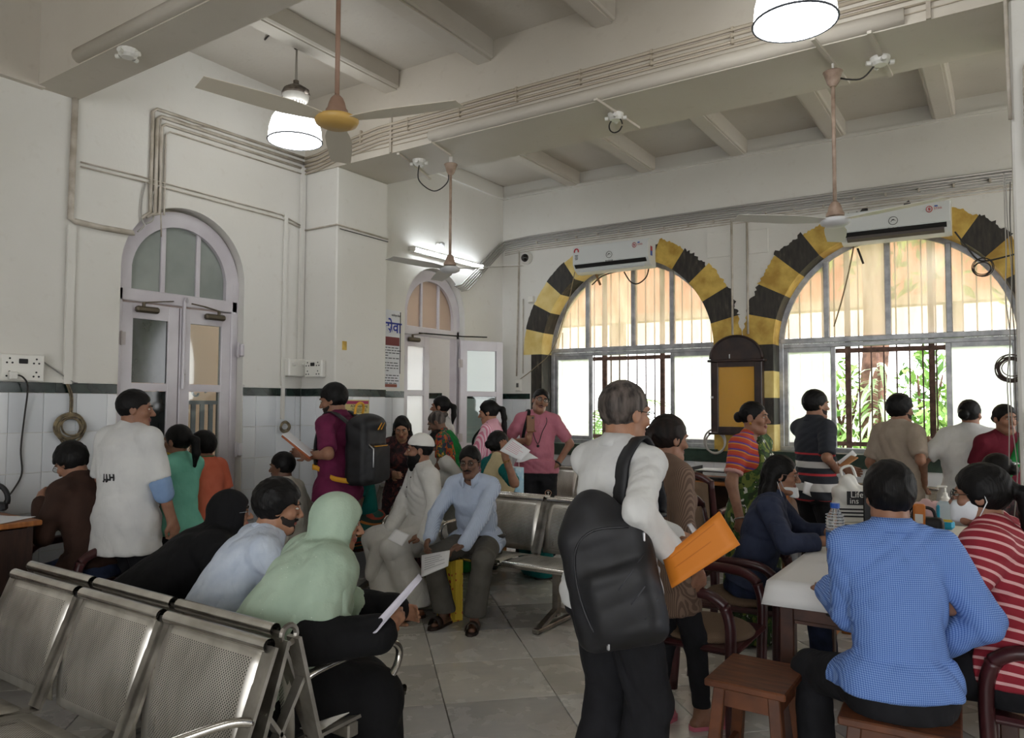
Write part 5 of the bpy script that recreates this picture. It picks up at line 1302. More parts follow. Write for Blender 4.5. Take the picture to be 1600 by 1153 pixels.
    if legs:
        linf = legs.get('inf', .012); hem = legs.get('hem', .05)
        def legs_fn(P):
            Q = toT(P); d = loft(Q, [(z, a + linf, c_ + linf, cy) for z, a, c_, cy in prof if z < .1]) * s
            for k in 'LR': d = smin(d, leg(P, k, linf, legs.get('flare', .012), legs.get('thick', 1.0)), .04)
            d = smax(d, hem - P[:, 2], .01) if pose == 'stand' else np.maximum(d, np.where(P[:, 2] < .2, hem - P[:, 2], -1))
            return d + fo(P, legs.get('wr', .003), 2.0)
        g.legs_fn = legs_fn; g.legs_o = sdf_obj(legs.get('name', 'trousers'), legs_fn, lo, hi, legs.get('res', res * 1.15), legs['mat'], root)
    if top:
        m = top['mat']; inf = top.get('inf', .014); zlo = top.get('hem', -.05)
        def top_fn(P):
            Q = toT(P)
            if top.get('coat'):       # hangs from the chest
                cw = top.get('coat'); pr = [(zlo, cw[0], cw[1], cw[2])] + ([(q, (a + inf) * 1.03, (c_ + inf) * 1.03, cy) for q, a, c_, cy in prof if q > max(zlo + .1, -.02)])
                d = smin(loft(Q, pr, top.get('fold', .03), 7, len(label)) * s, torso(P, inf, 0.0), .03)
                if legs_fn is not None: d = np.minimum(d, smax(legs_fn(P) - .012, (zlo + .03 - Q[:, 2]) * s, .01))
            else: d = torso(P, inf, zlo, top.get('loose', .152 * b * bf))
            if legs and legs_fn is not None: d = np.minimum(d, smax(smax(legs_fn(P) - .009, (zlo + .015 - Q[:, 2]) * s, .01), (Q[:, 1] - (.12 if pose == 'sit' else .5)) * s, .01))
            if not top.get('coat') and pose == 'sit': d = smax(d, (-.085 - Q[:, 2]) * s, .02)
            sl = top.get('sleeve', 2.0)
            for k in 'LR':
                if sl > 0: d = smin(d, arm(P, k, top.get('sinf', inf), sl if not isinstance(sl, dict) else sl[k], top.get('taper', .006)), .024)
            if top.get('collar', True) is True: d = smin(d, smax(neck(P, .010), (P - (c7 + t * (.045 * s))) @ t, .004), .006)
            d = smax(d, -ell(P, c7 + f * .085 * s - t * (top.get('neckline', .0)) * s + t * .05 * s, (.06 * s, .06 * s, .05 * s), T), .01) if top.get('vneck') else d
            for c_ in top.get('cut', ()): d = smax(d, c_(Q) * s, .01)
            return d + fo(P, top.get('wr', .0035), .5)
        g.top_fn = top_fn
        l_, h_ = lo.copy(), hi.copy(); g.top = sdf_obj(top.get('name', 'shirt'), top_fn, l_, h_, top.get('res', res), m, root)
    if skirt:
        def skirt_fn(P):
            if pose == 'stand':
                zt = pel[2] / s + skirt.get('top', .1); w0, w1 = skirt.get('w', (.18, .27))
                d = loft(P / s, [(skirt.get('hem', .02), w1, w1 * .85, skirt.get('cy', .02)), (zt * .55, w0 * 1.22, w0 * .98, .012), (zt - .12, w0 * 1.04, w0 * .8, 0), (zt, w0 * .86, w0 * .68, .004)], skirt.get('fold', .05), skirt.get('nf', 11), len(label)) * s
            else:
                inf = skirt.get('inf', .03); k_ = skirt.get('k', .12)
                d = loft(toT(P), [(z, a + inf, c_ + inf, cy) for z, a, c_, cy in prof if z < .12]) * s
                for k in 'LR': d = smin(d, smin(rc(P, hip[k], kn[k], .095 * s * b + inf, .075 * s + inf), rc(P, kn[k], an[k], .075 * s + inf, .085 * s + inf), .05), k_)
                d = smin(d, rc(P, (kn['L'] + kn['R']) / 2, (an['L'] + an['R']) / 2, .07 * s + inf, .09 * s + inf), .08)
                d = smax(d, skirt.get('hem', .02) - P[:, 2], .01)
            return d + fo(P, skirt.get('wr', .005), 4.0)
        sdf_obj(skirt.get('name', 'skirt'), skirt_fn, lo - V3(.1, .1, 0), hi + V3(.1, .1, 0), skirt.get('res', res * 1.2), skirt['mat'], root)
    if shoes:
        kind, m = shoes
        for k in 'LR':
            if kind == 'shoe': sdf_obj('shoe', lambda P, k=k: foot(P, k, .008), np.minimum(an[k], toe[k]) - .12, np.maximum(an[k], toe[k]) + .1, .009, m, root, keep=None)
            else:
                fd = unit(toe[k] - V3(an[k][0], an[k][1], 0)); sdv = np.cross(fd, (0, 0, 1)); bb = MB(); c0 = V3(an[k][0], an[k][1], .008)
                outl = [c0 + fd * a * s + sdv * w_ * s for a, w_ in ((-.085, 0), (-.07, .03), (0, .034), (.09, .046), (.15, .042), (.19, .015), (.19, -.015), (.15, -.042), (.09, -.046), (0, -.034), (-.07, -.03))]
                bb.prism([(p[0], p[1]) for p in outl], (0, 0, .001), (1, 0, 0), (0, 1, 0), (0, 0, 1), .018); bb.build('sandal_sole', m, root)
                bb = MB(); bb.sheet([[c0 + fd * (.075 + a) * s + sdv * .050 * s * math.cos(th) + V3(0, 0, .012 + .062 * s * math.sin(th)) for th in np.linspace(0, PI, 9)] for a in (0, .03, .06)], .006); bb.build('sandal_strap', m, root, True)
    if extras: extras(g)
    return g
def heading(a): return 123.8 - a          # a: 0 = away from the camera, 90 = to the photograph's right, 180 = towards it
def spot(px, dep): p = at_depth(px, 631, dep); return (p[0], p[1])
def glasses(g, mat=None, tint=None, sz=1.0):
    b = MB(); m = mat or plain('spectacle_frame', '#2a2420', .3, .3); F_ = g.fromH
    for sg in (-1, 1):
        b.tube([F_((sg * (.032 + .023 * sz * math.cos(a)), .1015, .006 + .016 * sz * math.sin(a))) for a in np.linspace(0, 2 * PI, 17)[:-1]], .0016 * g.hs, 5, closed=True)
        b.tube([F_((sg * .055, .100, .012)), F_((sg * .078, .06, .012)), F_((sg * .082, -.005, .012))], .0016 * g.hs, 5)
    b.tube([F_((-.010, .103, .009)), F_((.010, .103, .009))], .0016 * g.hs, 5); o = b.build('glasses', m, g.root, True)
    b = MB()
    for sg in (-1, 1): b.lathe([(.001, 0), (.022 * sz * g.hs, 0)], F_((sg * .032, .1015, .006)), 14, axis=g.HB[:, 1], caps=False)
    b.build('lens', glassy('lens_glass', '#e8ecec', .12) if 'lens_glass' not in bpy.data.materials else bpy.data.materials['lens_glass'], o, True)
def face_mask(g, mat, low=False):
    z0 = -.055 if not low else -.10
    def fn(P):
        Q = g.toH(P); d = smin(ell(Q, (0, .022, -.045), (.066, .078, .078)), rc(Q, (0, .08, -.035 if not low else -.09), (0, .09, -.09 if not low else -.12), .032, .03), .03)
        d = smax(d, np.abs(Q[:, 2] - z0) - (.046 if not low else .034), .006); d = smax(d, .012 - Q[:, 1], .006); return d * g.hs
    sdf_obj('mask', fn, g.hc - .2, g.hc + .2, .006, mat, g.root)
    b = MB()
    for sg in (-1, 1): b.tube([g.fromH((sg * .064, .02, z0 + .03)), g.fromH((sg * .086, -.02, .01)), g.fromH((sg * .088, -.03, -.012)), g.fromH((sg * .066, .02, z0 - .03))], .0022, 5)
    b.build('ear_loop', mat, g.root, True)
def drape_cloth(g, name, fn, res, mat): return sdf_obj(name, fn, g.lo - .1, g.hi + .1, res, mat, g.root)
def cloth(name, a, b=None, scale=6, bump=.12, rough=.85):
    m = Mat(name, a, rough, spec=.25)
    if b: m.mottled(b, a, scale)
    m.crease(.22 + bump * 1.3); return m.m
# ---------------------------------------------------------------- fabrics
WHITEC = cloth('white_cotton', '#d8d8d6', '#c9c9c9', 5); BLACKC = cloth('black_cotton', '#131315', '#1b1b1e', 6); NAVY = cloth('navy_cotton', '#2b3145', '#353c52', 6)
BLACKT = cloth('black_trouser', '#17171a', '#202024', 8); GREYT = cloth('grey_trouser', '#55524d', '#625f59', 8); JEANS = cloth('dark_denim', '#1e2638', '#2b3550', 12)
PALEBLUE = Mat('pale_blue_shirt', '#b9c4d8', .85); PALEBLUE.color(PALEBLUE.mix(PALEBLUE.math('GREATER_THAN', PALEBLUE.wave(38), .6), '#aab8d0', '#c3cddf')); PALEBLUE.crease(.4); PALEBLUE = PALEBLUE.m
ICE = cloth('pale_blue_white_shirt', '#c9d2e0', '#b9c4d6', 14, .3); MAROON = cloth('maroon_polo', '#6d2347', '#5c1d3c', 7); PINK = cloth('pink_tee', '#bd7888', '#b16c7c', 7)
MINT = cloth('mint_tee', '#79c0aa', '#6cb29c', 7); SALMON = cloth('salmon_shirt', '#cf6f55', '#c06248', 7); BROWNC = cloth('dark_brown_shirt', '#33231d', '#402c24', 7); BEIGE = cloth('beige_tee', '#a79a8c', '#988b7e', 7)
OFFW = cloth('off_white_shirt', '#cfcbc0', '#c0bcb0', 6); KURTA = cloth('white_kurta', '#dcdad5', '#cfcdc8', 4)
def check():
    m = Mat('blue_check_shirt', '#4a6fb5', .8); x, y, z = m.sep()
    a = m.math('GREATER_THAN', m.math('SINE', m.math('MULTIPLY', x, 2 * PI / .0065)), 0.1); b = m.math('GREATER_THAN', m.math('SINE', m.math('MULTIPLY', z, 2 * PI / .0065)), 0.1)
    f = m.math('MULTIPLY', m.math('ADD', a, b), .5); m.color(m.ramp(f, [(0, '#86a6dc'), (.5, '#5f83c8'), (1, '#3d60a8')])); m.crease(.5, .025, 5); return m.m
CHECK = check()
def stripes(name, a, b, per, duty, rot=(0, 0, 0), dist=0):
    m = Mat(name, a, .85); x, y, z = m.sep(m.mapped((1, 1, 1), rot)); s_ = m.math('SINE', m.math('MULTIPLY', x, 2 * PI / per))
    m.color(m.mix(m.math('GREATER_THAN', s_, duty), a, b)); m.crease(.4); return m.m
REDSTRIPE = stripes('red_white_striped_cotton', '#8c1c2c', '#d8a6a6', .036, .62, (0, math.radians(62), 0)); PINKSTRIPE = stripes('pink_white_striped_cotton', '#d77f98', '#eac9d2', .02, .0, (0, .1, .4))
def polo():
    m = Mat('banded_polo', '#22262f', .85); x, y, z = m.sep(); f = m.math('MULTIPLY', m.math('SUBTRACT', z, .70), 1 / .9)
    st = [(0, '#20242c'), (.06, '#b5323a'), (.075, '#20242c'), (.15, '#c9c8c6'), (.215, '#20242c'), (.28, '#b5323a'), (.298, '#20242c'), (.345, '#c9c8c6'), (.40, '#20242c'), (.46, '#b5323a'), (.475, '#252932')]
    m.color(m.ramp(f, st, 'CONSTANT')); return m.m
POLO = polo()
def blotch(name, cols, scale, rough=.85):
    m = Mat(name, cols[0], rough); v = m.voro(scale, m.mapped((1, 1, .75)), out='Color'); s_ = m.n('ShaderNodeSeparateColor'); m.l(v, s_.inputs[0])
    k = len(cols); nz = m.noise(scale * 1.6, 2); f = m.math('ADD', m.math('MULTIPLY', s_.outputs[0], .75), m.math('MULTIPLY', nz, .25))
    m.color(m.ramp(f, [(i / k, c) for i, c in enumerate(cols)], 'CONSTANT')); return m.m
LEAFSARI = blotch('green_leaf_print_sari', ['#1f2d18', '#2f4a22', '#3d5a2a', '#6f7c3a', '#28381e', '#c9ccc2'], 34); FLORAL = blotch('floral_blouse_print', ['#1d3a34', '#b0622a', '#1f5a3a', '#a83a2c', '#2b3a4a', '#c09a3a'], 40)
DARKPRINT = blotch('dark_maroon_print', ['#2a1419', '#3a1a20', '#1c0f14', '#5a2a26', '#2a1419'], 50)
ORANGEBL = Mat('orange_purple_striped_blouse', '#b5442c', .85); zz = ORANGEBL.sep(ORANGEBL.mapped((1, 1, 1), (0, .35, 0)))[2]
ORANGEBL.color(ORANGEBL.ramp(ORANGEBL.math('FRACT', ORANGEBL.math('MULTIPLY', zz, 22)), [(0, '#b8462a'), (.4, '#c98a35'), (.55, '#6b3f86'), (.8, '#b0382c')], 'CONSTANT')); ORANGEBL = ORANGEBL.m
TEALSARI = Mat('teal_striped_sari', '#1d5a52', .85); zz = TEALSARI.sep(TEALSARI.mapped((1, 1, 1), (0, .5, 0)))[2]
TEALSARI.color(TEALSARI.ramp(TEALSARI.math('FRACT', TEALSARI.math('MULTIPLY', zz, 14)), [(0, '#1c4f47'), (.45, '#a8662c'), (.6, '#20332c'), (.85, '#8f3a2a')], 'CONSTANT')); TEALSARI = TEALSARI.m
TEAL = cloth('teal_blouse', '#0f6a66', '#0c5a58', 6); GREENSARI = cloth('bright_green_sari', '#1f7a3c', '#186a34', 5); MAROONSARI = cloth('maroon_sari', '#5a1524', '#6a1d2e', 6)
BROWNK = Mat('brown_ribbed_kurta', '#6a5548', .9); BROWNK.color(BROWNK.mix(BROWNK.math('GREATER_THAN', BROWNK.wave(45), .55), '#5f4b3f', '#7b6556')); BROWNK = BROWNK.m
HIJAB = Mat('pale_green_scarf', '#a3b8a4', .75); HIJAB.color(HIJAB.mix(HIJAB.math('LESS_THAN', HIJAB.voro(38), .055), HIJAB.ramp(HIJAB.noise(4, 4), [(.3, '#94aa97'), (.7, '#b3c6b2')]), '#eef5ea')); HIJAB.crease(.6, .03, 4); HIJAB = HIJAB.m
ABAYA = cloth('black_abaya', '#0c0c0e', '#131316', 5); MASKW = cloth('white_mask', '#dfe3e6', None); SANDAL = plain('dark_brown_leather', '#2a1c17', .5); PINKRUB = plain('pink_rubber', '#c2697a', .5); BLACKLEATH = plain('black_leather', '#141416', .35)
CAPW = Mat('white_knit_cap', '#e2e0da', .9).m; SHIRTB = cloth('blue_shirt_sleeve', '#8aa4c8', '#7d98be', 8); LANY = plain('yellow_lanyard', '#c9a92e', .6)
T_ = lambda mat, **k: dict(mat=mat, **k)
H = heading

# ---------------------------------------------------------------- left group
def jjh(g):
    # lettering on the back of the coat
    cu = bpy.data.curves.new('lettering', 'FONT'); cu.body = 'J.J.H'; cu.size = .048; cu.extrude = 0; cu.align_x = 'CENTER'; cu.offset = .0028
    tmp = bpy.data.objects.new('tmp', cu); COL.objects.link(tmp); bpy.context.view_layer.update()
    me = bpy.data.meshes.new_from_object(tmp.evaluated_get(bpy.context.evaluated_depsgraph_get())); bpy.data.objects.remove(tmp)
    P = np.array([v.co[:] for v in me.vertices]); L = np.stack([P[:, 0] + .02, np.full(len(P), -.6), P[:, 1] + 1.055], 1)
    q = shoot(g.top_fn, L, (0, 1, 0)) - V3(0, .003, 0)
    for v, p in zip(me.vertices, q): v.co = p
    me.materials.append(INK); o = bpy.data.objects.new('lettering', me); COL.objects.link(o); o.parent = g.root
    # rolled blue sleeve of the shirt underneath
    def fn(P): return smax(rc(P, g.sh['R'], g.el['R'], .060, .060), (P - (g.el['R'] + unit(g.wr['R'] - g.el['R']) * .08)) @ unit(g.wr['R'] - g.el['R']), .01) if False else smin(rc(P, g.sh['R'] * .35 + g.el['R'] * .65, g.el['R'], .058, .058), rc(P, g.el['R'], g.el['R'] * .72 + g.wr['R'] * .28, .056, .058), .02)
    sdf_obj('rolled_sleeve', fn, g.el['R'] - .3, g.el['R'] + .3, .010, SHIRTB, g.root)
person('man in a white coat with black letters on the back, hand in trouser pocket', spot(203, 4.4), H(22), 1.555, bulk=1.10, tone='mid', res=.010, twist=0, head=(-48, 4, 0),
       hands={'R': dict(to=(.25, .10, .80), pole=(.7, -.8, 0), curl=.9), 'L': dict(to=(-.26, .06, .80))}, hair=('short', 'black'),
       top=T_(WHITEC, inf=.024, hem=-.235, coat=(.235, .175, -.02), sleeve=.92, sinf=.028, wr=.004, name='coat', fold=.03, collar='flap'), legs=T_(BLACKT, inf=.02), shoes=('shoe', BLACKLEATH), extras=jjh)
person('person in a dark brown shirt bent over the left desk, wearing glasses', (-4.50, 2.32), H(-72), 1.56, tone='mid', res=.012, pose='sit', seat=.47, lean=16, head=(5, 32, 0),
       hands={'R': dict(to=(.12, .30, .90), pole=(.4, -.5, -.8)), 'L': dict(to=(-.12, .30, .90), pole=(-.4, -.5, -.8))}, hair=('short', 'black', .020), top=T_(BROWNC, inf=.018), legs=T_(JEANS), shoes=('shoe', BLACKLEATH), extras=glasses)
def girl(g):
    b = MB(); b.tube([g.fromH((.0, -.135, .012)), g.fromH((.004, -.15, .005))], .026 * g.hs, 8); b.build('hair_tie', plain('orange_tie', '#d2603a', .6), g.root, True)
    b = MB(); c = g.c7 + V3(0, .02, .03); b.tube([c + V3(.066 * math.cos(a), .062 * math.sin(a), .012 * math.sin(a)) for a in np.linspace(0, 2 * PI, 21)[:-1]], .006, 6, closed=True); b.build('lanyard', LANY, g.root, True)
person('girl with a ponytail in a mint green tee and yellow lanyard', spot(284, 4.9), H(-62), 1.325, fem=True, bulk=.98, tone='mid', res=.013, head=(12, 4, 0), hscale=1.16,
       hands={'L': dict(to=(-.06, .22, .80), pole=(-.6, -.6, -.3)), 'R': dict(to=(.05, .24, .78), pole=(.6, -.6, -.3))}, hair=('pony', 'black', .010), top=T_(MINT, inf=.014, sleeve=.75, sinf=.02, hem=-.1), legs=T_(BLACKT), shoes=('shoe', BLACKLEATH), extras=girl)
def boy(g):
    b = MB(); c = g.c7 + V3(0, .02, .03); b.tube([c + V3(.066 * math.cos(a), .062 * math.sin(a), .01) for a in np.linspace(0, 2 * PI, 21)[:-1]], .007, 6, closed=True); b.build('lanyard', plain('green_lanyard', '#3d6a48', .6), g.root, True)
person('boy in a salmon short-sleeved shirt standing beside the girl in mint', spot(324, 5.2), H(-70), 1.27, tone='mid', res=.013, head=(10, 10, 0), hscale=1.18, bulk=1.02,
       hands={'L': dict(to=(-.10, .24, .80), pole=(-.6, -.6, -.3))}, hair=('short', 'black', .014), top=T_(SALMON, inf=.02, sleeve=.8, sinf=.026, hem=-.1), legs=T_(BLACKT), shoes=('shoe', BLACKLEATH), extras=boy)
def veil(mat, res, low, cape, face=(0, .125, -.025, .060, .075, .082), drop=0.0, front=.0):
    def ex(g):
        toT = lambda P: (P - g.pel) @ g.T / g.s
        def fn(P):
            Q = g.toH(P); d = ell(Q, (0, -.012, .022), (.094, .116, .114)) * g.hs
            d = smin(d, rc(P, g.fromH((0, -.02, -.06)), g.c7 - g.T[:, 2] * .02, .088 * g.hs, .10 * g.s), .05)
            d = smin(d, loft(toT(P), cape, .035, 9, 1.0) * g.s, .06)
            for k in 'LR': d = smin(d, rc(P, g.sh[k], g.sh[k] * .35 + g.el[k] * .65, .085 * g.s, .095 * g.s), .07)
            d = np.minimum(d, smax(g.top_fn(P) - .016, rc(P, g.c7 * .5 + g.pel * .5, g.c7, .30 * g.s, .30 * g.s), .01)); d = smax(d, -ell(Q, face[:3], face[3:]) * g.hs, .012)
            q = toT(P); d = smax(d, (low + front * q[:, 1] - q[:, 2]) * g.s, .012)
            d = smax(d, -(ell(Q, (0, -.012, .022), (.084, .104, .104)) * g.hs), .004) if False else d
            return d + folds(P, .0035, .7, 3.0)
        drape_cloth(g, 'head_scarf', fn, res, mat)
    return ex
def burqa(g): veil(ABAYA, .011, -.1, [(-.1, .24, .19, -.03), (.2, .23, .17, -.02), (.4, .19, .14, -.01), (.5, .12, .10, 0)])(g); glasses(g, plain('clear_grey_frame', '#8d949c', .3), sz=1.1)
person('seated woman wholly in black veil and abaya, wearing glasses', spot(222, 3.5), H(66), 1.53, fem=True, bulk=1.08, tone='light', res=.012, pose='sit', seat=.43, lean=48, head=(-8, -2, 0), hair=('none', 'black'),
       hands={'R': dict(to=(.14, .52, .66)), 'L': dict(to=(-.14, .52, .66))}, top=T_(ABAYA, inf=.03, sinf=.03), skirt=dict(mat=ABAYA, inf=.035), shoes=('shoe', BLACKLEATH), extras=burqa)
person('bearded man in a pale blue-white shirt leaning forward on the near bench row', spot(312, 3.12), H(62), 1.56, bulk=1.05, tone='light', res=.009, pose='sit', seat=.43, lean=34, head=(-8, 10, 0), hair=('short', 'black', .020), beard='stubble', moustache=.006,
       hands={'R': dict(to=(.12, .62, .62), pole=(.6, -.3, -.6)), 'L': dict(to=(-.10, .62, .62), pole=(-.6, -.3, -.6))}, top=T_(ICE, inf=.018, sinf=.018, wr=.005, collar='flap'), legs=T_(BLACKT), shoes=('shoe', BLACKLEATH))
person('seated woman in a pale green sequinned headscarf over a black abaya', spot(424, 2.68), H(58), 1.47, fem=True, bulk=1.10, tone='light', res=.009, pose='sit', seat=.44, lean=26, head=(-22, 10, 0), hair=('none', 'black'),
       hands={'R': dict(to=('px', 590, 990, 2.52), pole=(.5, -.5, -.9), dir=(.15, .8, .5), palm=(-1, 0, .3), curl=.55), 'L': dict(to=(-.05, .50, .68), pole=(-.7, -.4, -.6))},
       top=T_(ABAYA, inf=.035, sinf=.035, wr=.005), skirt=dict(mat=ABAYA, inf=.04), shoes=('shoe', BLACKLEATH),
       extras=veil(HIJAB, .0085, -.04, [(-.16, .275, .215, -.05), (.05, .27, .20, -.045), (.25, .245, .18, -.03), (.42, .195, .145, -.015), (.52, .12, .10, 0)], front=.55))
p8 = person('man in a maroon polo with a black backpack, reading a clipboard', spot(530, 5.45), H(-68), 1.63, bulk=1.06, tone='mid', res=.010, head=(12, 14, 0), hair=('short', 'black', .015),
       hands={'L': dict(to=('px', 478, 712, 5.25), pole=(-.5, -.6, -.6), dir=(.1, .8, .5), palm=(.6, 0, .8)), 'R': dict(to=(.10, .34, 1.12), pole=(.6, -.6, -.5))}, beard='stubble',
       top=T_(MAROON, inf=.016, sleeve=.85, sinf=.02, hem=-.1, wr=.006, collar='flap'), legs=T_(GREYT, inf=.02), shoes=('shoe', BLACKLEATH))
person('seated man with black hair in an off-white shirt behind the backpack wearer', spot(468, 5.55), H(-80), 1.48, tone='dark', res=.012, pose='sit', seat=.36, lean=12, head=(0, 4, 0), hair=('short', 'black', .013), top=T_(OFFW, inf=.018), legs=T_(BLACKT), moustache=.005, shoes=('shoe', BLACKLEATH))

# ---------------------------------------------------------------- middle bench
def sit_on(u, v=4.28): return (u, v)
person('seated woman in a teal blouse and striped sari hidden behind the backpack wearer', (-4.30, 4.30), -100, 1.55, fem=True, bulk=1.15, tone='dark', res=.012, pose='sit', seat=.44, lean=12, hair=('bun', 'black'),
       hands={'L': dict(to=(.02, .30, .66), pole=(-1, -.3, -.4)), 'R': dict(to=(.1, .36, .62))}, top=T_(TEAL, inf=.012, sleeve=.7, collar=False), skirt=dict(mat=TEALSARI, inf=.03), shoes=('sandal', SANDAL))
def cap(g):
    def fn(P): Q = g.toH(P); d = ell(Q, (0, -.016, .040), (.090, .111, .105)); d = smax(d, (.042 + .12 * Q[:, 1]) - Q[:, 2], .006); return d * g.hs
    sdf_obj('cap', fn, g.hc - .2, g.hc + .2, .007, CAPW, g.root)
    def kurta(P):
        d = loft((P - g.pel) @ g.T / g.s, [(-.1, .19, .15, 0), (.1, .19, .14, 0), (.2, .17, .13, 0)]) * g.s
        for k in 'LR': d = smin(d, rc(P, g.hip[k], g.kn[k], .115, .10), .09)
        fwd = (g.kn['L'] + g.kn['R']) / 2; d = smin(d, rc(P, fwd + V3(0, .04, -.02), fwd + V3(0, .09, -.20), .06, .05), .08)
        return d + folds(P, .006, .9)
    sdf_obj('kurta_skirt', kurta, g.lo, g.hi, .010, KURTA, g.root)
    b = MB()
    for k in range(3): q = shoot(g.top_fn, [(0.0, .5, g.c7[2] - .07 - .07 * k)], (0, -1, 0))[0]; b.ball(q, .006, 8, 5)
    b.build('button', plain('dark_button', '#3a3532', .4), g.root)
WIDEP = dict(mat=KURTA, inf=.035, flare=.045, hem=.10, name='pajama', wr=.006)
person('bearded man in white kurta and white skull cap seated on the steel bench', (-3.66, 4.30), -122, 1.56, bulk=1.06, tone='mid', res=.009, pose='sit', seat=.44, lean=2, head=(-16, 2, 0), beard='full', hair=('short', 'black', .008),
       hands={'R': dict(to=('px', 608, 832, 5.40), pole=(.9, -.3, -.3), dir=(.3, .8, -.4), palm=(0, -.3, -1), curl=.4), 'L': dict(to=('px', 664, 838, 5.15), pole=(-.9, -.3, -.3), dir=(.5, .8, -.1), palm=(.3, 0, -1), curl=.6)},
       feet={'R': ('px', 606, 925, 5.25), 'L': ('px', 650, 932, 5.20)}, knees={'R': (.35, .6, 1), 'L': (-.1, .6, 1)}, top=T_(KURTA, inf=.02, sinf=.022, wr=.007, hem=-.12), legs=WIDEP, shoes=('sandal', SANDAL), extras=cap)
def spec(g): glasses(g); 
def p12x(g):
    glasses(g)
    q = shoot(g.top_fn, [(-.075, .5, g.c7[2] - .16)], (0, -1, 0))[0]; b = MB(); b.box(q + V3(0, .002, -.05), (.085, .006, .10), bev=.002); b.build('pocket', PALEBLUE, g.root)
    b = MB(); b.tube([g.pel + V3(.172 * math.cos(a) * 1.08, .128 * math.sin(a) * 1.08, .045) for a in np.linspace(0, 2 * PI, 25)[:-1]], .016, 6, closed=True); b.build('belt', BLACKLEATH, g.root, True)
person('seated man with spectacles and moustache in a light blue shirt and grey trousers', (-3.17, 4.32), -76, 1.49, tone='dark', res=.0085, pose='sit', seat=.44, lean=17, head=(8, 6, 3), hair=('short', 'black', .013), moustache=.008,
       hands={'R': dict(to=('px', 672, 838, 4.95), pole=(.8, -.4, -.5), dir=(.1, .7, -.7), palm=(-.5, 0, -.6), curl=.7), 'L': dict(to=('px', 716, 872, 4.80), pole=(-.9, -.4, -.5), dir=(.7, .5, -.2), palm=(0, 0, -1), curl=.6)},
       feet={'R': ('px', 694, 952, 5.05), 'L': ('px', 742, 955, 4.95)}, knees={'R': (.4, .6, 1), 'L': (-.35, .6, 1)}, top=T_(PALEBLUE, inf=.015, sinf=.016, wr=.007, collar='flap', vneck=True, neckline=.03), legs=T_(GREYT, inf=.018, hem=.09, flare=.022), shoes=('sandal', SANDAL), extras=p12x)

# ---------------------------------------------------------------- behind the bench and by the doors
person('young woman with centre-parted black hair in a dark maroon printed dress', spot(628, 6.45), H(168), 1.40, fem=True, tone='light', res=.011, lean=10, head=(-8, 24, 0), hair=('long', 'black', .010), hands={'R': dict(to=(.1, .30, .92)), 'L': dict(to=(-.1, .30, .92))},
       top=T_(DARKPRINT, inf=.015, collar=False, vneck=True, neckline=.03), skirt=dict(mat=DARKPRINT), shoes=('sandal', SANDAL))
person('nurse in white uniform with dark collar and ponytail standing in the open doorway', spot(692, 7.45), H(-78), 1.56, fem=True, tone='mid', res=.013, hair=('pony', 'black', .010), top=T_(WHITEC, inf=.016, hem=-.3, coat=(.2, .15, 0)), legs=T_(WHITEC), shoes=('shoe', BLACKLEATH),
       extras=lambda g: (lambda b: (b.tube([g.c7 + V3(.07 * math.cos(a), .02 + .066 * math.sin(a), .02 + .012 * math.sin(a)) for a in np.linspace(0, 2 * PI, 17)[:-1]], .016, 6, closed=True), b.build('collar', NAVY, g.root, True)))(MB()))
def pallu(mat, res, w_=.11, back=True, th=.03, slope=1.0, low=-.1):
    """sari end: band of cloth from the right hip across the chest to the left shoulder and down the back"""
    def ex(g):
        toT = lambda P: (P - g.pel) @ g.T / g.s
        def fn(P):
            Q = toT(P); d = g.torso(P, th)
            u = (Q[:, 0] + .02) * .80 + (Q[:, 2] - .30) * .60 * -1     # distance across the band, rising to the left shoulder
            band = np.abs((Q[:, 0] + .035) + (Q[:, 2] - .36) * .62 * slope) - w_
            d = smax(d, band * g.s * .8, .012); d = smax(d, (low - Q[:, 2]) * g.s, .01); d = smax(d, (Q[:, 2] - .56) * g.s, .01)
            return d + folds(P, .005, 1.3)
        drape_cloth(g, 'sari_end', fn, res, mat)
    return ex
person('old woman with grey hair bun in a floral blouse and bright green sari', spot(712, 6.75), H(-84), 1.45, fem=True, bulk=1.02, tone='dark', res=.011, lean=14, head=(0, 28, 0), hair=('topbun', 'grey', .006), hands={'L': dict(to=(-.12, .28, .84)), 'R': dict(to=(.1, .3, .84))},
       top=T_(FLORAL, inf=.013, sleeve=.7, collar=False), skirt=dict(mat=GREENSARI), shoes=('sandal', SANDAL), extras=pallu(GREENSARI, .012, .07, slope=-.2))
def p16(g):
    b = MB(); b.tube(catmull([g.sh['L'] + V3(0, .0, .075), g.c7 - g.T[:, 2] * .12 + V3(-.10, .15, 0), g.pel + V3(.02, .17, .2), g.pel + V3(.17, .08, .06)], 5), .010, 6); b.build('bag_strap', BLACKC, g.root, True)
person('woman with a long ponytail in a pink and white striped shirt', spot(770, 6.9), H(-72), 1.52, fem=True, bulk=1.05, tone='light', res=.013, head=(8, 12, 0), hair=('pony', 'black', .012, [((.01, -.14, -.16), (.012, -.13, -.30), .03, .012)]), hands={'L': dict(to=(-.08, .30, .98), pole=(-.6, -.6, -.4)), 'R': dict(to=(.1, .3, .98))},
       top=T_(PINKSTRIPE, inf=.018, sinf=.022, sleeve=1.6, hem=-.1, wr=.006, collar='flap'), legs=T_(JEANS), shoes=('shoe', BLACKLEATH), extras=p16)
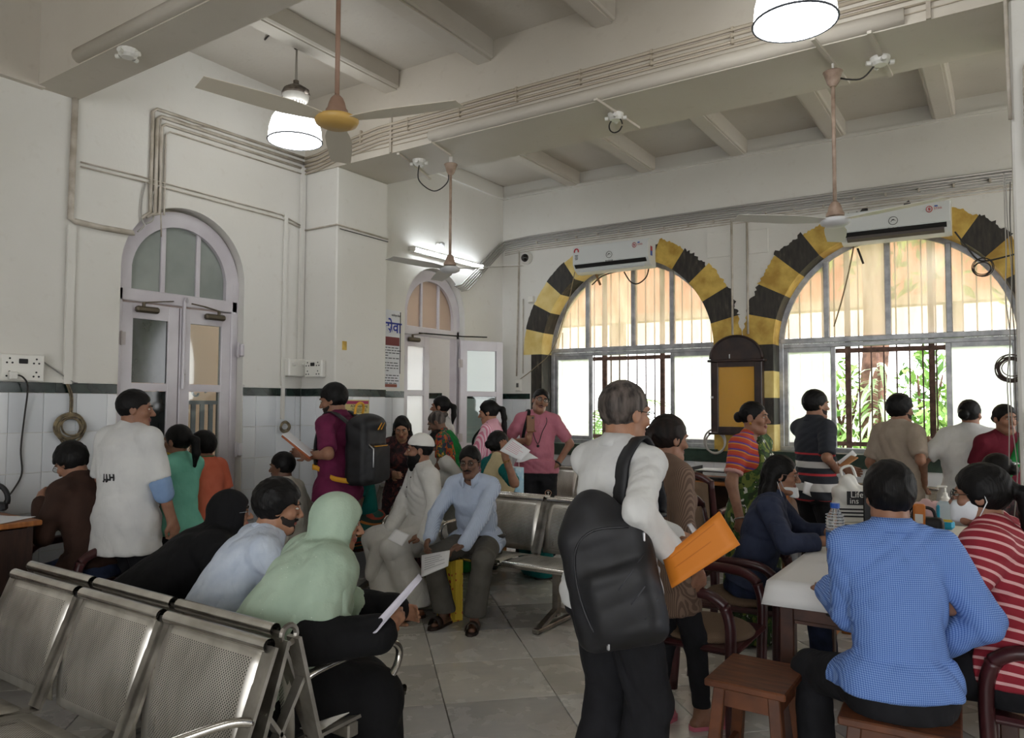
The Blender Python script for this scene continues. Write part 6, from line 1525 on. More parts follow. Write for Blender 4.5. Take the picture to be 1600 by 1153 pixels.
def p17(g):
    glasses(g)
    b = MB(); c = g.c7
    pts = catmull([c + V3(-.06, .0, .03), c + V3(-.075, .10, -.06), shoot(g.top_fn, [(-.045, .5, c[2] - .16)], (0, -1, 0))[0] + V3(0, .005, 0), shoot(g.top_fn, [(0, .5, c[2] - .27)], (0, -1, 0))[0] + V3(0, .006, 0), shoot(g.top_fn, [(.045, .5, c[2] - .16)], (0, -1, 0))[0] + V3(0, .005, 0), c + V3(.075, .10, -.06), c + V3(.06, .0, .03)], 5)
    b.tube(pts, .004, 5); b.ball(shoot(g.top_fn, [(0, .5, c[2] - .29)], (0, -1, 0))[0] + V3(0, .01, 0), .014, 8, 6); b.build('lanyard', DARKWIRE, g.root, True)
    q = shoot(g.legs_fn, [(-.10, .5, .66)], (0, -1, 0))[0]; b = MB(); b.tube([q + V3(.030 * math.cos(a) * (1 if math.sin(a) > -.2 else .8), .003, .028 * math.sin(a)) for a in np.linspace(0, 2 * PI, 13)[:-1]], .003, 5, closed=True); b.build('trouser_emblem', plain('emblem_tan', '#c2977a', .5), g.root)
    b = MB(); b.box(q + V3(0, .003, 0), (.008, .004, .032)); b.box(q + V3(0, .003, .01), (.022, .004, .007)); b.build('emblem_letter', plain('emblem_white', '#dcd6d0', .5), g.root)
    b = MB(); e = g.sh['R']; b.tube(catmull([e + V3(-.06, -.06, .08), e + V3(-.07, .05, .07), shoot(g.top_fn, [(.13, .5, g.c7[2] - .18)], (0, -1, 0))[0] + V3(0, .008, 0), shoot(g.top_fn, [(.15, .5, g.c7[2] - .38)], (0, -1, 0))[0] + V3(0, .006, 0)], 5), .016, 6); b.build('shoulder_strap', BLACKC, g.root, True)
    b = MB(); w_ = g.wr['L']; b.tube([w_ + frame_of(g.wr['L'] - g.el['L'])[0] * .033 * math.cos(a) + frame_of(g.wr['L'] - g.el['L'])[1] * .033 * math.sin(a) for a in np.linspace(0, 2 * PI, 15)[:-1]], .010, 6, closed=True); b.build('wrist_watch', BLACKLEATH, g.root, True)
person('man in a pink tee with glasses and lanyard holding a phone, hand on hip', spot(838, 7.2), H(176), 1.63, bulk=1.02, tone='mid', res=.010, lean=-2, side=-2, head=(6, -3, -14), hair=('short', 'black', .010), paunch=.03, moustache=.004,
       hands={'R': dict(to=('px', 826, 688, 7.0), pole=(.9, -.3, -.5), dir=(-.1, .2, 1), palm=(-.6, .6, 0), curl=.8), 'L': dict(to=(-.20, .06, .93), pole=(-1, -.35, 0), dir=(.5, .2, -.6), curl=.9)},
       top=T_(PINK, inf=.014, sleeve=.82, sinf=.018, hem=-.06, collar=False, vneck=True, wr=.005), legs=T_(BLACKT, inf=.03, flare=.03), shoes=('shoe', BLACKLEATH), extras=p17)
def p18(g):
    b = MB()
    for k in range(2): c = g.wr['R'] - unit(g.wr['R'] - g.el['R']) * (.04 + .012 * k); x, y, _ = frame_of(g.wr['R'] - g.el['R']); b.tube([c + (x * math.cos(a) + y * math.sin(a)) * .032 for a in np.linspace(0, 2 * PI, 15)[:-1]], .003, 5, closed=True)
    b.build('bangle', plain('gold_bangle', '#a8813a', .3, .8), g.root, True)
    def fn(P): d = g.torso(P, .03); Q = (P - g.pel) @ g.T / g.s; d = smax(d, .02 - Q[:, 0], .02); d = smax(d, .1 - Q[:, 2], .02); return d + folds(P, .004)
    drape_cloth(g, 'stole', fn, .012, cloth('cream_stole', '#cdbf9a', '#bfb08a', 9))
person('seated woman with raised forearm and bangles holding up papers, cream stole', (-3.66, 5.22), 62, 1.56, fem=True, bulk=1.1, tone='mid', res=.011, pose='sit', seat=.44, head=(10, 5, 0), hair=('bun', 'black', .018), face_on=False,
       hands={'R': dict(to=('px', 789, 712, 6.0), pole=(1, .1, -1), dir=(-.1, .0, 1), curl=.4), 'L': dict(to=(-.15, .35, .66))}, top=T_(TEAL, inf=.014, sleeve=.9, collar=False), skirt=dict(mat=TEAL, inf=.02), shoes=('sandal', SANDAL), extras=p18)

person('man in a white kurta resting his head on his hand, hidden behind the skull-capped man', (-4.28, 5.22), 75, 1.56, tone='mid', res=.012, pose='sit', seat=.44, lean=-4, head=(0, 8, 0), face_on=False,
       hands={'L': dict(to=('px', 640, 722, 6.35), pole=(-.9, -.5, -.4), dir=(.2, .2, 1), curl=.5), 'R': dict(to=(.12, .36, .66))}, top=T_(KURTA, inf=.02, sinf=.022, wr=.006, sleeve=1.6), legs=T_(KURTA, inf=.02), shoes=('sandal', SANDAL))
# ---------------------------------------------------------------- right group
p20 = person('grey-haired man with glasses in a white shirt, black bag on his shoulder, back turned', spot(955, 2.72), H(52), 1.565, hscale=1.03, bulk=1.02, tone='light', res=.0085, lean=4, head=(-8, 6, 0), hair=('short', 'grey', .010), paunch=.02,
       hands={'R': dict(to=('px', 1048, 862, 2.50), pole=(.5, -.8, -.5), dir=(.1, 1, .0), palm=(-1, 0, .1), curl=.8), 'L': dict(to=(-.02, .36, .98), pole=(-.6, -.6, -.4))}, top=T_(WHITEC, inf=.016, sinf=.013, wr=.0045, taper=.010, hem=-.10, collar='flap'), legs=T_(BLACKT, inf=.024, flare=.04, wr=.005), shoes=('shoe', BLACKLEATH), extras=glasses)
def p21(g): b = MB(); b.tube([g.fromH((0, -.125, -.022)), g.fromH((.002, -.14, -.032))], .028 * g.hs, 8); b.build('hair_tie', plain('pink_tie', '#b5457f', .6), g.root, True)
person('girl in a ribbed brown kurta, black leggings and pink sandals', spot(1036, 3.50), H(62), 1.43, fem=True, bulk=.95, tone='mid', res=.009, head=(-6, 8, 0), hair=('pony', 'brown', .012), hscale=1.08,
       feet={'R': ('px', 1098, 1125, 3.45), 'L': ('px', 1022, 1128, 3.48)}, top=T_(BROWNK, inf=.02, sleeve=1.9, sinf=.018, hem=-.27, coat=(.185, .155, 0), name='kurta', fold=.05, collar=False), legs=T_(BLACKT, inf=.004, flare=.0, hem=.10), shoes=('sandal', PINKRUB), extras=p21)
def p22(g):
    pallu(LEAFSARI, .011, .15, th=.028, slope=1.0, low=-.12)(g)
    b = MB()
    for sg in (-1, 1): b.ball(g.fromH((sg * .082, .0, -.04)), .009, 8, 6)
    b.build('ear_ring', plain('gold_stud', '#c39a3f', .3, .8), g.root, True)
    def cuff(P): A, E = g.sh['R'], g.el['R']; d = rc(P, A, E, .068, .056); q = (P - (A + (E - A) * .72)) @ unit(E - A); return smax(smax(d, q - .012, .003), -.012 - q, .003)
    sdf_obj('sleeve_border', cuff, g.sh['R'] - .35, g.sh['R'] + .2, .008, plain('pink_border', '#c99a94', .7), g.root)
    b = MB(); c = g.wr['R']; x, y, _ = frame_of(g.wr['R'] - g.el['R']); b.tube([c + (x * math.cos(a) + y * math.sin(a)) * .034 for a in np.linspace(0, 2 * PI, 15)[:-1]], .005, 5, closed=True); b.build('bangle', plain('silver_bangle', '#a5a09a', .3, .8), g.root, True)
person('standing woman in a green leaf-print sari over an orange and purple blouse', spot(1172, 4.85), H(138), 1.51, fem=True, bulk=1.08, tone='mid', res=.0095, head=(10, 2, 0), hair=('bun', 'black', .006),
       hands={'R': dict(to=(.27, .08, .80), pole=(.6, -.8, 0), curl=.4), 'L': dict(to=(-.24, .1, .82))}, top=T_(ORANGEBL, inf=.012, sleeve=.72, sinf=.016, collar=False, vneck=True, neckline=.05), skirt=dict(mat=LEAFSARI, w=(.185, .27)), shoes=('sandal', SANDAL), extras=p22)
def p23(g): glasses(g, plain('rose_frame', '#8a6a62', .3), sz=1.15); face_mask(g, MASKW, True)
person('young woman in a navy top with glasses, white mask pulled under her chin', (-1.24, 4.28), 8, 1.50, fem=True, bulk=1.04, tone='mid', res=.009, pose='sit', seat=.45, lean=16, head=(4, 6, 0), hair=('long', 'black', .011, [((.03, -.09, -.2), (.03, -.12, -.42), .045, .03), ((-.03, -.09, -.2), (-.03, -.12, -.42), .045, .03)]),
       hands={'R': dict(to=(.20, .42, .80), pole=(.8, -.5, -.5), dir=(-.5, 1, 0), palm=(0, 0, -1), curl=.4), 'L': dict(to=(-.1, .44, .80), pole=(-.8, -.5, -.5), palm=(0, 0, -1))}, top=T_(NAVY, inf=.015, sinf=.014, sleeve=1.75, collar=False, wr=.007), legs=T_(JEANS), shoes=('sandal', SANDAL), extras=p23)
person('man in a navy polo with red and white bands, holding papers at the window', spot(1270, 5.9), H(72), 1.60, bulk=1.02, tone='mid', res=.010, paunch=.03, head=(-8, 2, 0), hair=('short', 'black', .014), beard='stubble',
       hands={'R': dict(to=('px', 1306, 732, 5.75), pole=(.6, -.7, -.5), palm=(-.6, 0, .8), curl=.7), 'L': dict(to=(-.05, .34, 1.0), pole=(-.6, -.6, -.5))}, top=T_(POLO, inf=.016, sleeve=.9, sinf=.022, hem=-.12, wr=.006, collar='flap'), legs=T_(BLACKT, inf=.02), shoes=('shoe', BLACKLEATH))
person('man in a beige tee reaching his hand out beside the window bars', spot(1402, 5.85), H(66), 1.565, tone='mid', res=.013, head=(-14, 2, 0), hair=('short', 'black', .020), moustache=.005, beard='stubble',
       hands={'R': dict(to=('px', 1440, 691, 5.7), pole=(.5, -.7, -.6), dir=(0, 1, .1), palm=(-1, 0, 0), curl=.2)}, top=T_(BEIGE, inf=.02, sleeve=.85, sinf=.024, hem=-.1, collar=False, wr=.007), legs=T_(BLACKT), shoes=('shoe', BLACKLEATH))
person('nurse in a white tunic with black hair bun, back turned at the far window', spot(1513, 5.6), H(18), 1.53, fem=True, bulk=1.2, tone='mid', res=.013, head=(-38, 0, 0), hair=('bun', 'black', .010), hands={'R': dict(to=(.28, .22, .95), pole=(.9, -.5, -.2)), 'L': dict(to=(-.28, .16, .90), pole=(-.9, -.5, -.2))},
       top=T_(WHITEC, inf=.02, sleeve=.8, sinf=.022, hem=-.42, coat=(.25, .19, 0), name='tunic', fold=.03, wr=.006), legs=T_(WHITEC, inf=.02), shoes=('shoe', BLACKLEATH))
person('woman in a maroon sari frowning towards the camera by the right column', spot(1566, 5.35), H(190), 1.50, fem=True, tone='mid', res=.013, head=(8, 4, 0), hair=('bun', 'black', .008), top=T_(MAROONSARI, inf=.014, sleeve=.7, collar=False), skirt=dict(mat=MAROONSARI), shoes=('sandal', SANDAL), extras=pallu(GREENSARI, .013, .05, slope=1.0))
p28 = person('man in a blue checked shirt seated on a stool with his back to the camera', (-.335, 2.90), H(9), 1.59, bulk=.98, tone='mid', res=.0085, pose='sit', seat=.46, lean=5, head=(0, 6, 0), hair=('short', 'black', .016), face_on=False,
       hands={'R': dict(to=(.16, .17, .63), pole=(.75, -.42, -.65), dir=(-.6, .6, -.2), palm=(-.4, 0, -1), curl=.6), 'L': dict(to=(-.13, .36, .77), pole=(.1, -.5, -1), palm=(0, 0, -1))}, feet={'R': (.20, .36, .075), 'L': (-.20, .30, .075)}, top=T_(CHECK, inf=.016, sinf=.024, loose=.138, wr=.006, taper=.010, collar='flap'), legs=T_(BLACKT, inf=.016), shoes=('shoe', BLACKLEATH))
def p29(g):
    glasses(g, plain('black_frame', '#111111', .3), sz=1.25)
    def fn(P): Q = g.toH(P); d = smin(ell(Q, (0, .022, -.045), (.068, .080, .082)), rc(Q, (0, .085, -.05), (0, .095, -.09), .034, .03), .03); d = smax(d, np.abs(Q[:, 2] + .062) - .048, .006); d = smax(d, .005 - Q[:, 1], .006); return d * g.hs
    sdf_obj('mask', fn, g.hc - .2, g.hc + .2, .006, MASKW, g.root)
    b = MB()
    for sg in (-1, 1): b.tube([g.fromH((sg * .066, .012, -.03)), g.fromH((sg * .085, -.025, .012)), g.fromH((sg * .087, -.032, -.02)), g.fromH((sg * .066, .012, -.095))], .0022, 5)
    b.build('ear_loop', MASKW, g.root, True); b = MB(); b.bar(g.fromH((.03, -.10, .03)), g.fromH((.03, -.135, .02)), .03, .012); b.build('hair_clip', plain('tan_clip', '#b09355', .5), g.root)
person('woman in a red and white striped top with glasses and mask, ponytail', (.02, 3.36), 168, 1.58, fem=True, bulk=1.2, tone='mid', res=.0085, pose='sit', seat=.45, lean=10, head=(6, 6, 0), hair=('pony', 'black', .016),
       hands={'L': dict(to=(-.20, .34, .80), pole=(-.9, -.4, -.4), palm=(0, 0, -1)), 'R': dict(to=(.16, .40, .80), pole=(.9, -.4, -.4), palm=(0, 0, -1))}, top=T_(REDSTRIPE, inf=.024, sleeve=.95, sinf=.034, wr=.009, collar='flap'), legs=T_(BLACKT), shoes=('sandal', SANDAL), extras=p29)
def p30(g):
    b = MB(); rnd = random.Random(5)
    for k in range(9): a = rnd.uniform(0, 6); c = V3(*g.fromH((.05, -.10, .04))); b.bar(c, c + V3(.05 * math.cos(a), -.03 + .02 * rnd.random(), .055 * math.sin(a)), .018, .003)
    b.build('hair_bow', MASKW, g.root)
person('seated person with black hair and a white bow beyond the striped-top woman', (-.06, 5.72), H(-40), 1.47, fem=True, tone='mid', res=.012, pose='sit', seat=.42, head=(0, 6, 0), hair=('bun', 'black', .012), top=T_(DARKPRINT, inf=.014), skirt=dict(mat=DARKPRINT), shoes=('sandal', SANDAL), extras=p30)
# ---------------------------------------------------------------- garden beyond the windows
b = MB(); b.box((-1.5, 17.2, -.36), (24, 18, .1)); o = b.build('ground', Mat('garden_grass', '#5d7a3a', .9).mottled('#4a6a2c', '#7c9450', 3).m); o['kind'] = 'structure'
LEAF = [Mat('leaf_green_%d' % k, c, .5, Transmission_Weight=0.0).mottled(c2, c, 5).m for k, (c, c2) in enumerate((('#9cc46a', '#76a24c'), ('#c2dc92', '#9cc06c'), ('#6f9a52', '#567f40'), ('#dbe6cc', '#b9cfa6')))]
BARK = Mat('tree_bark', '#6b4b3f', .9).mottled('#4d352c', '#7d5c4e', 9).m; PALML = Mat('palm_leaf', '#7fa35c', .5).mottled('#5f8a48', '#a3be86', 6).m
def leaf_cloud(name, parent, centre, radius, n, size, mat, seed, aspect=3.0):
    rnd = np.random.default_rng(seed); C = rnd.normal(size=(n, 3)); C = C / np.linalg.norm(C, axis=1, keepdims=True) * (rnd.random((n, 1)) ** .4) * np.array(radius) + np.array(centre)
    A = rnd.normal(size=(n, 3)); A[:, 2] -= .5; A /= np.linalg.norm(A, axis=1, keepdims=True); B = np.cross(A, rnd.normal(size=(n, 3))); B /= np.linalg.norm(B, axis=1, keepdims=True); N = np.cross(A, B)
    L = size * (.6 + .8 * rnd.random((n, 1))); W = L / aspect
    V = np.stack([C, C + A * L * .5 + B * W * .5 + N * W * .15, C + A * L, C + A * L * .5 - B * W * .5 + N * W * .15], 1).reshape(-1, 3)
    F = np.arange(4 * n).reshape(-1, 4); o = link(name, V, F, mat, parent, False); o['kind'] = 'stuff'; return o
def shrub(label, pos, h, r, seed, mats, n=260, size=.22, group=None, aspect=3.2):
    t = thing('shrub', label, 'shrub', (pos[0], pos[1], -.31), 0, group); rnd = random.Random(seed)
    for k in range(4):
        b = MB(); b.tube(catmull([(0, 0, 0), (rnd.uniform(-.15, .15), rnd.uniform(-.1, .1), h * .4), (rnd.uniform(-.4, .4) * r, rnd.uniform(-.3, .3) * r, h * .9)], 4), [.022] * 8 + [.01], 6); b.build('stem', BARK, t, True)
    for k, m in enumerate(mats): leaf_cloud('foliage', t, (0, 0, h * .62), (r, r * .7, h * .48), n, size, m, seed * 7 + k, aspect)
    return t
def sightxy(px, dep): p = at_depth(px, 631, dep); return p[0], p[1]
t = thing('tree', 'broad brown tree trunk with leafy crown outside the second window', 'tree', (*sightxy(1366, 10.4), -.31))
b = MB(); b.tube(catmull([(0, 0, 0), (.03, 0, .8), (-.02, 0, 1.8), (.05, 0, 3.0), (.0, 0, 4.6)], 6), [.22] * 6 + [.18] * 6 + [.17] * 13, 16); b.build('trunk', BARK, t, True)
for k, (c, r_) in enumerate((((.9, .3, 4.6), (2.2, 1.6, 1.3)), ((-1.2, 0, 4.9), (2.2, 1.6, 1.2)))): leaf_cloud('foliage', t, c, r_, 420, .3, LEAF[k], 90 + k)
def sightxy(px, dep): p = at_depth(px, 631, dep); return p[0], p[1]
SH = [(1320, 10.6, 2.3, .55, (0, 1)), (1418, 9.7, 1.75, .55, (1, 0)), (1455, 10.6, 2.5, .55, (0, 2)), (1372, 9.2, 1.15, .5, (1, 3)), (1345, 9.3, 1.3, .45, (1, 0)), (1500, 10.2, 2.0, .6, (0, 1)), (1260, 10.6, 1.9, .6, (2, 0)), (940, 11.6, 1.5, .5, (0, 1)), (1010, 12.2, 1.3, .6, (2, 0))]
LAB = ['bush seen through the left end of the second window bars', 'pale green bush between the window bars behind the man in beige', 'tall bush beside the right grille post of the second window', 'low light bush in front of the tree trunk', 'low bush just left of the tree trunk', 'bush behind the frosted right pane of the second window', 'bush behind the frosted left pane of the second window', 'low bush beside the palm outside the first window', 'dark low bush outside the first window']
for k, ((px_, dep, h_, r_, ms), lb) in enumerate(zip(SH, LAB)): shrub(lb, sightxy(px_, dep), h_, r_, 11 + k, [LEAF[i] for i in ms], 200, .20 if k != 3 else .26, 'garden bushes beyond the window bars')
# drooping silvery leaf sprays on the trunk
x0, y0 = sightxy(1372, 9.9); t = thing('hanging_plant', 'spray of silvery narrow leaves hanging in front of the tree trunk', 'plant', (x0, y0, 1.3)); rnd = random.Random(3)
b = MB(); b.tube([(0, 0, -1.6), (.02, 0, .2), (0, .05, .9)], .02, 6); b.build('stem', BARK, t, True)
for k in range(44):
    a = rnd.uniform(0, 2 * PI); z = rnd.uniform(-.2, .75); L_ = rnd.uniform(.28, .5); d = V3(math.cos(a), math.sin(a) * .6, 0); sd = V3(-math.sin(a), math.cos(a), 0)
    G = [[V3(0, 0, z) + d * L_ * s_ + V3(0, 0, .10 * math.sin(PI * s_ * .7) - .38 * s_ * s_) + sd * w_ * .026 * math.sin(PI * (s_ * .9 + .08)) for w_ in (-1, 0, 1)] for s_ in np.linspace(0, 1, 6)]
    b = MB(); b.sheet(G, .003); b.build('leaf', LEAF[3], t)
# palm
x0, y0 = sightxy(905, 11.2); t = thing('palm', 'feathery palm outside the first window', 'palm', (x0, y0, -.31))
b = MB(); b.tube([(0, 0, 0), (.02, 0, .5), (0, 0, 1.1)], [.12, .09, .07], 10); b.build('trunk', BARK, t, True)
for k in range(13):
    a = -.9 + k * .5 + rnd.uniform(-.15, .15); d = V3(math.cos(a), math.sin(a) * .8, 0); sd = V3(-d[1], d[0], 0); R_ = rnd.uniform(1.3, 1.9); up_ = rnd.uniform(1.0, 1.7)
    mid = [V3(0, 0, 1.05) + d * R_ * s_ + V3(0, 0, up_ * s_ * 1.55 - 1.15 * up_ * s_ ** 2.1) for s_ in np.linspace(0, 1, 22)]
    b = MB(); b.tube(mid, [.014 * (1 - .8 * i / 21) + .002 for i in range(22)], 5)
    for i in range(2, 22):
        for sg in (-1, 1):
            p = mid[i]; L_ = .42 * math.sin(PI * min(1, i / 22 + .12)) + .06; tip = p + sd * sg * L_ * .8 + (mid[i] - mid[i - 1]) * 2.2 + V3(0, 0, -.16 * L_ / .4); w_ = unit(mid[i] - mid[i - 1]) * .014
            b.add([p - w_, p + w_, tip], [(0, 1, 2)])
    b.build('frond', PALML, t)
# boundary building far behind, its upper storey peach coloured
t = thing('neighbour_building', 'peach upper storey of the building across the garden', 'building', (-1.0, 18.4, -.31))
PEACH = Mat('peach_render', '#d59a86', .8).mottled('#c98c78', '#dda997', 2).m
b = MB(); b.box((0, .3, 6.4), (26, .5, 4.4)); b.build('wall', PEACH, t); b = MB(); b.box((0, -.1, 4.1), (26, .5, .2)); b.build('band', plain('canopy_grey', '#b9b2a8', .8), t)
for k in range(7): b = MB(); b.box((-12 + 4 * k, .3, 2.1), (.35, .35, 4.2)); b.build('post', plain('canopy_grey', '#b9b2a8', .8), t)
b = MB(); b.box((10.5, 1.0, -.12), (12, 14, .2)); o = b.build('pavement', plain('pale_paving', '#c9c4b8', .85)); o['kind'] = 'structure'  # unseen paving, added pale to bounce daylight in through the right wall
# ---------------------------------------------------------------- things held, carried and lying about
PAPER = plain('white_paper', '#e4e4e6', .7); GREYPAPER = plain('print_grey', '#8d8d95', .7); PINKPRINT = plain('print_pink', '#d07a90', .7)
def AD(px, py, dep): return at_depth(px, py, dep)
def leafsheet(name, label, cat, corners, mat=PAPER, th=.002, curl=.0, lines=None, group=None, nlines=6):
    """a sheet spanned by four points of the room (tl, tr, br, bl), optionally bowed, with printed lines"""
    tl, tr, br, bl = (np.asarray(c, float) for c in corners); c0 = (tl + tr + br + bl) / 4; n = unit(np.cross(tr - tl, bl - tl))
    t = thing(name, label, cat, tuple(c0), 0, group); f = lambda u, v: (tl * (1 - u) + tr * u) * (1 - v) + (bl * (1 - u) + br * u) * v + n * curl * math.sin(PI * u) * math.sin(PI * v * .5) - c0
    b = MB(); b.sheet([[f(u, v) for u in np.linspace(0, 1, 7)] for v in np.linspace(0, 1, 7)], th); b.build('sheet', mat, t, True)
    if lines:
        sgn = 1 if n @ (EYE - c0) > 0 else -1; rnd = random.Random(len(label))
        for k in range(nlines):
            v = .18 + .66 * k / nlines; u0 = .12; u1 = rnd.uniform(.5, .88); b = MB(); b.sheet([[f(u, v + dv) + n * sgn * (th / 2 + .0012) for u in np.linspace(u0, u1, 4)] for dv in (0, .022)], .0004); b.build('print_line', lines, t)
    return t
# papers of the seated pair and of the woman with the green scarf
leafsheet('paper_sheet', 'thick white sheets of paper held by the seated man in light blue', 'paper', [AD(659, 868, 4.86), AD(703, 860, 4.80), AD(700, 884, 4.66), AD(658, 902, 4.66)], lines=GREYPAPER, th=.006)
leafsheet('paper_sheet', 'folded white paper on the lap of the man in white kurta', 'paper', [AD(618, 826, 5.02), AD(640, 836, 4.96), AD(628, 853, 4.86), AD(606, 842, 4.92)], th=.004)
leafsheet('paper_sheet', 'long narrow sheet held by the woman in the pale green scarf', 'paper', [AD(655, 896, 2.62), AD(660, 905, 2.60), AD(588, 988, 2.44), AD(574, 985, 2.46)], plain('lilac_paper', '#c9c6d2', .7), th=.003, curl=.01)
b = MB()
t = leafsheet('paper_sheet', 'white form with pink print held up by the woman on the back bench', 'paper', [AD(800, 684, 5.95), AD(829, 704, 5.9), AD(813, 720, 5.85), AD(781, 704, 5.9)], lines=PINKPRINT)
leafsheet('paper_sheet', 'second white sheet held behind the pink-printed form', 'paper', [AD(816, 700, 6.0), AD(841, 716, 5.95), AD(828, 717, 5.9), AD(806, 722, 5.9)], curl=.02)
leafsheet('paper_sheet', 'white sheet in the hands of the man in the banded polo', 'paper', [AD(1332, 703, 5.7), AD(1339, 711, 5.65), AD(1318, 726, 5.6), AD(1308, 722, 5.65)], curl=.01)
leafsheet('folder', 'brown folder under the white sheet of the man in the banded polo', 'folder', [AD(1330, 712, 5.66), AD(1341, 715, 5.6), AD(1322, 728, 5.56), AD(1310, 728, 5.6)], plain('kraft_brown', '#a8764c', .7), th=.008)
leafsheet('paper_sheet', 'white card tucked at the pocket of the man in the banded polo', 'paper', [AD(1257, 752, 5.72), AD(1275, 757, 5.72), AD(1272, 778, 5.72), AD(1254, 770, 5.72)])
t = leafsheet('envelope', 'large orange envelope in the hand of the grey-haired man', 'envelope', [AD(1036, 872, 2.46), AD(1124, 799, 2.36), AD(1156, 851, 2.30), AD(1050, 919, 2.40)], plain('orange_envelope', '#cf7a22', .6), th=.006, lines=plain('orange_print', '#bb6a1e', .6), nlines=2)
leafsheet('pen_holder', 'small pale spectacles case sticking out above the orange envelope', 'case', [AD(1074, 820, 2.46), AD(1080, 818, 2.46), AD(1092, 832, 2.44), AD(1084, 838, 2.44)], plain('pale_steel', '#b8b6b8', .3, .5), th=.012)
# clipboard
t = leafsheet('clipboard', 'tan clipboard with white paper held by the man with the backpack', 'clipboard', [AD(440, 681, 5.08), AD(452, 678, 5.32), AD(494, 712, 5.30), AD(484, 717, 5.06)], plain('tan_board', '#a5562f', .5), th=.012)
o = t.location; tl, tr, br, bl = AD(440, 678, 5.08), AD(452, 675, 5.32), AD(494, 709, 5.30), AD(484, 713, 5.06)
b = MB(); b.sheet([[np.array(a) * (1 - u) + np.array(c) * u - np.array(o) for u in (0, .5, 1)] for a, c in ((tl, tr), (bl, br))], .004); b.build('paper', PAPER, t)
# yellow shopping bag with red flowers
YB = Mat('yellow_flower_bag', '#d9b93a', .7); v = YB.voro(22, rnd=.35); YB.color(YB.mix(YB.math('LESS_THAN', v, .26), '#d8ba3c', '#b5432a')); YB = YB.m
t = thing('shopping_bag', 'yellow cloth bag with red flowers standing between the seated man\'s feet', 'bag', (*on_z(702, 968, 0)[:2], 0), -.25)
G = [[(x, -.05 + .02 * math.sin(z * 9), z) for x in np.linspace(-.075, .085, 5)] for z in np.linspace(0.005, .42, 8)]
b = MB(); b.sheet(G, .004); b.sheet([[(x, .05 - .02 * math.sin(z * 7), z) for x in np.linspace(-.075, .085, 5)] for z in np.linspace(0.005, .42, 8)], .004)
for x in (-.075, .085): b.sheet([[(x + (.02 if abs(y) < .01 else 0) * (-1 if x > 0 else 1), y, z) for y in (-.05, 0, .05)] for z in np.linspace(.005, .42, 8)], .004)
b.box((0.005, 0, .008), (.16, .1, .006)); b.build('bag_body', YB, t)
b = MB()
for y in (-.045, .045): b.tube(catmull([(-.04, y, .42), (-.03, y * .5, .5), (.03, y * .5, .5), (.05, y, .42)], 4), .007, 6)
b.build('handle', YB, t, True)

def rbox(P, c, h, r): q = np.abs(P - np.asarray(c, float)) - np.asarray(h, float) + r; return np.sqrt((np.maximum(q, 0) ** 2).sum(1)) + np.minimum(q.max(1), 0) - r
def ribbon(pts, wdir, w_, th=.006, k=5):
    P_ = catmull(pts, k); b = MB(); wd = unit(wdir); b.sheet([[p + wd * s_ * w_ / 2 for s_ in (-1, 0, 1)] for p in P_], th); return b
NYLON = Mat('black_nylon', '#111114', .6).mottled('#0d0d10', '#1b1b20', 14).m; YSTRAP = plain('yellow_webbing', '#d69a22', .6)
# backpack
g = p8; root = thing('backpack', 'black backpack with yellow loop and stripes on the man in maroon', 'backpack', tuple(g.root.location), g.root.rotation_euler[2])
cz = g.pel[2] + .27
def bp(P):
    d = rbox(P, (0, -.235, cz), (.150, .095, .235), .05); d = smin(d, rbox(P, (0, -.33, cz - .08), (.12, .045, .13), .03), .02); d = smin(d, ell(P, (0, -.25, cz + .205), (.145, .11, .07)), .03)
    return d + folds(P, .004)
sdf_obj('bag_body', bp, (-.25, -.5, cz - .4), (.25, -.05, cz + .4), .011, NYLON, root)
b = MB(); b.tube(catmull([(-.05, -.17, cz + .27), (-.045, -.18, cz + .33), (0, -.185, cz + .35), (.045, -.18, cz + .33), (.05, -.17, cz + .27)], 5), .010, 6); b.build('grab_loop', YSTRAP, root, True)
for sx in (-.03, .012): 
    q = shoot(bp, [(sx, -.8, cz + .16), (sx + .018, -.8, cz + .16), (sx + .036, -.8, cz + .21), (sx + .018, -.8, cz + .21)], (0, 1, 0)); b = MB(); b.add([p - V3(0, .007, 0) for p in q], [(0, 1, 2, 3)]); b.build('yellow_mark', YSTRAP, root)
q = shoot(bp, [(x, -.8, cz + .045) for x in np.linspace(-.11, .11, 7)], (0, 1, 0)); b = MB(); b.tube(list(q), .004, 5); b.build('pocket_piping', YSTRAP, root, True)
q = shoot(bp, [(-.11, -.8, z) for z in np.linspace(cz + .06, cz - .10, 6)], (0, 1, 0)); b = MB(); b.tube(list(q), .005, 5); b.build('zip_pull', plain('zip_metal', '#b9b9bc', .3, .7), root, True)
for sg, k in ((-1, 'L'), (1, 'R')):
    s0 = g.sh[k]; x = s0[0] * .62
    fr = shoot(g.top_fn, [(x * 1.05, .6, g.c7[2] - .12), (x * 1.2, .6, g.c7[2] - .22), (x * 1.35, .6, g.c7[2] - .34)], (0, -1, 0)) + V3(0, .006, 0)
    tp = shoot(g.top_fn, [(x, -.03, 2.0), (x, .05, 2.0)], (0, 0, -1)) + V3(0, 0, .007)
    b = ribbon([(x, -.16, cz + .20), tp[0], tp[1]] + list(fr), (1, 0, 0), .06, .008); b.build('shoulder_strap', NYLON, root, True)
    sd = shoot(g.top_fn, [(sg * .8, .06, cz - .12), (sg * .8, -.06, cz - .18)], (-sg, 0, 0)) + V3(sg * .006, 0, 0)
    b = ribbon([fr[2], fr[2] * .5 + sd[0] * .5 + V3(sg * .03, .02, 0), sd[0], sd[1], (sg * .14, -.19, cz - .2)], (0, 0, 1), .035, .006); b.build('lower_strap', YSTRAP, root, True)
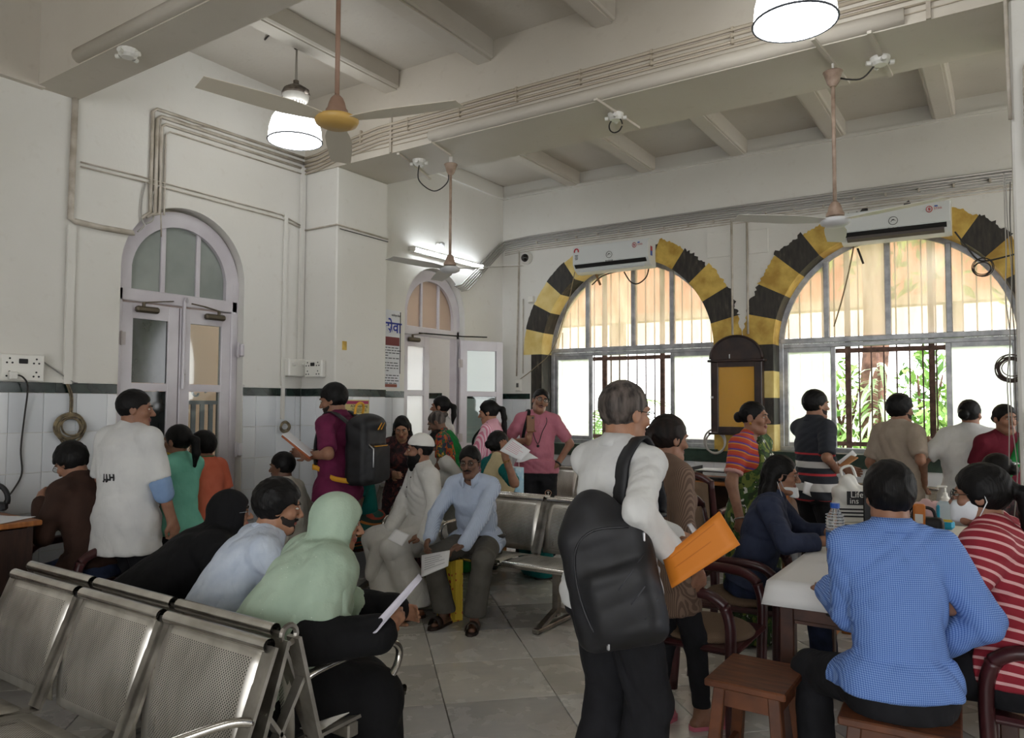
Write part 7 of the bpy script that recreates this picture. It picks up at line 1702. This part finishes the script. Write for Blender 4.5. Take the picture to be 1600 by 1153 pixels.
# shoulder bag of the grey-haired man
g = p20; root = thing('shoulder_bag', 'big black backpack slung from the grey-haired man\'s shoulder', 'backpack', tuple(g.root.location), g.root.rotation_euler[2])
c_ = g.loc(AD(957, 900, 2.45)); RZ = rotm(42, 0, -12)
def sb(P):
    Q = (P - c_) @ RZ; d = rbox(Q, (0, 0, -.02), (.150, .085, .205), .055); d = smin(d, rbox(Q, (.02, -.07, -.07), (.105, .05, .115), .04), .04); d = smin(d, ell(Q, (-.02, 0, .17), (.10, .08, .12)), .06)
    return d + folds(P, .0035, .7, 1.3)
sdf_obj('bag_body', sb, c_ - .45, c_ + .45, .0095, NYLON, root)
sx = g.sh['R'][0] * .72; cy = g.sh['R'][1]
arc = [(sx, cy + .62 * math.cos(a), g.sh['R'][2] - .14 + .62 * math.sin(a)) for a in np.linspace(PI + .28, -.35, 9)]      # from the shoulder blade over the shoulder to the chest
ctr = V3(sx, cy, g.sh['R'][2] - .14); over = [shoot(g.top_fn, [a_], ctr - np.array(a_))[0] for a_ in arc]; over = [o_ + unit(np.array(a_) - ctr) * .014 for o_, a_ in zip(over, arc)]
topb = c_ + RZ @ V3(-.03, -.02, .25)
b = ribbon([topb, topb * .55 + over[0] * .45 + V3(0, -.03, 0)] + over + [over[-1] * .5 + (c_ + RZ @ V3(.10, .07, .16)) * .5 + V3(.02, .04, 0), c_ + RZ @ V3(.10, .07, .16)], (1, 0, .1), .056, .010); b.build('shoulder_strap', NYLON, root, True)
for k in range(3):
    q = [c_ + RZ @ V3(.02 + .03 * k + .1 * u, -.3, -.02 - .05 * k + .09 * u) for u in (0, .5, 1)]; q = shoot(sb, q, RZ @ V3(0, 1, 0)); b = MB(); b.tube(list(q), .0028, 5); b.build('piping', plain('grey_piping', '#3c3c42', .5), root, True)
q = shoot(sb, [c_ + RZ @ V3(x, -.4, z) for x, z in ((.09, .16), (-.02, .17), (-.09, .12), (-.11, 0), (-.09, -.13), (-.05, -.19))], RZ @ V3(0, 1, 0)); b = MB(); b.tube(catmull(list(q), 4), .004, 5); b.build('zip_line', plain('zip_tape', '#26262a', .4), root, True)
for xz in ((-.05, -.19), (.13, .12)):
    q = shoot(sb, [c_ + RZ @ V3(xz[0], -.4, xz[1])], RZ @ V3(0, 1, 0))[0]; b = MB(); b.box(q, (.012, .008, .03), bev=.003); b.build('zip_pull', MATS['zip_metal'], root)
# phone of the man in pink
p = AD(829, 662, 6.92); t = thing('phone', 'brown-cased phone held by the man in pink', 'phone', tuple(p), .6); b = MB(); b.box((0, 0, 0), (.075, .012, .155), bev=.006); b.build('phone_body', plain('phone_case_brown', '#7a4c26', .4), t); b = MB(); b.cyl((.02, -.006, .055), (.02, -.009, .055), .010, 10); b.build('lens', INK, t)

# registration table behind the middle bench with its bag and bottle
table('narrow registration table behind the bench in front of the young woman in maroon', -4.95, -4.05, 5.66, 6.02, .82, OAK, False)
t = thing('handbag', 'black handbag lying on the registration table', 'bag', (-4.32, 5.82, .82), .2)
sdf_obj('bag_body', lambda P: smin(ell(P, (0, 0, .07), (.17, .10, .075)), ell(P, (.05, 0, .12), (.10, .06, .06)), .03) + folds(P, .006), (-.25, -.2, .0), (.25, .2, .25), .012, NYLON, t)
b = MB(); b.tube(catmull([(-.10, 0, .12), (-.06, -.02, .2), (.05, -.02, .2), (.1, 0, .12)], 4), .009, 6); b.build('handle', NYLON, t, True)
t = thing('plastic_pouch', 'white crumpled pouch in front of the black handbag', 'pouch', (-4.36, 5.70, .82)); sdf_obj('pouch_body', lambda P: ell(P, (0, 0, .045), (.11, .05, .05)) + folds(P, .006, 1.4), (-.2, -.15, -.02), (.2, .15, .15), .010, MASKW, t)
def bottle(label, pos, mats, h=.2, r=.03, pump=False):
    t = thing('bottle', label, 'bottle', tuple(pos)); b = MB(); b.lathe([(r * .9, 0), (r, .01), (r, h * .55), (r * .92, h * .6), (r, h * .66), (r * .9, h * .78), (r * .45, h * .9), (r * .42, h * .94)], n=20); b.build('bottle_body', mats[0], t, True)
    b = MB(); b.lathe([(r * .52, h * .92), (r * .52, h)], n=16); b.build('cap', mats[1], t)
    if len(mats) > 2: b = MB(); b.lathe([(r * 1.02, h * .25), (r * 1.02, h * .52)], n=20, caps=False); b.build('label', mats[2], t, True)
    if pump: b = MB(); b.cyl((0, 0, h), (0, 0, h * 1.12), r * .14, 8); b.box((-.012, 0, h * 1.13), (.05, .016, .012), bev=.004); b.build('pump', mats[1], t)
    return t
PET = bpy.data.materials.new('clear_bottle'); PET.use_nodes = True; pb = PET.node_tree.nodes['Principled BSDF']; pb.inputs['Base Color'].default_value = (.93, .96, .98, 1); pb.inputs['Roughness'].default_value = .08; pb.inputs['Transmission Weight'].default_value = .85; pb.inputs['IOR'].default_value = 1.15
BLUECAP = plain('blue_cap', '#1f55b5', .4)
bottle('small sanitizer bottle on the registration table', (-4.50, 5.80, .82), (plain('teal_liquid', '#5fa8b8', .2), WHITEPL), .17, .028, True)
t = bottle('clear plastic water bottle with blue cap on the white cloth', (*on_z(1306, 880, .745)[:2], .746), (PET, BLUECAP, plain('label_blue_red', '#2f68b0', .4)), .285, .042)
b = MB()
for k in range(6): b.tube([(.0425 * math.cos(a), .0425 * math.sin(a), .16 + .014 * k) for a in np.linspace(0, 2 * PI, 17)[:-1]], .0015, 5, closed=True)
b.build('rib', plain('bottle_rib', '#c9ced2', .2), t, True)
# second table: sanitizer, printed bag, monitor, small things
zt = .764; p = on_z(1478, 827, zt)
t = thing('sanitizer_bottle', 'clear pump bottle with turquoise liquid on the second table', 'bottle', (p[0], p[1], zt))
b = MB(); b.box((0, 0, .085), (.09, .05, .17), bev=.018); b.build('bottle_body', plain('frosty_plastic', '#b9c6cc', .2), t); b = MB(); b.box((0, -.001, .03), (.093, .053, .058), bev=.016); b.box((-.033, -.001, .085), (.027, .053, .12), bev=.01); b.build('liquid_label', plain('turquoise', '#1795b8', .3), t)
b = MB(); b.lathe([(.022, .168), (.024, .185), (.014, .2), (.014, .215), (.006, .22), (.006, .25)], n=14); b.box((-.016, 0, .253), (.055, .018, .012), bev=.004); b.build('pump', WHITEPL, t)
b = MB(); b.box((.012, -.027, .055), (.05, .002, .014)); b.build('label_strip', plain('label_yellow', '#c9b23a', .5), t)
p = on_z(1331, 815, zt); t = thing('carrier_bag', 'white carrier bag with black printed words on the second table', 'bag', (p[0], p[1], zt), .45)
sdf_obj('bag_body', lambda P: smin(rbox(P, (0, 0, .11), (.115, .05, .115), .04), ell(P, (-.02, 0, .25), (.05, .03, .05)), .04) + folds(P, .006, 1.2), (-.2, -.12, -.01), (.2, .12, .36), .010, plain('bag_white', '#d9d7d0', .6), t)
b = MB(); b.box((.03, -.062, .155), (.15, .004, .085)); b.build('print_panel', INK, t); text(t, 'Life', (-.025, -.065, .160), RX, .055, WHITEPL); text(t, 'ins', (-.03, -.065, .122), RX, .05, WHITEPL)
for k in range(3): b = MB(); b.box((.0, -.060, .085 - .022 * k), (.2, .004, .010)); b.build('print_stripe', INK, t)
b = MB(); b.tube(catmull([(-.05, 0, .27), (-.06, 0, .33), (0, 0, .35), (.03, 0, .28)], 4), .009, 6); b.build('handle', MATS['bag_white'], t, True)
p = on_z(1350, 826, zt); t = thing('monitor', 'black monitor seen from its edge on the second table', 'monitor', (p[0] + .02, p[1], zt), math.radians(98)); b = MB(); b.box((0, 0, .17), (.30, .04, .25), bev=.006); b.build('screen_case', plain('monitor_black', '#151517', .4), t); b = MB(); b.box((0, 0, .04), (.05, .03, .08)); b.box((0, 0, .006), (.2, .14, .012), bev=.004); b.build('stand', MATS['monitor_black'], t)
p = on_z(1326, 836, zt); t = thing('metal_cup', 'small steel cup beside the carrier bag', 'cup', (p[0], p[1] - .02, zt)); b = MB(); b.lathe([(.028, 0), (.03, .06), (.026, .06), (.025, .004)], n=16); autosmooth(b.build('cup_body', CHROME, t)); b = MB(); b.tube([(.03, 0, .045), (.05, 0, .04), (.05, 0, .02), (.03, 0, .012)], .004, 6); b.build('handle', CHROME, t)
p = on_z(1452, 812, .80); t = thing('plastic_bag', 'pale pink crumpled plastic bag behind the sanitizer bottle', 'bag', (p[0], p[1] - .05, zt)); sdf_obj('bag_body', lambda P: ell(P, (0, 0, .08), (.09, .06, .085)) + folds(P, .012, 1.6), (-.2, -.15, -.03), (.2, .15, .25), .011, plain('pink_plastic', '#c9a5a5', .4), t)
p = on_z(1420, 838, zt); t = thing('orange_packet', 'orange packet standing behind the man in the blue checked shirt', 'packet', (p[0] + .05, p[1] + .05, zt)); b = MB(); b.box((0, 0, .09), (.06, .04, .18), bev=.008); b.build('packet_body', plain('packet_orange', '#c9762a', .5), t); b = MB(); b.box((0, -.0215, .1), (.04, .002, .05)); b.build('label', WHITEPL, t)
p = on_z(1430, 842, zt); t = thing('black_bag', 'black bag with carrying loop on the second table beside the blue shirt', 'bag', (p[0] + .03, max(p[1], 4.86), zt)); sdf_obj('bag_body', lambda P: rbox(P, (0, 0, .05), (.10, .05, .055), .03), (-.2, -.12, -.01), (.2, .12, .2), .010, NYLON, t); b = MB(); b.tube(catmull([(-.06, 0, .09), (-.04, 0, .15), (.04, 0, .15), (.06, 0, .09)], 4), .010, 6); b.build('handle', NYLON, t, True)
# left desk
zd = .851
t = thing('head_ophthalmoscope', 'black head-worn examination instrument with headband on the left desk', 'instrument', (-4.90, 1.84, zd), .6)
b = MB(); b.tube([(.10 + .085 * math.cos(a), .0, .095 + .085 * math.sin(a)) for a in np.linspace(-.3, PI + .3, 18)], .014, 6); b.build('head_band', NYLON, t, True); b = MB(); b.box((.06, 0, .055), (.24, .05, .05), bev=.012); b.box((.10, 0, .185), (.05, .05, .025), bev=.006); b.build('band_pad', NYLON, t)
b = MB(); b.box((-.10, 0, .07), (.07, .12, .09), bev=.01); b.box((-.08, 0, .02), (.11, .10, .04), bev=.01); b.build('optics_box', plain('instrument_black', '#141416', .4), t)
for k, (x, y, r_) in enumerate(((-4.72, 1.80, .2), (-4.60, 1.84, .5), (-4.80, 1.50, -.2))): t = thing('paper_sheet', ('white sheet under the head instrument on the left desk', 'white sheet at the edge of the left desk beside the seated person', 'white sheet far along the left desk')[k], 'paper', (x, y, zd + .002 * k), r_); b = MB(); b.box((0, 0, .0008), (.21, .297, .0012)); b.build('sheet', PAPER, t)
t = thing('desk_box', 'black box at the left edge of the picture on the desk', 'box', (-4.70, 1.52, zd)); b = MB(); b.box((0, 0, .06), (.16, .24, .12), bev=.006); b.build('box_body', plain('box_dark', '#1a1514', .5), t); b = MB(); b.box((0, 0, .124), (.19, .27, .008), bev=.002); b.build('lid', MATS['box_dark'], t)
# pale blue gift bag by the striped-shirt woman
t = thing('gift_bag', 'pale blue paper carrier bag beside the woman in pink stripes', 'bag', (*spot(800, 6.55), 0), -.3)
b = MB(); b.box((0, 0, .80), (.22, .10, .30), bev=.004); b.build('bag_body', Mat('pale_blue_print', '#8fc3dc', .5).mottled('#6fb0d2', '#d3e8ef', 9).m, t); b = MB()
for y in (-.04, .04): b.tube(catmull([(-.05, y, .95), (-.04, y, 1.04), (.04, y, 1.04), (.05, y, .95)], 4), .003, 5)
b.build('handle', WHITEPL, t, True)
# lettering becomes mesh so that every character is a real surface
bpy.context.view_layer.update(); dg = bpy.context.evaluated_depsgraph_get()
for o in [o for o in bpy.data.objects if o.type == 'FONT']:
    me = bpy.data.meshes.new_from_object(o.evaluated_get(dg)); n = bpy.data.objects.new(o.name, me); n.parent = o.parent; n.matrix_local = o.matrix_local.copy(); COL.objects.link(n); nm = o.name; bpy.data.objects.remove(o); n.name = nm
_q = spot(468, 5.55); stool('low brown stool under the seated man in the off-white shirt', (_q[0], _q[1]), .2, .30, .30, .36)
arm_chair('dark red arm chair of the seated person with the white hair bow', (-.06, 5.74), math.radians(74), .42)
